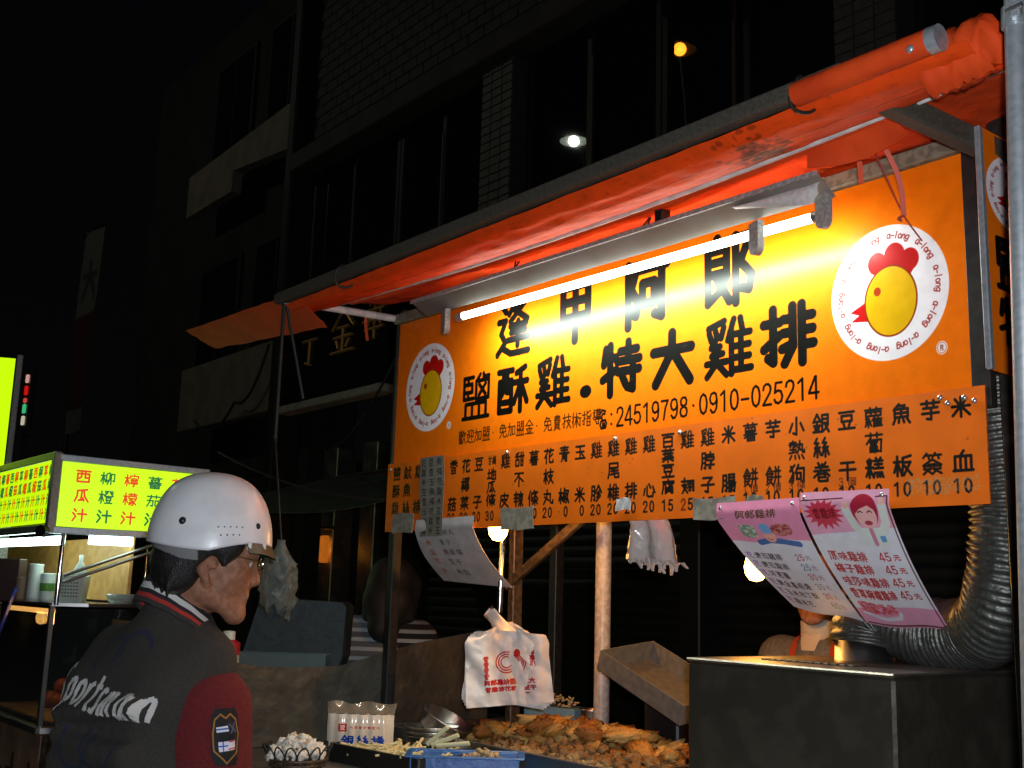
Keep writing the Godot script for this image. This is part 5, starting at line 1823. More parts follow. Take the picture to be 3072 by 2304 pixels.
# ---------------------------------------------------------------- between the stalls
func build_middle_ground():
	var s: Shape
	var rack := thing("steel_rack", "dim steel rack behind the customer carrying a slate cooler", "rack", Vector3(-0.46, 0, 0.08))
	s = Shape.new(rack.position)
	s.box(Vector3(-0.46, 1.235, 0.08), Vector3(0.5, 0.02, 0.3), 0.003, FACING)
	part("shelf", s, M.dull_stainless, rack)
	for k in [Vector3(-0.23, 0, -0.13), Vector3(0.23, 0, -0.13), Vector3(-0.23, 0, 0.13), Vector3(0.23, 0, 0.13)]:
		s = Shape.new(rack.position)
		var p: Vector3 = rack.position + FACING * k
		s.tube([p, p + Vector3(0, 1.235, 0)], 0.012, 8)
		part("leg", s, M.dull_stainless, rack)
	var cooler := thing("cooler_box", "slate blue cooler box with a sloping side behind the customer", "cooler", Vector3(-0.46, 1.245, 0.07))
	s = Shape.new(cooler.position)
	s.prism(PackedVector2Array([Vector2(-0.18, 0.0), Vector2(0.16, 0.0), Vector2(0.17, 0.03), Vector2(0.175, 0.2), Vector2(0.16, 0.215), Vector2(-0.1, 0.222), Vector2(-0.125, 0.21)]), 0.2, Transform3D(FACING, cooler.position + FACING * Vector3(0, 0, -0.1)))
	part("body", s, relief(worn(lin(0.014, 0.021, 0.024), lin(0.02, 0.029, 0.032), 0.7, 0, 85, 0.03, 3.0), 86, 0.05, 1.0), cooler)
	var tub := thing("clear_tub", "cloudy clear plastic tub in front of the slate cooler", "tub", Vector3(-0.3, 1.245, 0.25))
	var film := mat(lin(0.1, 0.14, 0.135), 0.3)
	film.transparency = BaseMaterial3D.TRANSPARENCY_ALPHA
	film.albedo_color.a = 0.55
	var tp := Vector3(-0.32, 1.2, 0.22)
	tub.position = tp
	for w in [[Vector3(0, 0.045, 0.06), Vector3(0.34, 0.09, 0.003)], [Vector3(0, 0.045, -0.06), Vector3(0.34, 0.09, 0.003)], [Vector3(-0.17, 0.045, 0), Vector3(0.003, 0.09, 0.117)], [Vector3(0.17, 0.045, 0), Vector3(0.003, 0.09, 0.117)], [Vector3(0, 0.002, 0), Vector3(0.334, 0.003, 0.114)]]:
		s = Shape.new(tp)
		s.box(tp + FACING * w[0], w[1], 0.001, FACING)
		part("side" if w[0].y > 0.01 else "base", s, film, tub)
	var stand := thing("low_stand", "dim wooden stand under the cloudy tub", "stand", Vector3(-0.32, 0, 0.22))
	s = Shape.new(stand.position)
	s.box(Vector3(-0.32, 0.6, 0.22), Vector3(0.3, 1.2, 0.12), 0.005, FACING)
	part("body", s, M.dark_steel, stand)
	# sauce bottle with a white cap and red label
	var bp := Vector3(-0.26, 1.205, 0.425)
	var bottle := thing("sauce_bottle", "white capped bottle with a red label just below the customer's chin", "bottle", bp)
	s = Shape.new(bp)
	s.lathe([Vector2(0, 0), Vector2(0.034, 0.0), Vector2(0.036, 0.02), Vector2(0.036, 0.1), Vector2(0.016, 0.13), Vector2(0, 0.132)], 20, Transform3D(Basis(), bp))
	part("body", s, mat(lin(0.55, 0.5, 0.4), 0.35), bottle)
	s = Shape.new(bp)
	s.lathe([Vector2(0.037, 0.085), Vector2(0.037, 0.122), Vector2(0.02, 0.132)], 20, Transform3D(Basis(), bp))
	part("label_band", s, mat(lin(0.42, 0.02, 0.02), 0.4), bottle)
	s = Shape.new(bp)
	s.lathe([Vector2(0.019, 0.128), Vector2(0.019, 0.158), Vector2(0, 0.16)], 16, Transform3D(Basis(), bp))
	part("cap", s, mat(lin(0.6, 0.6, 0.5), 0.4), bottle)
	var bs := thing("bottle_shelf", "narrow dim shelf carrying the sauce bottle", "shelf", Vector3(-0.26, 0, 0.425))
	s = Shape.new(bs.position)
	s.box(Vector3(-0.26, 0.6, 0.425), Vector3(0.12, 1.208, 0.1), 0.004, FACING)
	part("body", s, M.dark_steel, bs)
	# white carrier bag hung from the stall's left strut
	var n := FastNoiseLite.new()
	n.seed = 4
	n.frequency = 1.7
	var bag := thing("white_bag", "crumpled white plastic bag hanging behind the customer's glasses", "plastic bag", Vector3(0.17, 1.43, 0.49))
	var m := mat(lin(0.17, 0.195, 0.18), 0.4)
	m.backlight_enabled = true
	m.backlight = Color(0.4, 0.4, 0.4)
	m.transparency = BaseMaterial3D.TRANSPARENCY_ALPHA
	m.albedo_color.a = 0.4
	s = Shape.new(bag.position)
	s.sheet(24, 20, func(u: float, v: float):
		var ang := TAU * u
		var r := (0.012 + 0.05 * smoothstep(0.0, 0.45, v) - 0.02 * smoothstep(0.7, 1.0, v)) * (1.0 + 0.7 * n.get_noise_2d(cos(ang) * 2.0 + sin(ang) * 1.3, v * 2.5))
		return Vector3(0.17 + cos(ang) * r * 0.8, 1.64 - (0.2 + 0.05 * n.get_noise_2d(cos(ang) * 1.5, sin(ang) * 1.5 + 7.0)) * v, 0.485 + sin(ang) * r * 0.75))
	part("film", s, m, bag)
	s = Shape.new(bag.position)
	s.tube([Vector3(0.17, 1.635, 0.485), Vector3(-0.03, 1.965, 0.428)], 0.003, 6)
	part("string", s, M.wire, bag)

# ---------------------------------------------------------------- people
class Field:   # a blended skin over tapered bones, sampled on a grid
	var lo := Vector3.ZERO
	var cell := 0.012
	var n := Vector3i.ZERO
	var d := PackedFloat32Array()

	func _init(a: Vector3, b: Vector3, c: float):
		lo = a
		cell = c
		n = Vector3i(((b - a) / c).ceil()) + Vector3i.ONE
		d.resize(n.x * n.y * n.z)
		d.fill(1.0)

	func bone(a: Vector3, b: Vector3, ra: float, rb: float, k := 0.03, cut := false):
		var r := maxf(ra, rb) + k + cell * 2.0
		var i0 := Vector3i(((a.min(b) - Vector3.ONE * r - lo) / cell).floor()).clamp(Vector3i.ZERO, n - Vector3i.ONE)
		var i1 := Vector3i(((a.max(b) + Vector3.ONE * r - lo) / cell).ceil()).clamp(Vector3i.ZERO, n - Vector3i.ONE)
		var v := b - a
		var l := maxf(v.length_squared(), 1e-9)
		for z in range(i0.z, i1.z + 1):
			for y in range(i0.y, i1.y + 1):
				var at := (z * n.y + y) * n.x
				for x in range(i0.x, i1.x + 1):
					var p := lo + Vector3(x, y, z) * cell - a
					var t := clampf(p.dot(v) / l, 0.0, 1.0)
					var e := (p - v * t).length() - lerpf(ra, rb, t)
					var o := d[at + x]
					if cut:
						d[at + x] = maxf(o, -e)
					else:
						var h := maxf(k - absf(o - e), 0.0) / k
						d[at + x] = minf(o, e) - h * h * k * 0.25

	func sample(p: Vector3) -> float:
		var q := (p - lo) / cell
		var i := Vector3i(q.floor())
		if i.x < 0 or i.y < 0 or i.z < 0 or i.x >= n.x - 1 or i.y >= n.y - 1 or i.z >= n.z - 1:
			return 1.0
		var f := q - Vector3(i)
		var k := (i.z * n.y + i.y) * n.x + i.x
		var w := n.x * n.y
		return lerpf(lerpf(lerpf(d[k], d[k + 1], f.x), lerpf(d[k + n.x], d[k + n.x + 1], f.x), f.y), lerpf(lerpf(d[k + w], d[k + w + 1], f.x), lerpf(d[k + w + n.x], d[k + w + n.x + 1], f.x), f.y), f.z)

	func land(from: Vector3, dir: Vector3, lift := 0.002) -> Vector3:   # where a ray meets the skin
		var p := from
		for k in 160:
			var e := sample(p)
			if e < lift:
				break
			p += dir * clampf(e * 0.7, 0.001, 0.02)
		return p

	func mesh_into(s: Shape):   # surface nets
		s.rounded()
		var w := n.x * n.y
		var spots := {}
		var step := [0, 1, n.x, n.x + 1, w, w + 1, w + n.x, w + n.x + 1]
		for z in n.z - 1:
			for y in n.y - 1:
				var at := (z * n.y + y) * n.x
				for x in n.x - 1:
					var k := at + x
					if absf(d[k]) > cell * 2.0:
						continue
					var inside := 0
					for j in 8:
						if d[k + step[j]] < 0.0:
							inside += 1
					if inside == 0 or inside == 8:
						continue
					var sum := Vector3.ZERO
					var count := 0
					for j in 8:
						for axis in [1, 2, 4]:
							if j & axis:
								continue
							var a := d[k + step[j]]
							var b := d[k + step[j | axis]]
							if (a < 0.0) != (b < 0.0):
								var p := Vector3(j & 1, (j >> 1) & 1, (j >> 2) & 1)
								var q := Vector3((j | axis) & 1, ((j | axis) >> 1) & 1, ((j | axis) >> 2) & 1)
								sum += p.lerp(q, a / (a - b))
								count += 1
					spots[k] = lo + (Vector3(x, y, z) + sum / count) * cell
		for k in spots:
			for axis in 3:
				var e: int = [1, n.x, w][axis]
				var u: int = [n.x, w, 1][axis]
				var v: int = [w, 1, n.x][axis]
				if (d[k] < 0.0) == (d[k + e] < 0.0):
					continue
				if not (spots.has(k - u) and spots.has(k - v) and spots.has(k - u - v)):
					continue
				if d[k] < 0.0:
					s.quad(spots[k], spots[k - v], spots[k - u - v], spots[k - u])
				else:
					s.quad(spots[k], spots[k - u], spots[k - u - v], spots[k - v])

func ribbon(s: Shape, f: Field, pts: Array, wide: float, dir: Vector3, across: Vector3, lift := 0.003):   # a flat stitched line laid on a garment
	for i in pts.size() - 1:
		var a: Vector3 = pts[i]
		var b: Vector3 = pts[i + 1]
		var side := (b - a).cross(dir).normalized() * wide / 2
		var n := maxi(1, int(a.distance_to(b) / 0.008))
		s.flat()
		for k in n:
			var p := a.lerp(b, float(k) / n)
			var q := a.lerp(b, (k + 1.15) / n)
			s.quad(f.land(p - side, dir, lift), f.land(q - side, dir, lift), f.land(q + side, dir, lift), f.land(p + side, dir, lift))

func head_frame(centre: Vector3, facing: Vector3) -> Transform3D:   # x to the person's right, y up, z forward
	var f := facing.normalized()
	var r := f.cross(Vector3.UP).normalized()
	return Transform3D(Basis(r, r.cross(f) * 1.0, f), centre)

func head_bones(f: Field, h: Transform3D):
	f.bone(h * Vector3(0, 0.035, -0.02), h * Vector3(0, 0.035, 0.03), 0.086, 0.078, 0.03)
	f.bone(h * Vector3(0, -0.02, 0.04), h * Vector3(0, -0.05, 0.055), 0.058, 0.048, 0.03)
	for s in [-1.0, 1.0]:
		f.bone(h * Vector3(0.036 * s, -0.03, 0.06), h * Vector3(0.042 * s, -0.045, 0.045), 0.026, 0.028, 0.02)
		f.bone(h * Vector3(0.05 * s, -0.07, 0.0), h * Vector3(0.016 * s, -0.112, 0.072), 0.024, 0.021, 0.025)
		f.bone(h * Vector3(0.014 * s, 0.018, 0.098), h * Vector3(0.045 * s, 0.02, 0.08), 0.012, 0.012, 0.012)
		f.bone(h * Vector3(0.074 * s, -0.006, 0.006), h * Vector3(0.085 * s, -0.03, -0.006), 0.012, 0.013, 0.006)
		f.bone(h * Vector3(0.074 * s, -0.004, 0.012), h * Vector3(0.078 * s, -0.02, 0.016), 0.009, 0.008, 0.005)
		f.bone(h * Vector3(0.085 * s, -0.03, -0.006), h * Vector3(0.074 * s, -0.06, 0.008), 0.012, 0.008, 0.006)
		f.bone(h * Vector3(0.03 * s, -0.004, 0.115), h * Vector3(0.03 * s, -0.006, 0.116), 0.016, 0.016, 0.01, true)
	f.bone(h * Vector3(0, 0.004, 0.096), h * Vector3(0, -0.04, 0.11), 0.009, 0.012, 0.01)
	f.bone(h * Vector3(-0.012, -0.044, 0.1), h * Vector3(0.012, -0.044, 0.1), 0.009, 0.009, 0.008)
	f.bone(h * Vector3(-0.022, -0.0795, 0.106), h * Vector3(0.022, -0.0795, 0.106), 0.0035, 0.0035, 0.004, true)
	f.bone(h * Vector3(-0.016, -0.074, 0.094), h * Vector3(0.016, -0.074, 0.094), 0.0085, 0.0085, 0.008)
	f.bone(h * Vector3(-0.014, -0.086, 0.09), h * Vector3(0.014, -0.086, 0.09), 0.009, 0.009, 0.008)
	f.bone(h * Vector3(0, -0.115, 0.078), h * Vector3(0, -0.118, 0.08), 0.021, 0.02, 0.02)

func build_customer():
	var ground := Vector3(0.62, 0, 1.14)
	var t := thing("person", "customer in a white half helmet, glasses and a grey jacket with red sleeves", "person", ground)
	var h := head_frame(Vector3(0.727, 1.566, 0.948), Vector3(0.416, -0.1, -0.908))
	var s := Shape.new(ground)
	# body: head, neck, trunk and legs in one skin
	var f := Field.new(Vector3(0.54, 1.38, 0.76), Vector3(0.93, 1.72, 1.12), 0.005)
	head_bones(f, h)
	f.bone(h * Vector3(0, -0.05, -0.03), Vector3(0.66, 1.36, 0.99), 0.056, 0.06, 0.03)
	f.mesh_into(s)
	# the trunk has a frame of its own: x to the right, z out of the back
	var T := Transform3D(Basis(Vector3(0.955, 0, -0.296), Vector3.UP, Vector3(0.296, 0, 0.955)), Vector3(0.625, 0, 0.995))
	var b := Field.new(Vector3(0.25, 0.0, 0.7), Vector3(1.0, 1.42, 1.3), 0.018)
	b.bone(Vector3(0.665, 1.40, 0.97), T * Vector3(0, 1.25, 0.03), 0.05, 0.1, 0.03)
	b.bone(T * Vector3(0, 1.25, 0.03), T * Vector3(0, 0.95, 0.05), 0.11, 0.11, 0.04)
	b.bone(T * Vector3(-0.14, 1.31, 0), T * Vector3(0.14, 1.31, 0), 0.045, 0.045, 0.04)
	for sd in [-1.0, 1.0]:
		b.bone(T * Vector3(0.14 * sd, 1.31, 0), T * Vector3(0.19 * sd, 1.06, 0.01), 0.045, 0.04, 0.02)
		b.bone(T * Vector3(0.19 * sd, 1.06, 0.01), T * Vector3(0.12 * sd, 0.92, -0.08), 0.04, 0.03, 0.02)
		b.bone(T * Vector3(0.09 * sd, 0.92, 0.05), T * Vector3(0.1 * sd, 0.5, 0.04), 0.085, 0.055, 0.02)
		b.bone(T * Vector3(0.1 * sd, 0.5, 0.04), T * Vector3(0.1 * sd, 0.08, 0.08), 0.052, 0.035, 0.02)
		b.bone(T * Vector3(0.1 * sd, 0.05, 0.08), T * Vector3(0.11 * sd, 0.03, -0.09), 0.035, 0.03, 0.02)
	b.mesh_into(s)
	part("body", s, M.skin, t)

	# clothes
	var wool := relief(worn(lin(0.03, 0.027, 0.022), lin(0.04, 0.036, 0.03), 0.95, 0, 90, 0.08, 6.0), 91, 0.25, 5.0)
	var redwool := relief(worn(lin(0.105, 0.005, 0.007), lin(0.14, 0.008, 0.011), 0.92, 0, 92, 0.08, 6.0), 93, 0.25, 5.0)
	var j := Field.new(Vector3(0.25, 0.74, 0.7), Vector3(1.0, 1.5, 1.3), 0.012)
	j.bone(T * Vector3(-0.14, 1.345, 0.0), T * Vector3(0.145, 1.34, 0.0), 0.068, 0.068, 0.06)
	j.bone(T * Vector3(-0.09, 1.25, 0.045), T * Vector3(0.09, 1.25, 0.045), 0.115, 0.115, 0.06)
	j.bone(T * Vector3(-0.1, 1.07, 0.05), T * Vector3(0.1, 1.07, 0.05), 0.13, 0.13, 0.08)
	j.bone(T * Vector3(-0.1, 0.86, 0.05), T * Vector3(0.1, 0.86, 0.05), 0.13, 0.13, 0.06)
	j.bone(T * Vector3(0.02, 1.34, 0.01), Vector3(0.668, 1.425, 0.99), 0.088, 0.074, 0.08)
	for k in 9:   # folds
		var y := 0.86 + k * 0.045
		j.bone(T * Vector3(-0.12, y, 0.172), T * Vector3(0.12, y + 0.03 * (-1 if k % 2 else 1), 0.172), 0.012, 0.016, 0.03)
	s = Shape.new(ground)
	j.mesh_into(s)
	var jacket := part("jacket", s, wool, t)
	var arm := Field.new(Vector3(0.55, 0.8, 0.72), Vector3(1.0, 1.46, 1.15), 0.012)
	var sleeve: MeshInstance3D
	for sd in [1.0, -1.0]:
		var af := arm if sd > 0.0 else Field.new(Vector3(0.25, 0.8, 0.8), Vector3(0.66, 1.46, 1.25), 0.012)
		af.bone(T * Vector3(0.155 * sd, 1.235, 0.0), T * Vector3(0.2 * sd, 1.05, 0.015), 0.102, 0.094, 0.04)
		af.bone(T * Vector3(0.195 * sd, 1.05, 0.015), T * Vector3(0.13 * sd, 0.92, -0.08), 0.08, 0.06, 0.04)
		for k in 5:
			af.bone(T * Vector3(0.13 * sd, 1.0 + 0.05 * k, 0.085), T * Vector3(0.265 * sd, 1.02 + 0.045 * k, 0.03), 0.012, 0.01, 0.025)
		s = Shape.new(ground)
		af.mesh_into(s)
		var made := part("sleeve", s, redwool, t)
		if sd > 0.0:
			sleeve = made
	sleeve.set_meta("label", "dark red right sleeve with a crest patch")
	var legs := Field.new(Vector3(0.35, 0.03, 0.82), Vector3(0.92, 0.95, 1.28), 0.018)
	legs.bone(T * Vector3(-0.1, 0.88, 0.05), T * Vector3(0.1, 0.88, 0.05), 0.105, 0.105, 0.03)
	for sd in [-1.0, 1.0]:
		legs.bone(T * Vector3(0.1 * sd, 0.88, 0.05), T * Vector3(0.1 * sd, 0.5, 0.04), 0.105, 0.08, 0.03)
		legs.bone(T * Vector3(0.1 * sd, 0.5, 0.04), T * Vector3(0.1 * sd, 0.1, 0.08), 0.078, 0.065, 0.03)
	s = Shape.new(ground)
	legs.mesh_into(s)
	part("trousers", s, mat(lin(0.02, 0.022, 0.03), 0.9), t)
	for sd in [-1.0, 1.0]:
		s = Shape.new(ground)
		s.lump(T * Vector3(0.105 * sd, 0.052, 0.0), Vector3(0.052, 0.052, 0.145), 3, 0.05, T.basis, 14, 10)
		part("shoe", s, M.black_plastic, t)
	# ribbed collar: four stripes round a ring that dips towards the front
	var white := mat(lin(0.55, 0.53, 0.5), 0.9)
	var stripes := [[0.0, 0.26, mat(lin(0.012, 0.012, 0.014), 0.9)], [0.26, 0.5, white], [0.5, 0.66, mat(lin(0.012, 0.012, 0.016), 0.9)], [0.66, 0.82, mat(lin(0.35, 0.025, 0.02), 0.9)], [0.82, 1.0, wool]]
	var cc := Vector3(0.676, 1.416, 0.976)
	for st in stripes:
		s = Shape.new(ground)
		s.sheet(48, 3, func(u: float, v: float):
			var a := TAU * u
			var w := lerpf(st[0], st[1], v)
			var fwd := sin(a)
			var r := 0.074 + 0.024 * w
			return cc + Vector3(cos(a) * r * 1.02, 0.05 - 0.056 * w - 0.058 * fwd - 0.004 * sin(a * 60.0) * 0.2, -fwd * r * 1.08 + 0.006), 0.004)
		part("collar_stripe", s, st[2], jacket)
	# lettering on the back
	s = Shape.new(ground)
	var word := "Sportsman"
	var back := -T.basis.z
	for k in word.length():
		var wide: float = 0.06 if word[k] == "m" else 0.052
		var x0: float = [-0.165, -0.122, -0.086, -0.053, -0.026, 0.0, 0.032, 0.084, 0.124][k]
		for stk in glyph(word[k]):
			var pts := []
			for p in stk:
				var tall := 0.086 if k > 0 else 0.11
				pts.append(T * Vector3(x0 + p.x * wide + (1.0 - p.y) * 0.02, 1.33 - 0.004 * k - p.y * tall, 0.5))
			ribbon(s, j, pts, 0.0105, back, Vector3.UP, 0.003)
	part("lettering", s, white, jacket)
	for q in [[Vector2(-0.02, 1.345), 0.04, 0.0, 0.6], [Vector2(0.05, 1.35), 0.045, 0.05, 0.55], [Vector2(-0.03, 1.17), 0.05, 0.4, 1.05], [Vector2(0.05, 1.18), 0.055, 0.45, 1.0]]:
		s = Shape.new(ground)
		var pts := []
		for k in 15:
			var a: float = TAU * lerpf(q[2], q[3], k / 14.0)
			pts.append(T * Vector3(q[0].x + cos(a) * q[1], q[0].y + sin(a) * q[1] * 1.1, 0.5))
		ribbon(s, j, pts, 0.009, back, Vector3.UP, 0.0025)
		part("back_print", s, mat(lin(0.016, 0.019, 0.042), 0.9), jacket)
	# crest patch on the sleeve
	canvas(160, 256, Color(0.05, 0.05, 0.06))
	stroke(PackedVector2Array([Vector2(20, 50), Vector2(8, 110), Vector2(16, 190), Vector2(80, 246), Vector2(144, 196), Vector2(152, 110), Vector2(140, 50), Vector2(112, 26), Vector2(80, 44), Vector2(48, 26), Vector2(20, 50)]), 4, Color(0.6, 0.4, 0.15))
	patch(PackedVector2Array([Vector2(24, 84), Vector2(84, 76), Vector2(84, 100), Vector2(26, 108)]), Color(0.82, 0.83, 0.88))
	stroke(PackedVector2Array([Vector2(26, 94), Vector2(84, 88)]), 3, Color(0.2, 0.3, 0.6))
	stroke(PackedVector2Array([Vector2(94, 70), Vector2(130, 104)]), 4, Color(0.25, 0.3, 0.45))
	stroke(PackedVector2Array([Vector2(130, 66), Vector2(98, 108)]), 4, Color(0.25, 0.3, 0.45))
	patch(PackedVector2Array([Vector2(36, 150), Vector2(130, 140), Vector2(132, 184), Vector2(40, 194)]), Color(0.84, 0.82, 0.86))
	stroke(PackedVector2Array([Vector2(38, 170), Vector2(84, 166)]), 3, Color(0.2, 0.35, 0.7))
	stroke(PackedVector2Array([Vector2(60, 150), Vector2(62, 190)]), 3, Color(0.2, 0.35, 0.7))
	stroke(PackedVector2Array([Vector2(92, 148), Vector2(130, 144)]), 3, Color(0.7, 0.15, 0.2))
	stroke(PackedVector2Array([Vector2(92, 182), Vector2(132, 178)]), 3, Color(0.7, 0.15, 0.2))
	var pm := mat(Color.WHITE, 0.8)
	pm.albedo_texture = printed()
	s = Shape.new(ground)
	var look := (FACING.x * 0.62 + FACING.z * 0.78).normalized()
	var side := Vector3.UP.cross(look).normalized()
	var pc := T * Vector3(0.172, 1.195, 0.005)
	s.sheet(14, 20, func(u: float, v: float):
		var edge := 0.5 * minf(1.0, 0.72 + 1.6 * minf(v, 1.0 - v) * (1.0 if v < 0.6 else 0.9))
		var p := pc + side * (u - 0.5) * 2.0 * edge * 0.062 + Vector3.UP * (0.5 - v) * 0.112 + look * 0.2
		return arm.land(p, -look, 0.003))
	part("crest_patch", s, pm, sleeve)

	# hair below the helmet
	var hf := Field.new(Vector3(0.54, 1.42, 0.8), Vector3(0.9, 1.7, 1.12), 0.006)
	hf.bone(h * Vector3(0, 0.045, -0.03), h * Vector3(0, 0.05, 0.02), 0.092, 0.084, 0.03)
	hf.bone(h * Vector3(-0.03, -0.02, -0.06), h * Vector3(0.03, -0.02, -0.06), 0.056, 0.056, 0.03)
	hf.bone(h * Vector3(0, -0.09, -0.06), h * Vector3(0, -0.03, -0.06), 0.044, 0.056, 0.03)
	for sd in [-1.0, 1.0]:
		hf.bone(h * Vector3(0.07 * sd, 0.03, 0.05), h * Vector3(0.073 * sd, -0.012, 0.036), 0.016, 0.008, 0.015)
		hf.bone(h * Vector3(0.066 * sd, 0.028, -0.04), h * Vector3(0.068 * sd, 0.026, 0.04), 0.032, 0.024, 0.02)
		hf.bone(h * Vector3(0.066 * sd, -0.005, -0.03), h * Vector3(0.06 * sd, -0.05, -0.04), 0.03, 0.026, 0.02)
		hf.bone(h * Vector3(0.066 * sd, 0.03, -0.045), h * Vector3(0.056 * sd, -0.06, -0.06), 0.032, 0.026, 0.02)
	for k in 60:   # tufts
		var a := rng.randf_range(-1.35, 1.35)
		var y := rng.randf_range(-0.075, 0.03)
		var p := h * Vector3(sin(a) * 0.088, y, -0.03 - cos(a) * 0.075)
		hf.bone(p, p + h.basis * Vector3(sin(a) * 0.004, -0.018 - rng.randf() * 0.012, -0.002), 0.009, 0.004, 0.008)
	s = Shape.new(ground)
	hf.mesh_into(s)
	part("hair", s, M.hair, t)

	# half helmet: shell with a rolled rim, rivets, vents, peak, padded neck band
	var up := Vector3(0.0, 1.0, 0.0)
	var fw := Vector3(0.416, -0.02, -0.908).normalized()
	var rt := fw.cross(up).normalized()
	var hm := Transform3D(Basis(rt, rt.cross(fw), fw), Vector3(0.738, 1.607, 0.952))
	var shell := relief(worn(lin(0.66, 0.67, 0.67), lin(0.74, 0.74, 0.74), 0.3, 0, 95, 0.02, 3.0, 0.2, 0.6), 96, 0.015, 0.6)
	var dome := func(ang: float, v: float, grow: float) -> Vector3:
		var low := -0.012 - 0.016 * pow(absf(sin(ang)), 2.0) + 0.018 * maxf(0.0, cos(ang)) * pow(absf(sin(ang)), 2.0) * 2.0
		var e := pow(1.0 - pow(1.0 - v, 1.0), 1.0) * PI / 2
		var r := pow(sin(e), 0.86)
		var y := 0.144 * pow(maxf(cos(e), 0.0), 0.92)
		if v > 0.999:
			y = 0.0
		return hm * Vector3(sin(ang) * r * (0.116 + grow), y + low * smoothstep(0.35, 1.0, v), cos(ang) * r * (0.133 + grow))
	s = Shape.new(ground)
	s.sheet(56, 22, func(u: float, v: float): return dome.call(u * TAU, maxf(v, 0.002), 0.0), 0.004)
	var helmet := part("helmet", s, shell, t)
	s = Shape.new(ground)
	var rim := []
	for k in 57:
		rim.append(dome.call(TAU * k / 56.0, 1.0, 0.0015))
	s.tube(rim, 0.0035, 6, false)
	part("rim", s, mat(lin(0.6, 0.6, 0.62), 0.35), helmet)
	for q in [[2.05, 0.8, 0.009], [0.72, 0.86, 0.0075]]:
		s = Shape.new(ground)
		var p: Vector3 = dome.call(q[0], q[1], 0.001)
		s.lump(p, Vector3.ONE * float(q[2]), 1, 0.0, Basis(), 12, 8)
		part("rivet", s, M.black_plastic, helmet)
	for k in 9:
		s = Shape.new(ground)
		s.lump(dome.call(1.45 - 0.1 * (k % 5) - (0.05 if k > 4 else 0.0), 0.84 + (0.07 if k > 4 else 0.0) + 0.008 * (k % 5), 0.001), Vector3.ONE * 0.0036, 1, 0.0, Basis(), 8, 6)
		part("vent_hole", s, M.black_plastic, helmet)
	s = Shape.new(ground)
	s.sheet(20, 6, func(u: float, v: float):
		var a := lerpf(-0.95, 0.95, u)
		var q: Vector3 = dome.call(a, 1.0, 0.002)
		return q + hm.basis * Vector3(sin(a) * 0.012 * v, -0.03 * v * (1.0 - 0.25 * absf(a)), cos(a) * 0.013 * v), 0.002)
	part("peak", s, mat(lin(0.02, 0.04, 0.024), 0.45), helmet)
	s = Shape.new(ground)
	s.sheet(16, 5, func(u: float, v: float):
		var a := lerpf(1.75, 4.5, u)
		var q: Vector3 = dome.call(a, 1.0, -0.01)
		return q + Vector3(0, 0.004 - 0.026 * v, 0) - hm.basis * Vector3(sin(a), 0, cos(a)) * 0.012 * v, 0.006)
	part("neck_band", s, mat(lin(0.2, 0.2, 0.2), 0.8), helmet)
	s = Shape.new(ground)
	for k in [[0.9, 0.0], [0.55, 0.0]]:
		var q: Vector3 = dome.call(k[0], 1.0, 0.004)
		s.box(q + Vector3(0, -0.008, 0), Vector3(0.014, 0.02, 0.01), 0.003, hm.basis)
	part("peak_clip", s, mat(lin(0.6, 0.58, 0.54), 0.5), helmet)

	# glasses
	var gl := mat(lin(0.3, 0.32, 0.3), 0.02)
	gl.transparency = BaseMaterial3D.TRANSPARENCY_ALPHA
	gl.albedo_color.a = 0.12
	var gold := mat(lin(0.6, 0.45, 0.2), 0.25, 1.0)
	s = Shape.new(ground)
	for sd in [-1.0, 1.0]:
		var ring := []
		for k in 21:
			var a := TAU * k / 20.0
			ring.append(h * Vector3(sd * 0.033 + cos(a) * 0.026, 0.0 + sin(a) * 0.019 - 0.006, 0.117 - absf(cos(a) * 0.026 + sd * sd * 0.0) * 0.05))
		s.tube(ring, 0.0014, 6, false)
		s.tube([h * Vector3(sd * 0.06, 0.004, 0.112), h * Vector3(sd * 0.076, 0.008, 0.05), h * Vector3(sd * 0.082, 0.014, -0.01)], 0.0014, 6)
	s.tube([h * Vector3(-0.008, 0.0, 0.121), h * Vector3(0.008, 0.0, 0.121)], 0.0014, 6)
	var frame := part("glasses", s, gold, t)
	for sd in [-1.0, 1.0]:
		s = Shape.new(ground)
		s.sheet(8, 8, func(u: float, v: float):
			var a := TAU * u
			return h * Vector3(sd * 0.033 + cos(a) * 0.025 * v, sin(a) * 0.018 * v - 0.006, 0.1165), 0.0)
		part("lens", s, gl, frame)
	for sd in [-1.0, 1.0]:
		s = Shape.new(ground)
		s.lump(h * Vector3(sd * 0.03, -0.003, 0.086), Vector3.ONE * 0.0125, 1, 0.0, Basis(), 12, 8)
		part("eye", s, mat(lin(0.5, 0.48, 0.45), 0.2), t)

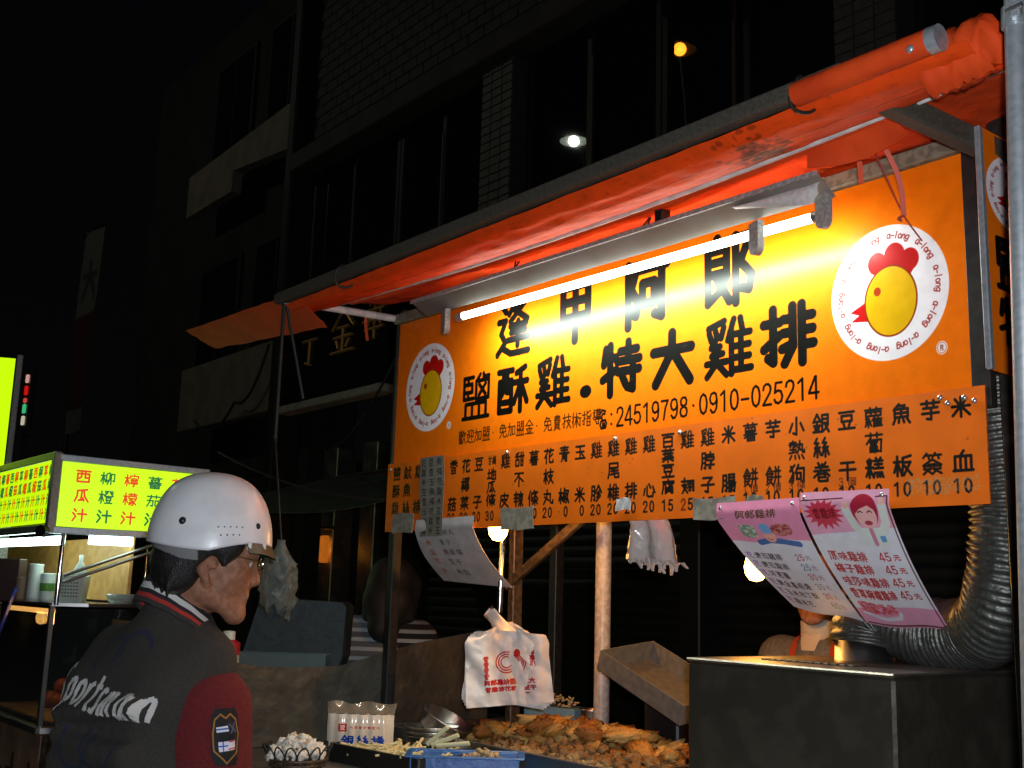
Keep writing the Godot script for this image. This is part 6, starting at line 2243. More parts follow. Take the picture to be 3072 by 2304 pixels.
func build_vendor():
	var ground := Vector3(0.96, 0, -0.95)
	var t := thing("person", "vendor in a pale shirt and orange apron straps, face hidden behind the posters", "person", ground)
	var h := head_frame(Vector3(0.965, 1.585, -0.9), Vector3(0.35, -0.05, 0.94))
	var s := Shape.new(ground)
	var f := Field.new(Vector3(0.8, 1.38, -1.1), Vector3(1.14, 1.74, -0.72), 0.008)
	head_bones(f, h)
	f.bone(h * Vector3(0, -0.06, -0.03), Vector3(0.96, 1.36, -0.94), 0.054, 0.06, 0.03)
	f.mesh_into(s)
	var b := Field.new(Vector3(0.6, 0.0, -1.2), Vector3(1.32, 1.42, -0.6), 0.022)
	b.bone(Vector3(0.96, 1.38, -0.94), Vector3(0.96, 1.25, -0.94), 0.05, 0.1, 0.03)
	b.bone(Vector3(0.96, 1.25, -0.94), Vector3(0.96, 0.95, -0.95), 0.11, 0.11, 0.04)
	for sd in [-1.0, 1.0]:
		b.bone(Vector3(0.96 + 0.17 * sd, 1.33, -0.94), Vector3(0.96 + 0.23 * sd, 1.08, -0.92), 0.045, 0.04, 0.03)
		b.bone(Vector3(0.96 + 0.23 * sd, 1.08, -0.92), Vector3(0.96 + 0.15 * sd, 1.1, -0.8), 0.038, 0.03, 0.02)
		b.bone(Vector3(0.96 + 0.09 * sd, 0.92, -0.95), Vector3(0.96 + 0.1 * sd, 0.5, -0.95), 0.085, 0.055, 0.03)
		b.bone(Vector3(0.96 + 0.1 * sd, 0.5, -0.95), Vector3(0.96 + 0.1 * sd, 0.06, -0.97), 0.052, 0.035, 0.02)
	b.mesh_into(s)
	part("body", s, M.skin, t)
	var j := Field.new(Vector3(0.62, 0.8, -1.2), Vector3(1.3, 1.5, -0.66), 0.016)
	j.bone(Vector3(0.8, 1.33, -0.94), Vector3(1.12, 1.33, -0.94), 0.068, 0.068, 0.05)
	j.bone(Vector3(0.88, 1.2, -0.94), Vector3(1.04, 1.2, -0.94), 0.125, 0.125, 0.05)
	j.bone(Vector3(0.88, 0.9, -0.95), Vector3(1.04, 0.9, -0.95), 0.125, 0.125, 0.05)
	j.bone(Vector3(0.96, 1.34, -0.94), Vector3(0.96, 1.42, -0.93), 0.08, 0.062, 0.05)
	for sd in [-1.0, 1.0]:
		j.bone(Vector3(0.96 + 0.17 * sd, 1.33, -0.94), Vector3(0.96 + 0.24 * sd, 1.08, -0.92), 0.066, 0.056, 0.04)
	s = Shape.new(ground)
	j.mesh_into(s)
	part("shirt", s, relief(worn(lin(0.1, 0.092, 0.072), lin(0.14, 0.128, 0.1), 0.9, 0, 101, 0.05, 4.0), 102, 0.1, 3.0), t)
	s = Shape.new(ground)
	s.lathe([Vector2(0.068, -0.03), Vector2(0.066, 0.0), Vector2(0.062, 0.03), Vector2(0.058, 0.032)], 20, Transform3D(Basis(Vector3.RIGHT, 0.25), Vector3(0.96, 1.43, -0.925)))
	part("collar", s, mat(lin(0.42, 0.37, 0.29), 0.9), t)
	var strap := mat(lin(0.4, 0.045, 0.012), 0.8)
	for x in [0.885, 1.035]:
		s = Shape.new(ground)
		ribbon(s, j, [Vector3(x, 1.44, -0.5), Vector3(x + 0.01, 1.2, -0.5)], 0.03, Vector3(0, 0, -1), Vector3.UP, 0.004)
		part("apron_strap", s, strap, t)
	s = Shape.new(ground)
	s.sheet(16, 14, func(u: float, v: float): return j.land(Vector3(0.86 + 0.2 * u, 1.24 - 0.34 * v, -0.5), Vector3(0, 0, -1), 0.006))
	part("apron", s, strap, t)
	s = Shape.new(ground)
	s.sheet(10, 5, func(u: float, v: float): return j.land(Vector3(0.9 + 0.12 * u * (1.0 - 0.6 * v) + 0.03 * v, 1.475 - 0.11 * v, -0.55), Vector3(0, 0, -1), 0.008))
	part("neck_cloth", s, mat(lin(0.5, 0.4, 0.28), 0.9), t)
	var hair := Field.new(Vector3(0.8, 1.46, -1.12), Vector3(1.14, 1.76, -0.74), 0.01)
	hair.bone(h * Vector3(0, 0.05, -0.035), h * Vector3(0, 0.06, 0.02), 0.092, 0.08, 0.03)
	s = Shape.new(ground)
	hair.mesh_into(s)
	part("hair", s, M.hair, t)
	s = Shape.new(ground)   # pale green kerchief
	s.lathe([Vector2(0.098, 0.0), Vector2(0.1, 0.03), Vector2(0.085, 0.085), Vector2(0.045, 0.12), Vector2(0.0, 0.128)], 24, Transform3D(h.basis, h * Vector3(0, 0.015, -0.01)))
	part("kerchief", s, worn(lin(0.16, 0.22, 0.14), lin(0.3, 0.34, 0.24), 0.9, 0, 103, 0.08, 8.0), t)
	s = Shape.new(ground)
	var legs := Field.new(Vector3(0.72, 0.03, -1.12), Vector3(1.2, 0.95, -0.78), 0.022)
	for x in [0.87, 1.05]:
		legs.bone(Vector3(x, 0.88, -0.95), Vector3(x, 0.08, -0.96), 0.1, 0.07, 0.03)
	legs.mesh_into(s)
	part("trousers", s, mat(lin(0.02, 0.02, 0.025), 0.9), t)
	for x in [0.87, 1.05]:
		s = Shape.new(ground)
		s.lump(Vector3(x, 0.05, -0.9), Vector3(0.05, 0.05, 0.13), 3, 0.05, Basis(), 12, 8)
		part("shoe", s, M.black_plastic, t)
	for sd in [-1.0, 1.0]:   # hands at the worktop
		var p := Vector3(0.96 + 0.15 * sd, 1.1, -0.8)
		var hand := Field.new(p - Vector3(0.08, 0.06, 0.06), p + Vector3(0.08, 0.06, 0.14), 0.005)
		hand.bone(p - Vector3(0, 0, 0.03), p + Vector3(0, -0.004, 0.03), 0.026, 0.03, 0.012)
		for k in 4:
			var q := p + Vector3(-0.026 + 0.0175 * k, -0.004, 0.045)
			hand.bone(q, q + Vector3(0, -0.012, 0.036 - 0.004 * absf(k - 1.5)), 0.009, 0.0085, 0.004)
			hand.bone(q + Vector3(0, -0.012, 0.036), q + Vector3(0, -0.03, 0.05), 0.0085, 0.007, 0.004)
		hand.bone(p + Vector3(-0.03 * sd, 0, 0.0), p + Vector3(-0.052 * sd, -0.012, 0.035), 0.011, 0.009, 0.006)
		s = Shape.new(ground)
		hand.mesh_into(s)
		part("hand", s, M.skin, t)
	t.position += Vector3(0.055, 0, 0.0)

func build_striped_person():
	var ground := Vector3(-0.66, 0, -0.3)
	var t := thing("person", "dark haired person in a black and grey striped top bending behind the counter guard", "person", ground)
	var h := head_frame(Vector3(-0.5, 1.5, -0.34), Vector3(-0.62, -0.3, -0.72))
	var s := Shape.new(ground)
	var f := Field.new(Vector3(-0.68, 1.3, -0.56), Vector3(-0.3, 1.64, -0.16), 0.009)
	head_bones(f, h)
	f.bone(h * Vector3(0, -0.06, -0.03), Vector3(-0.54, 1.28, -0.29), 0.052, 0.06, 0.03)
	f.mesh_into(s)
	var b := Field.new(Vector3(-1.05, 0.0, -0.6), Vector3(-0.2, 1.36, 0.1), 0.024)
	b.bone(Vector3(-0.54, 1.3, -0.29), Vector3(-0.68, 0.9, -0.24), 0.09, 0.11, 0.04)
	for sd in [-1.0, 1.0]:
		b.bone(Vector3(-0.56 + 0.15 * sd, 1.28, -0.3 - 0.1 * sd), Vector3(-0.58 + 0.18 * sd, 1.07, -0.34 - 0.12 * sd), 0.045, 0.038, 0.03)
		b.bone(Vector3(-0.68 + 0.1 * sd, 0.88, -0.24), Vector3(-0.68 + 0.1 * sd, 0.48, -0.25), 0.085, 0.055, 0.03)
		b.bone(Vector3(-0.68 + 0.1 * sd, 0.48, -0.25), Vector3(-0.68 + 0.1 * sd, 0.06, -0.22), 0.05, 0.035, 0.03)
	b.mesh_into(s)
	part("body", s, M.skin, t)
	# knitted stripes
	var im := Image.create_empty(8, 128, false, Image.FORMAT_RGB8)
	for y in 128:
		for x in 8:
			im.set_pixel(x, y, Color(0.56, 0.6, 0.62) if (y % 64) < 26 else Color(0.05, 0.05, 0.05))
	im.generate_mipmaps()
	var m := mat(Color.WHITE, 0.9)
	m.albedo_texture = ImageTexture.create_from_image(im)
	m.uv1_triplanar = true
	m.uv1_scale = Vector3(1, 15.0, 1)
	m.uv1_triplanar_sharpness = 1.0
	var j := Field.new(Vector3(-1.05, 0.78, -0.62), Vector3(-0.2, 1.42, 0.1), 0.014)
	j.bone(Vector3(-0.68, 1.335, -0.18), Vector3(-0.42, 1.325, -0.4), 0.08, 0.08, 0.06)
	j.bone(Vector3(-0.64, 1.2, -0.2), Vector3(-0.48, 1.2, -0.33), 0.13, 0.13, 0.06)
	j.bone(Vector3(-0.76, 0.9, -0.22), Vector3(-0.58, 0.9, -0.25), 0.13, 0.13, 0.06)
	for sd in [-1.0, 1.0]:
		j.bone(Vector3(-0.56 + 0.15 * sd, 1.3, -0.3 - 0.1 * sd), Vector3(-0.58 + 0.19 * sd, 1.06, -0.34 - 0.12 * sd), 0.07, 0.055, 0.04)
	s = Shape.new(ground)
	j.mesh_into(s)
	part("striped_top", s, m, t)
	var hair := Field.new(Vector3(-0.76, 1.24, -0.62), Vector3(-0.26, 1.68, -0.14), 0.011)
	hair.bone(h * Vector3(0, 0.04, -0.03), h * Vector3(0, 0.045, 0.02), 0.09, 0.084, 0.03)
	hair.bone(h * Vector3(-0.035, -0.05, -0.06), h * Vector3(0.035, -0.05, -0.06), 0.055, 0.055, 0.04)
	hair.bone(h * Vector3(0, -0.06, -0.05), h * Vector3(0, -0.15, -0.06), 0.08, 0.06, 0.04)
	for sd in [-1.0, 1.0]:
		hair.bone(h * Vector3(0.075 * sd, 0.03, 0.0), h * Vector3(0.078 * sd, -0.1, -0.02), 0.035, 0.024, 0.03)
	s = Shape.new(ground)
	hair.mesh_into(s)
	part("hair", s, mat(lin(0.005, 0.0045, 0.004), 0.7), t)
	var legs := Field.new(Vector3(-0.98, 0.03, -0.45), Vector3(-0.42, 0.95, -0.02), 0.024)
	for x in [-0.78, -0.58]:
		legs.bone(Vector3(x, 0.88, -0.24), Vector3(x, 0.08, -0.22), 0.1, 0.07, 0.03)
	s = Shape.new(ground)
	legs.mesh_into(s)
	part("trousers", s, mat(lin(0.02, 0.02, 0.022), 0.9), t)
	for x in [-0.78, -0.58]:
		s = Shape.new(ground)
		s.lump(Vector3(x, 0.05, -0.28), Vector3(0.05, 0.05, 0.13), 3, 0.05, Basis(), 12, 8)
		part("shoe", s, M.black_plastic, t)

# ---------------------------------------------------------------- lettering
# Each sign is a list of brush strokes on a 100 x 100 square (y down), or is put together from others: "name x y w h".
const STROKES := {
	"口": "15,20 85,20 85,85 15,85 15,20",
	"日": "20,6 80,6 80,94 20,94 20,6;20,50 80,50",
	"目": "20,6 80,6 80,94 20,94 20,6;20,35 80,35;20,64 80,64",
	"白": "50,0 40,20;18,20 82,20 82,95 18,95 18,20;18,57 82,57",
	"田": "12,12 88,12 88,88 12,88 12,12;50,12 50,88;12,50 88,50",
	"甲": "16,8 84,8 84,60 16,60 16,8;16,34 84,34;50,8 50,99",
	"十": "50,5 50,96;6,42 94,42",
	"丁": "6,12 94,12;52,12 52,88 32,84",
	"土": "50,6 50,90;16,40 84,40;3,90 97,90",
	"木": "50,3 50,98;6,30 94,30;47,32 8,80;53,32 94,80",
	"米": "50,4 50,97;6,47 94,47;22,12 38,34;78,12 62,34;46,50 8,90;54,50 93,90",
	"禾": "78,6 22,16;50,12 50,98;6,36 94,36;46,40 8,80;54,40 94,80",
	"隹": "30,3 6,38;20,24 20,98;20,30 94,30;56,3 66,28;58,30 58,92;20,51 90,51;20,71 90,71;20,92 97,92",
	"奚": "86,3 14,12;16,20 26,34;46,18 54,32;84,14 72,32;50,33 26,47 66,47 28,62 78,60;4,75 96,75;50,62 46,78 6,98;54,77 96,98",
	"酉": "3,8 97,8;38,8 38,32;62,8 62,32;10,30 90,30 90,95 10,95 10,30;38,32 36,52 20,62;62,32 62,54 80,54;10,76 90,76",
	"扌": "4,26 94,26;56,3 56,92 26,84;4,68 94,48",
	"非": "36,3 36,70 10,97;64,3 64,98;6,23 36,23;6,46 36,46;3,72 36,66;64,23 95,23;64,46 95,46;64,70 97,70",
	"牜": "24,8 10,38;16,28 94,28;56,3 56,98;3,68 97,52",
	"寺": "50,2 50,36;14,18 86,18;3,37 97,37;6,57 95,57;70,38 70,93 46,88;24,66 38,82",
	"大": "5,35 95,35;50,4 50,36 10,95;51,36 92,95",
	"臣": "92,7 12,7 12,93 96,93;12,34 82,34 82,66 12,66;48,7 48,34;48,66 48,93",
	"鹵": "34,2 16,20;56,0 56,24;56,12 94,12;8,26 92,26 92,96 8,96 8,26;28,40 72,82;72,40 28,82",
	"皿": "12,12 88,12 88,90;12,12 12,90;37,12 37,90;63,12 63,90;2,92 98,92",
	"阝": "20,3 20,99;20,6 80,6 40,42 86,64 74,84 46,80",
	"可": "3,13 97,13;80,13 80,92 56,86;14,36 54,36 54,68 14,68 14,36",
	"良": "50,0 58,15;15,18 84,18 84,52 15,52;15,18 15,93 54,80;15,35 84,35;42,54 94,95;86,58 60,72",
	"夆": "44,1 12,30;36,13 78,13 18,46;34,22 92,48;18,56 88,56;22,70 84,70;8,85 96,85;52,48 52,99",
	"辶": "14,6 28,20;6,36 28,36 14,58 28,74 4,94;20,84 46,96 99,96",
	"力": "8,28 84,28 78,90 54,84;44,3 42,42 8,95",
	"月": "22,5 82,5 82,94 60,90;22,5 22,60 6,96;22,34 82,34;22,62 82,62",
	"免": "40,1 10,32;36,12 72,12 58,30;14,30 88,30 88,57 14,57 14,30;50,30 46,60 8,97;58,57 58,86 66,93 97,93 97,76",
	"卬": "40,6 12,16 12,74 48,56;58,14 92,14 92,72 76,68;58,14 58,96",
	"艹": "3,50 97,50;32,10 32,92;68,10 68,92",
	"欠": "36,1 8,46;28,22 94,22 82,44;52,30 48,60 6,97;52,58 96,97",
	"弗": "14,18 84,18 84,42 14,42 12,68 90,68 86,92;38,2 36,70 14,98;62,2 62,99",
	"貝": "20,4 80,4 80,72 20,72 20,4;20,27 80,27;20,49 80,49;36,74 8,97;64,74 93,97",
	"支": "50,2 50,44;6,22 94,22;12,46 82,46 18,97;30,54 96,97",
	"彳": "62,2 8,34;66,30 6,66;42,50 42,99",
	"亍": "10,12 94,12;3,42 98,42;62,42 62,92 40,86",
	"旨": "84,4 22,18;22,2 22,34 30,40 92,40 92,26;24,52 78,52 78,98 24,98 24,52;24,75 78,75",
	"首": "26,1 36,14;74,1 64,14;3,17 97,17;50,17 44,30;20,30 80,30 80,97 20,97 20,30;20,52 80,52;20,74 80,74",
	"寸": "3,22 97,22;66,2 66,92 40,86;26,46 42,66",
	"金": "50,1 4,42;50,1 96,42;26,40 74,40;12,61 88,61;50,40 50,92;24,68 34,85;76,68 64,85;3,94 97,94",
	"魚": "38,1 10,28;34,10 70,10 58,26;14,26 86,26 86,66 14,66 14,26;50,26 50,66;14,46 86,46;16,76 6,97;38,76 36,93;60,76 65,93;82,76 96,97",
	"尤": "5,32 95,32;46,3 42,52 5,97;58,32 58,86 66,93 97,93 97,74;74,8 88,22",
	"糸": "46,1 18,24 62,26 20,50 82,48;50,50 50,99;28,62 10,90;72,62 92,88",
	"女": "42,3 14,60 82,97;74,30 60,64 12,97;3,32 97,32",
	"古": "3,26 97,26;50,2 50,52;16,52 84,52 84,95 16,95 16,52",
	"化": "30,1 5,46;22,30 22,99;90,18 56,46;56,3 56,84 64,93 97,93 97,74",
	"耳": "5,8 95,8;26,8 26,82;74,8 74,99;26,32 74,32;26,56 74,56;2,83 99,72",
	"爫": "88,4 12,30;14,56 28,94;46,48 54,88;88,40 70,88",
	"豆": "6,8 94,8;20,26 80,26 80,55 20,55 20,26;30,62 38,84;70,62 62,84;3,93 97,93",
	"子": "14,10 82,10 52,38;52,38 52,92 30,86;3,50 97,50",
	"甘": "3,28 97,28;28,3 28,94;72,3 72,94;28,60 72,60;28,93 72,93",
	"每": "34,1 8,32;28,14 95,14;26,30 20,88 82,88;26,30 84,30 76,99;3,60 98,60;50,36 54,50;48,66 52,80",
	"也": "8,38 94,26 90,62 74,58;50,3 50,74;22,12 22,84 32,93 97,93 97,72",
	"瓜": "86,3 20,14 20,52 5,96;50,12 48,80 32,88 64,82;58,70 68,90;64,12 70,56 97,96",
	"亻": "72,1 8,52;46,30 46,99",
	"丨": "50,0 50,100",
	"攵": "38,1 10,40;32,22 96,22;76,22 58,64 6,98;34,34 54,66 98,98",
	"皮": "12,18 94,18 84,36;12,18 12,56 3,97;50,2 50,44;14,46 80,46 22,97;32,56 96,97",
	"舌": "80,3 20,14;50,10 50,50;3,30 97,30;18,52 82,52 82,95 18,95 18,52",
	"不": "3,10 97,10;56,10 4,64;50,30 50,99;60,42 96,68",
	"辛": "50,1 50,14;8,17 92,17;28,24 36,40;72,24 64,40;3,44 97,44;10,66 90,66;50,44 50,99",
	"束": "5,18 95,18;50,1 50,99;16,32 84,32 84,58 16,58 16,32;46,60 6,96;54,60 95,96",
	"罒": "6,10 94,10 94,90 6,90 6,10;36,10 36,90;64,10 64,90",
	"者": "46,1 46,36;14,18 78,18;2,37 98,37;90,6 6,68;28,54 82,54 82,98 28,98 28,54;28,76 82,76",
	"丸": "8,30 72,30 70,76 80,91 98,91 98,72;40,3 38,50 5,97;14,50 54,72",
	"龶": "12,16 88,16;18,52 82,52;3,90 97,90;50,0 50,90",
	"叔": "30,1 30,30;30,14 54,14;5,33 56,33;30,33 30,92 16,86;16,48 5,78;42,48 54,74;60,18 95,18 58,97;64,36 99,97",
	"玉": "8,12 92,12;14,48 86,48;3,91 97,91;50,12 50,91;66,62 84,80",
	"㐱": "50,1 3,46;50,1 97,46;62,34 26,54;70,50 22,76;80,66 16,99",
	"尸": "14,8 90,8 90,36 16,36;14,8 14,56 2,99",
	"毛": "82,2 14,16;10,38 90,30;3,66 97,56;48,10 48,86 58,95 97,95 97,76",
	"心": "14,44 5,82;32,30 32,84 42,93 80,93 82,70;48,18 62,42;80,34 97,70",
	"百": "3,8 97,8;50,8 42,27;16,28 84,28 84,97 16,97 16,28;16,61 84,61",
	"世": "3,34 97,34;22,3 22,93 95,93;50,3 50,68;78,3 78,68;50,67 78,67",
	"广": "50,0 55,13;8,16 97,16;13,16 11,60 2,99",
	"付": "26,1 3,42;16,24 16,99;38,30 98,30;80,3 80,92 62,86;52,50 64,66",
	"肉": "12,24 88,24 88,94 72,92;12,24 12,99;50,1 50,30;50,30 26,56;50,34 76,56;50,58 24,86;50,62 78,86",
	"羽": "6,10 44,10 44,92 28,86;12,26 26,38;6,68 36,52;54,10 95,10 95,92 80,86;62,26 76,38;56,68 86,52",
	"孛": "10,16 90,16;50,1 50,30;6,44 6,30 94,30 94,44;18,48 78,48 52,64;52,64 52,95 32,90;3,74 97,74",
	"昜": "18,2 82,2 82,36 18,36 18,2;18,19 82,19;2,48 98,48;30,50 6,78;24,60 92,60 84,96 68,92;48,62 16,96;70,62 40,98",
	"食": "50,1 3,40;50,1 97,40;48,24 54,34;20,38 80,38 80,68 20,68;20,53 80,53;20,38 20,94 54,84;50,70 95,98",
	"并": "28,1 38,18;74,1 62,18;6,24 94,24;3,56 97,56;32,24 32,60 6,99;68,24 68,99",
	"于": "10,14 90,14;3,50 97,50;54,14 54,92 30,86",
	"小": "50,3 50,94 28,86;24,34 5,78;76,34 96,76",
	"坴": "50,1 50,24;14,13 86,13;3,27 97,27;32,28 14,46;64,28 66,45 92,42;50,48 50,90;14,66 86,66;2,92 98,84",
	"灬": "14,16 3,92;38,16 40,86;62,16 68,86;84,16 98,92",
	"犭": "88,2 14,32;28,8 68,44 68,80 50,97 28,88;62,50 6,88",
	"句": "34,1 5,42;26,20 92,20 88,94 64,88;18,44 58,44 58,76 18,76 18,44",
	"艮": "14,7 86,7 86,50 14,50;14,28 86,28;14,7 14,95 52,82;44,52 96,97;88,58 62,74",
	"卷": "28,1 38,18;74,1 62,18;12,24 88,24;3,42 97,42;52,8 44,42 3,74;60,42 97,70;30,58 72,58 72,76 30,76;30,58 30,90 38,96 86,96 86,82",
	"干": "12,12 88,12;3,48 97,48;50,12 50,99",
	"勹": "30,1 5,42;24,18 94,18 90,96 66,90",
	"畐": "8,7 92,7;22,24 78,24 78,45 22,45 22,24;12,55 88,55 88,97 12,97 12,55;50,55 50,97;12,76 88,76",
	"𦍌": "26,1 36,16;74,1 64,16;8,24 92,24;14,52 86,52;3,84 97,84;50,24 50,84",
	"羊": "26,1 36,18;74,1 64,18;8,22 92,22;14,44 86,44;3,68 97,68;50,22 50,99",
	"反": "90,3 16,12 16,52 3,97;18,34 86,34 22,97;30,50 97,97",
	"⺮": "22,2 4,60;16,30 46,30;30,34 35,80;66,2 52,60;62,30 97,30;80,34 85,80",
	"僉": "50,1 3,40;50,1 97,40;30,34 70,34;8,45 43,45 43,66 8,66 8,45;57,45 92,45 92,66 57,66 57,45;28,70 5,99;30,80 48,98;72,70 52,99;74,80 97,98",
	"血": "54,1 40,20;10,26 90,26 90,92;10,26 10,92;37,26 37,92;63,26 63,92;2,93 98,93",
	"囗": "7,5 93,5 93,95 7,95 7,5",
	"元": "16,14 84,14;3,42 97,42;38,42 34,66 5,96;60,42 60,84 68,93 97,93 97,74",
	"西": "3,10 97,10;10,32 90,32 90,93 10,93 10,32;38,10 36,58 22,68;62,10 62,62 82,62",
	"卯": "40,4 8,16 8,78 42,58;44,16 42,60 20,98;58,14 94,14 94,72 78,68;58,14 58,98",
	"宀": "50,0 50,30;5,85 5,36 95,36 95,85",
	"冖": "5,90 5,20 95,20 95,90",
	"豕": "5,8 95,8;52,8 14,36;38,24 66,60 60,94 40,98;50,42 8,70;58,58 8,92;92,26 60,48;60,46 98,90",
	"癶": "10,10 44,10 4,90;14,34 30,52;60,4 98,92;88,6 66,30;98,34 76,54",
	"氵": "28,6 66,22;6,36 46,52;8,96 64,62",
	"厂": "8,7 97,7;14,7 12,60 2,99",
	"未": "14,24 86,24;3,48 97,48;50,3 50,99;46,50 6,92;54,50 96,92",
	"走": "50,1 50,44;14,20 86,20;3,44 97,44;50,44 50,88;50,64 86,64;24,56 22,78 3,98;22,80 40,94 98,96",
	"己": "10,10 88,10 88,46 12,46 12,90 94,90 94,72",
	"司": "8,10 90,10 90,94 66,88;10,34 64,34;16,54 62,54 62,86 16,86 16,54",
	"黃": "8,14 92,14;32,1 32,28;68,1 68,28;3,34 97,34;18,46 82,46 82,78 18,78 18,46;50,34 50,78;18,62 82,62;34,80 8,99;66,80 94,99",
	"喜": "14,10 86,10;50,0 50,24;20,24 80,24;24,34 76,34 76,50 24,50 24,34;32,52 36,63;68,52 62,63;3,66 97,66;20,77 80,77 80,99 20,99 20,77",
	"布": "3,22 97,22;44,1 30,46 4,74;22,46 86,46 86,84 70,82;22,46 22,90;54,30 54,99",
	"少": "50,1 50,62;26,20 8,52;74,20 92,50;84,54 10,98",
	"牛": "28,4 10,42;20,28 90,28;3,60 97,60;52,1 52,99",
	"華": "3,14 97,14;32,2 32,26;68,2 68,26;12,36 88,36;3,58 97,58;14,76 86,76;50,28 50,99;28,36 28,70;72,36 72,70",
	"0": "30,4 16,14 10,32 8,50 10,68 16,86 30,96 44,86 50,68 52,50 50,32 44,14 30,4",
	"1": "12,20 34,4 34,96",
	"2": "9,28 13,12 26,4 38,5 48,14 51,28 46,44 10,92 8,96 52,96",
	"3": "9,22 16,8 30,4 43,9 49,24 44,40 30,47 24,47;30,47 46,54 52,70 47,88 31,96 15,91 8,76",
	"4": "42,97 42,4 38,4 6,68 6,72 55,72",
	"5": "49,5 16,5 11,48 28,39 44,45 52,66 46,87 30,96 15,91 8,78",
	"6": "48,20 40,6 28,4 14,18 8,48 12,84 28,96 44,90 52,70 46,50 32,42 18,48 10,62",
	"7": "8,6 52,6 34,44 24,97",
	"8": "30,46 14,38 11,20 18,7 30,4 42,7 49,20 46,38 30,46 12,58 8,74 14,90 30,96 46,90 52,74 48,58 30,46",
	"9": "50,38 42,52 28,58 14,50 8,30 16,10 32,4 46,12 52,44 48,78 36,95 22,96 12,82",
	"-": "10,56 50,56",
	"·": "28,48 32,52",
	":": "28,30 31,33;28,80 31,83",
	"☎": "6,22 24,4 46,10 40,26 28,22 18,34 24,60;14,62 46,56 56,74 48,96 16,98 8,80 14,62;28,74 38,72 40,84 28,86 28,74",
	"a": "46,40 34,32 18,36 8,56 12,80 26,88 40,80 48,62;52,34 48,70 54,88",
	"l": "34,4 24,88",
	"o": "30,34 14,42 8,62 14,82 30,88 46,80 52,60 46,42 30,34",
	"n": "12,36 8,88;11,54 22,38 38,34 48,44 46,60 44,88",
	"g": "46,40 34,32 18,36 8,56 12,78 26,84 40,76 48,60;52,34 46,98 34,112 16,110 8,102",
	"R": "14,94 14,8 36,8 46,18 46,36 36,46 14,46;32,46 50,94",
	"S": "48,14 34,6 16,10 12,28 26,44 44,56 48,76 36,92 16,92 6,80",
	"p": "14,36 8,112;14,50 28,34 46,40 50,60 44,80 28,88 12,80",
	"r": "14,36 10,88;14,54 26,38 42,34",
	"t": "26,10 20,76 28,88 42,84;8,36 44,36",
	"s": "44,44 30,34 16,40 18,54 38,64 42,78 28,88 10,82",
	"m": "12,36 6,88;10,52 22,36 32,42 28,88;31,52 46,36 56,42 52,76 60,88",
}
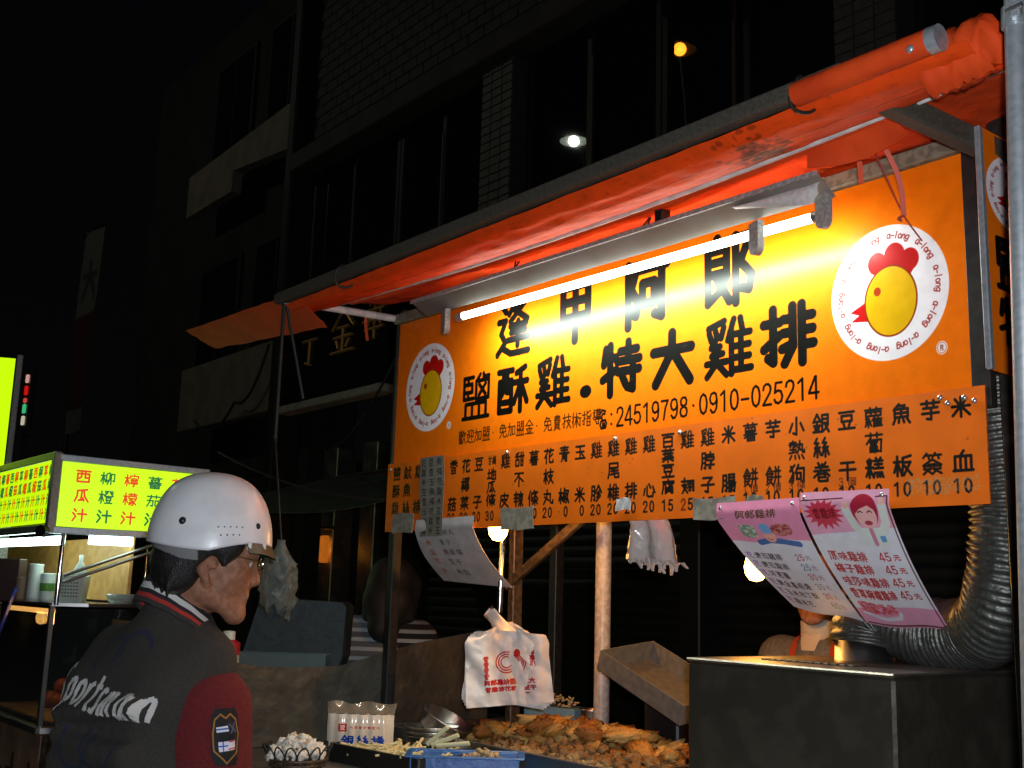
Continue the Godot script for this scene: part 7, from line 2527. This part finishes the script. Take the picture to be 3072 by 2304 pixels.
const BUILT_OF := {
	"雞": "奚 0 0 48 100|隹 46 0 54 100", "酥": "酉 0 0 50 100|禾 51 0 49 100", "排": "扌 0 0 36 100|非 36 0 64 100", "特": "牜 0 0 38 100|寺 39 0 61 100",
	"鹽": "臣 1 1 42 56|鹵 46 0 53 58|皿 2 60 96 40", "阿": "阝 0 0 36 100|可 32 0 68 100", "郎": "良 0 0 56 100|阝 56 0 48 100", "逢": "夆 30 0 70 84|辶 0 0 100 100",
	"加": "力 0 0 56 100|口 56 10 44 86", "盟": "日 2 0 46 56|月 50 0 48 58|皿 0 58 100 42", "迎": "卬 32 0 68 82|辶 0 0 100 100",
	"雚": "艹 0 0 100 24|口 6 22 40 28|口 54 22 40 28|隹 2 44 96 56", "歡": "雚 0 0 56 100|欠 54 0 46 100", "費": "弗 8 0 84 50|貝 8 48 84 52",
	"技": "扌 0 0 38 100|支 38 0 62 100", "術": "彳 0 0 28 100|木 26 4 44 96|亍 68 0 32 100", "指": "扌 0 0 38 100|旨 38 0 62 100", "導": "首 34 0 60 50|辶 0 0 100 60|寸 10 56 84 44",
	"魷": "魚 0 0 50 100|尤 50 0 50 100", "絲": "糸 0 0 50 100|糸 50 0 50 100", "香": "禾 0 0 100 58|日 10 54 80 46", "姑": "女 0 0 50 100|古 50 0 50 100", "菇": "艹 0 0 100 30|姑 0 28 100 72",
	"花": "艹 0 0 100 30|化 4 28 92 72", "耶": "耳 0 0 54 100|阝 56 0 44 100", "椰": "木 0 0 38 100|耶 36 0 64 100", "菜": "艹 0 0 100 26|爫 6 24 88 28|木 0 48 100 52",
	"梅": "木 0 0 40 100|每 40 0 60 100", "地": "土 0 4 40 88|也 38 0 62 100", "條": "亻 0 0 30 100|丨 30 16 10 56|攵 40 0 60 54|木 40 50 60 50", "甜": "舌 0 0 52 100|甘 52 0 48 100",
	"辣": "辛 0 0 48 100|束 48 0 52 100", "薯": "艹 0 0 100 24|罒 12 24 76 22|者 4 44 92 56", "枝": "木 0 0 42 100|支 40 0 60 100", "青": "龶 0 0 100 48|月 18 48 68 52", "椒": "木 0 0 40 100|叔 38 0 62 100",
	"胗": "月 0 0 42 100|㐱 42 0 58 100", "尾": "尸 0 0 100 100|毛 22 34 78 66", "椎": "木 0 0 40 100|隹 38 0 62 100", "葉": "艹 0 0 100 26|世 8 24 84 38|木 0 56 100 44", "腐": "广 0 0 100 100|付 18 18 80 36|肉 20 50 76 50",
	"翅": "支 0 0 52 90|羽 46 12 54 70", "脖": "月 0 0 40 100|孛 40 0 60 100", "腸": "月 0 0 40 100|昜 40 0 60 100", "餅": "食 0 0 50 100|并 50 0 50 100", "芋": "艹 0 0 100 30|于 4 28 92 72",
	"熱": "坴 0 0 52 70|丸 50 0 50 70|灬 2 74 96 26", "狗": "犭 0 0 38 100|句 38 0 62 100", "銀": "金 0 0 50 100|艮 50 0 50 100", "捲": "扌 0 0 36 100|卷 36 0 64 100", "羅": "罒 2 0 96 30|糸 0 28 42 72|隹 42 28 58 72",
	"蘿": "艹 0 0 100 24|羅 0 22 100 78", "蔔": "艹 0 0 100 26|勹 4 24 94 76|畐 22 44 52 54", "羔": "𦍌 0 0 100 62|灬 0 68 100 32", "糕": "米 0 0 44 100|羔 44 0 56 100", "板": "木 0 0 42 100|反 42 0 58 100",
	"簽": "⺮ 0 0 100 34|僉 0 30 100 70", "固": "囗 0 0 100 100|古 20 16 60 68", "個": "亻 0 0 30 100|固 32 4 66 94", "柳": "木 0 0 38 100|卯 36 0 64 100",
	"寧": "宀 0 0 100 34|心 10 26 80 24|皿 8 48 84 24|丁 14 72 72 28", "檸": "木 0 0 36 100|寧 36 0 64 100", "蒙": "艹 0 0 100 26|冖 4 24 92 20|豕 6 42 88 58", "檬": "木 0 0 36 100|蒙 36 0 64 100",
	"登": "癶 0 0 100 44|豆 8 38 84 62", "橙": "木 0 0 36 100|登 36 0 64 100", "番": "爫 10 0 80 26|米 0 16 100 44|田 8 54 84 46", "蕃": "艹 0 0 100 26|番 0 24 100 76", "茄": "艹 0 0 100 30|加 0 28 100 72",
	"早": "日 8 0 84 58|十 0 48 100 52", "草": "艹 0 0 100 28|早 0 26 100 74", "汁": "氵 0 0 36 100|十 32 0 68 100", "原": "厂 0 0 100 100|白 28 12 60 48|小 22 56 74 44", "味": "口 0 14 36 66|未 34 0 66 100",
	"起": "走 0 0 92 100|己 54 4 44 60", "豬": "豕 0 0 46 100|者 44 0 56 100", "洋": "氵 0 0 34 100|羊 32 0 68 100", "蔥": "艹 0 0 100 24|田 16 24 68 42|心 4 62 92 38", "圈": "囗 0 0 100 100|卷 18 14 64 72",
	"相": "木 0 0 46 100|目 44 0 56 100", "圭": "土 6 0 88 52|土 0 48 100 52", "哇": "口 0 14 38 66|圭 38 0 62 100", "沙": "氵 0 0 34 100|少 34 0 66 100", "莎": "艹 0 0 100 28|沙 0 26 100 74", "咪": "口 0 14 36 66|米 34 0 66 100",
}
var glyph_memory := {}

func glyph(sign: String) -> Array:   # the strokes of a sign as arrays of points in a unit square
	if glyph_memory.has(sign):
		return glyph_memory[sign]
	var strokes := []
	if STROKES.has(sign):
		for one in STROKES[sign].split(";"):
			var pts := PackedVector2Array()
			for pair in one.split(" "):
				var xy = pair.split(",")
				pts.append(Vector2(float(xy[0]), float(xy[1])) / 100.0)
			strokes.append(pts)
	elif BUILT_OF.has(sign):
		for piece in BUILT_OF[sign].split("|"):
			var w = piece.split(" ")
			var at := Vector2(float(w[1]), float(w[2])) / 100.0
			var size := Vector2(float(w[3]), float(w[4])) / 100.0
			for s in glyph(w[0]):
				var pts := PackedVector2Array()
				for p in s:
					pts.append(at + p * size)
				strokes.append(pts)
	glyph_memory[sign] = strokes
	return strokes
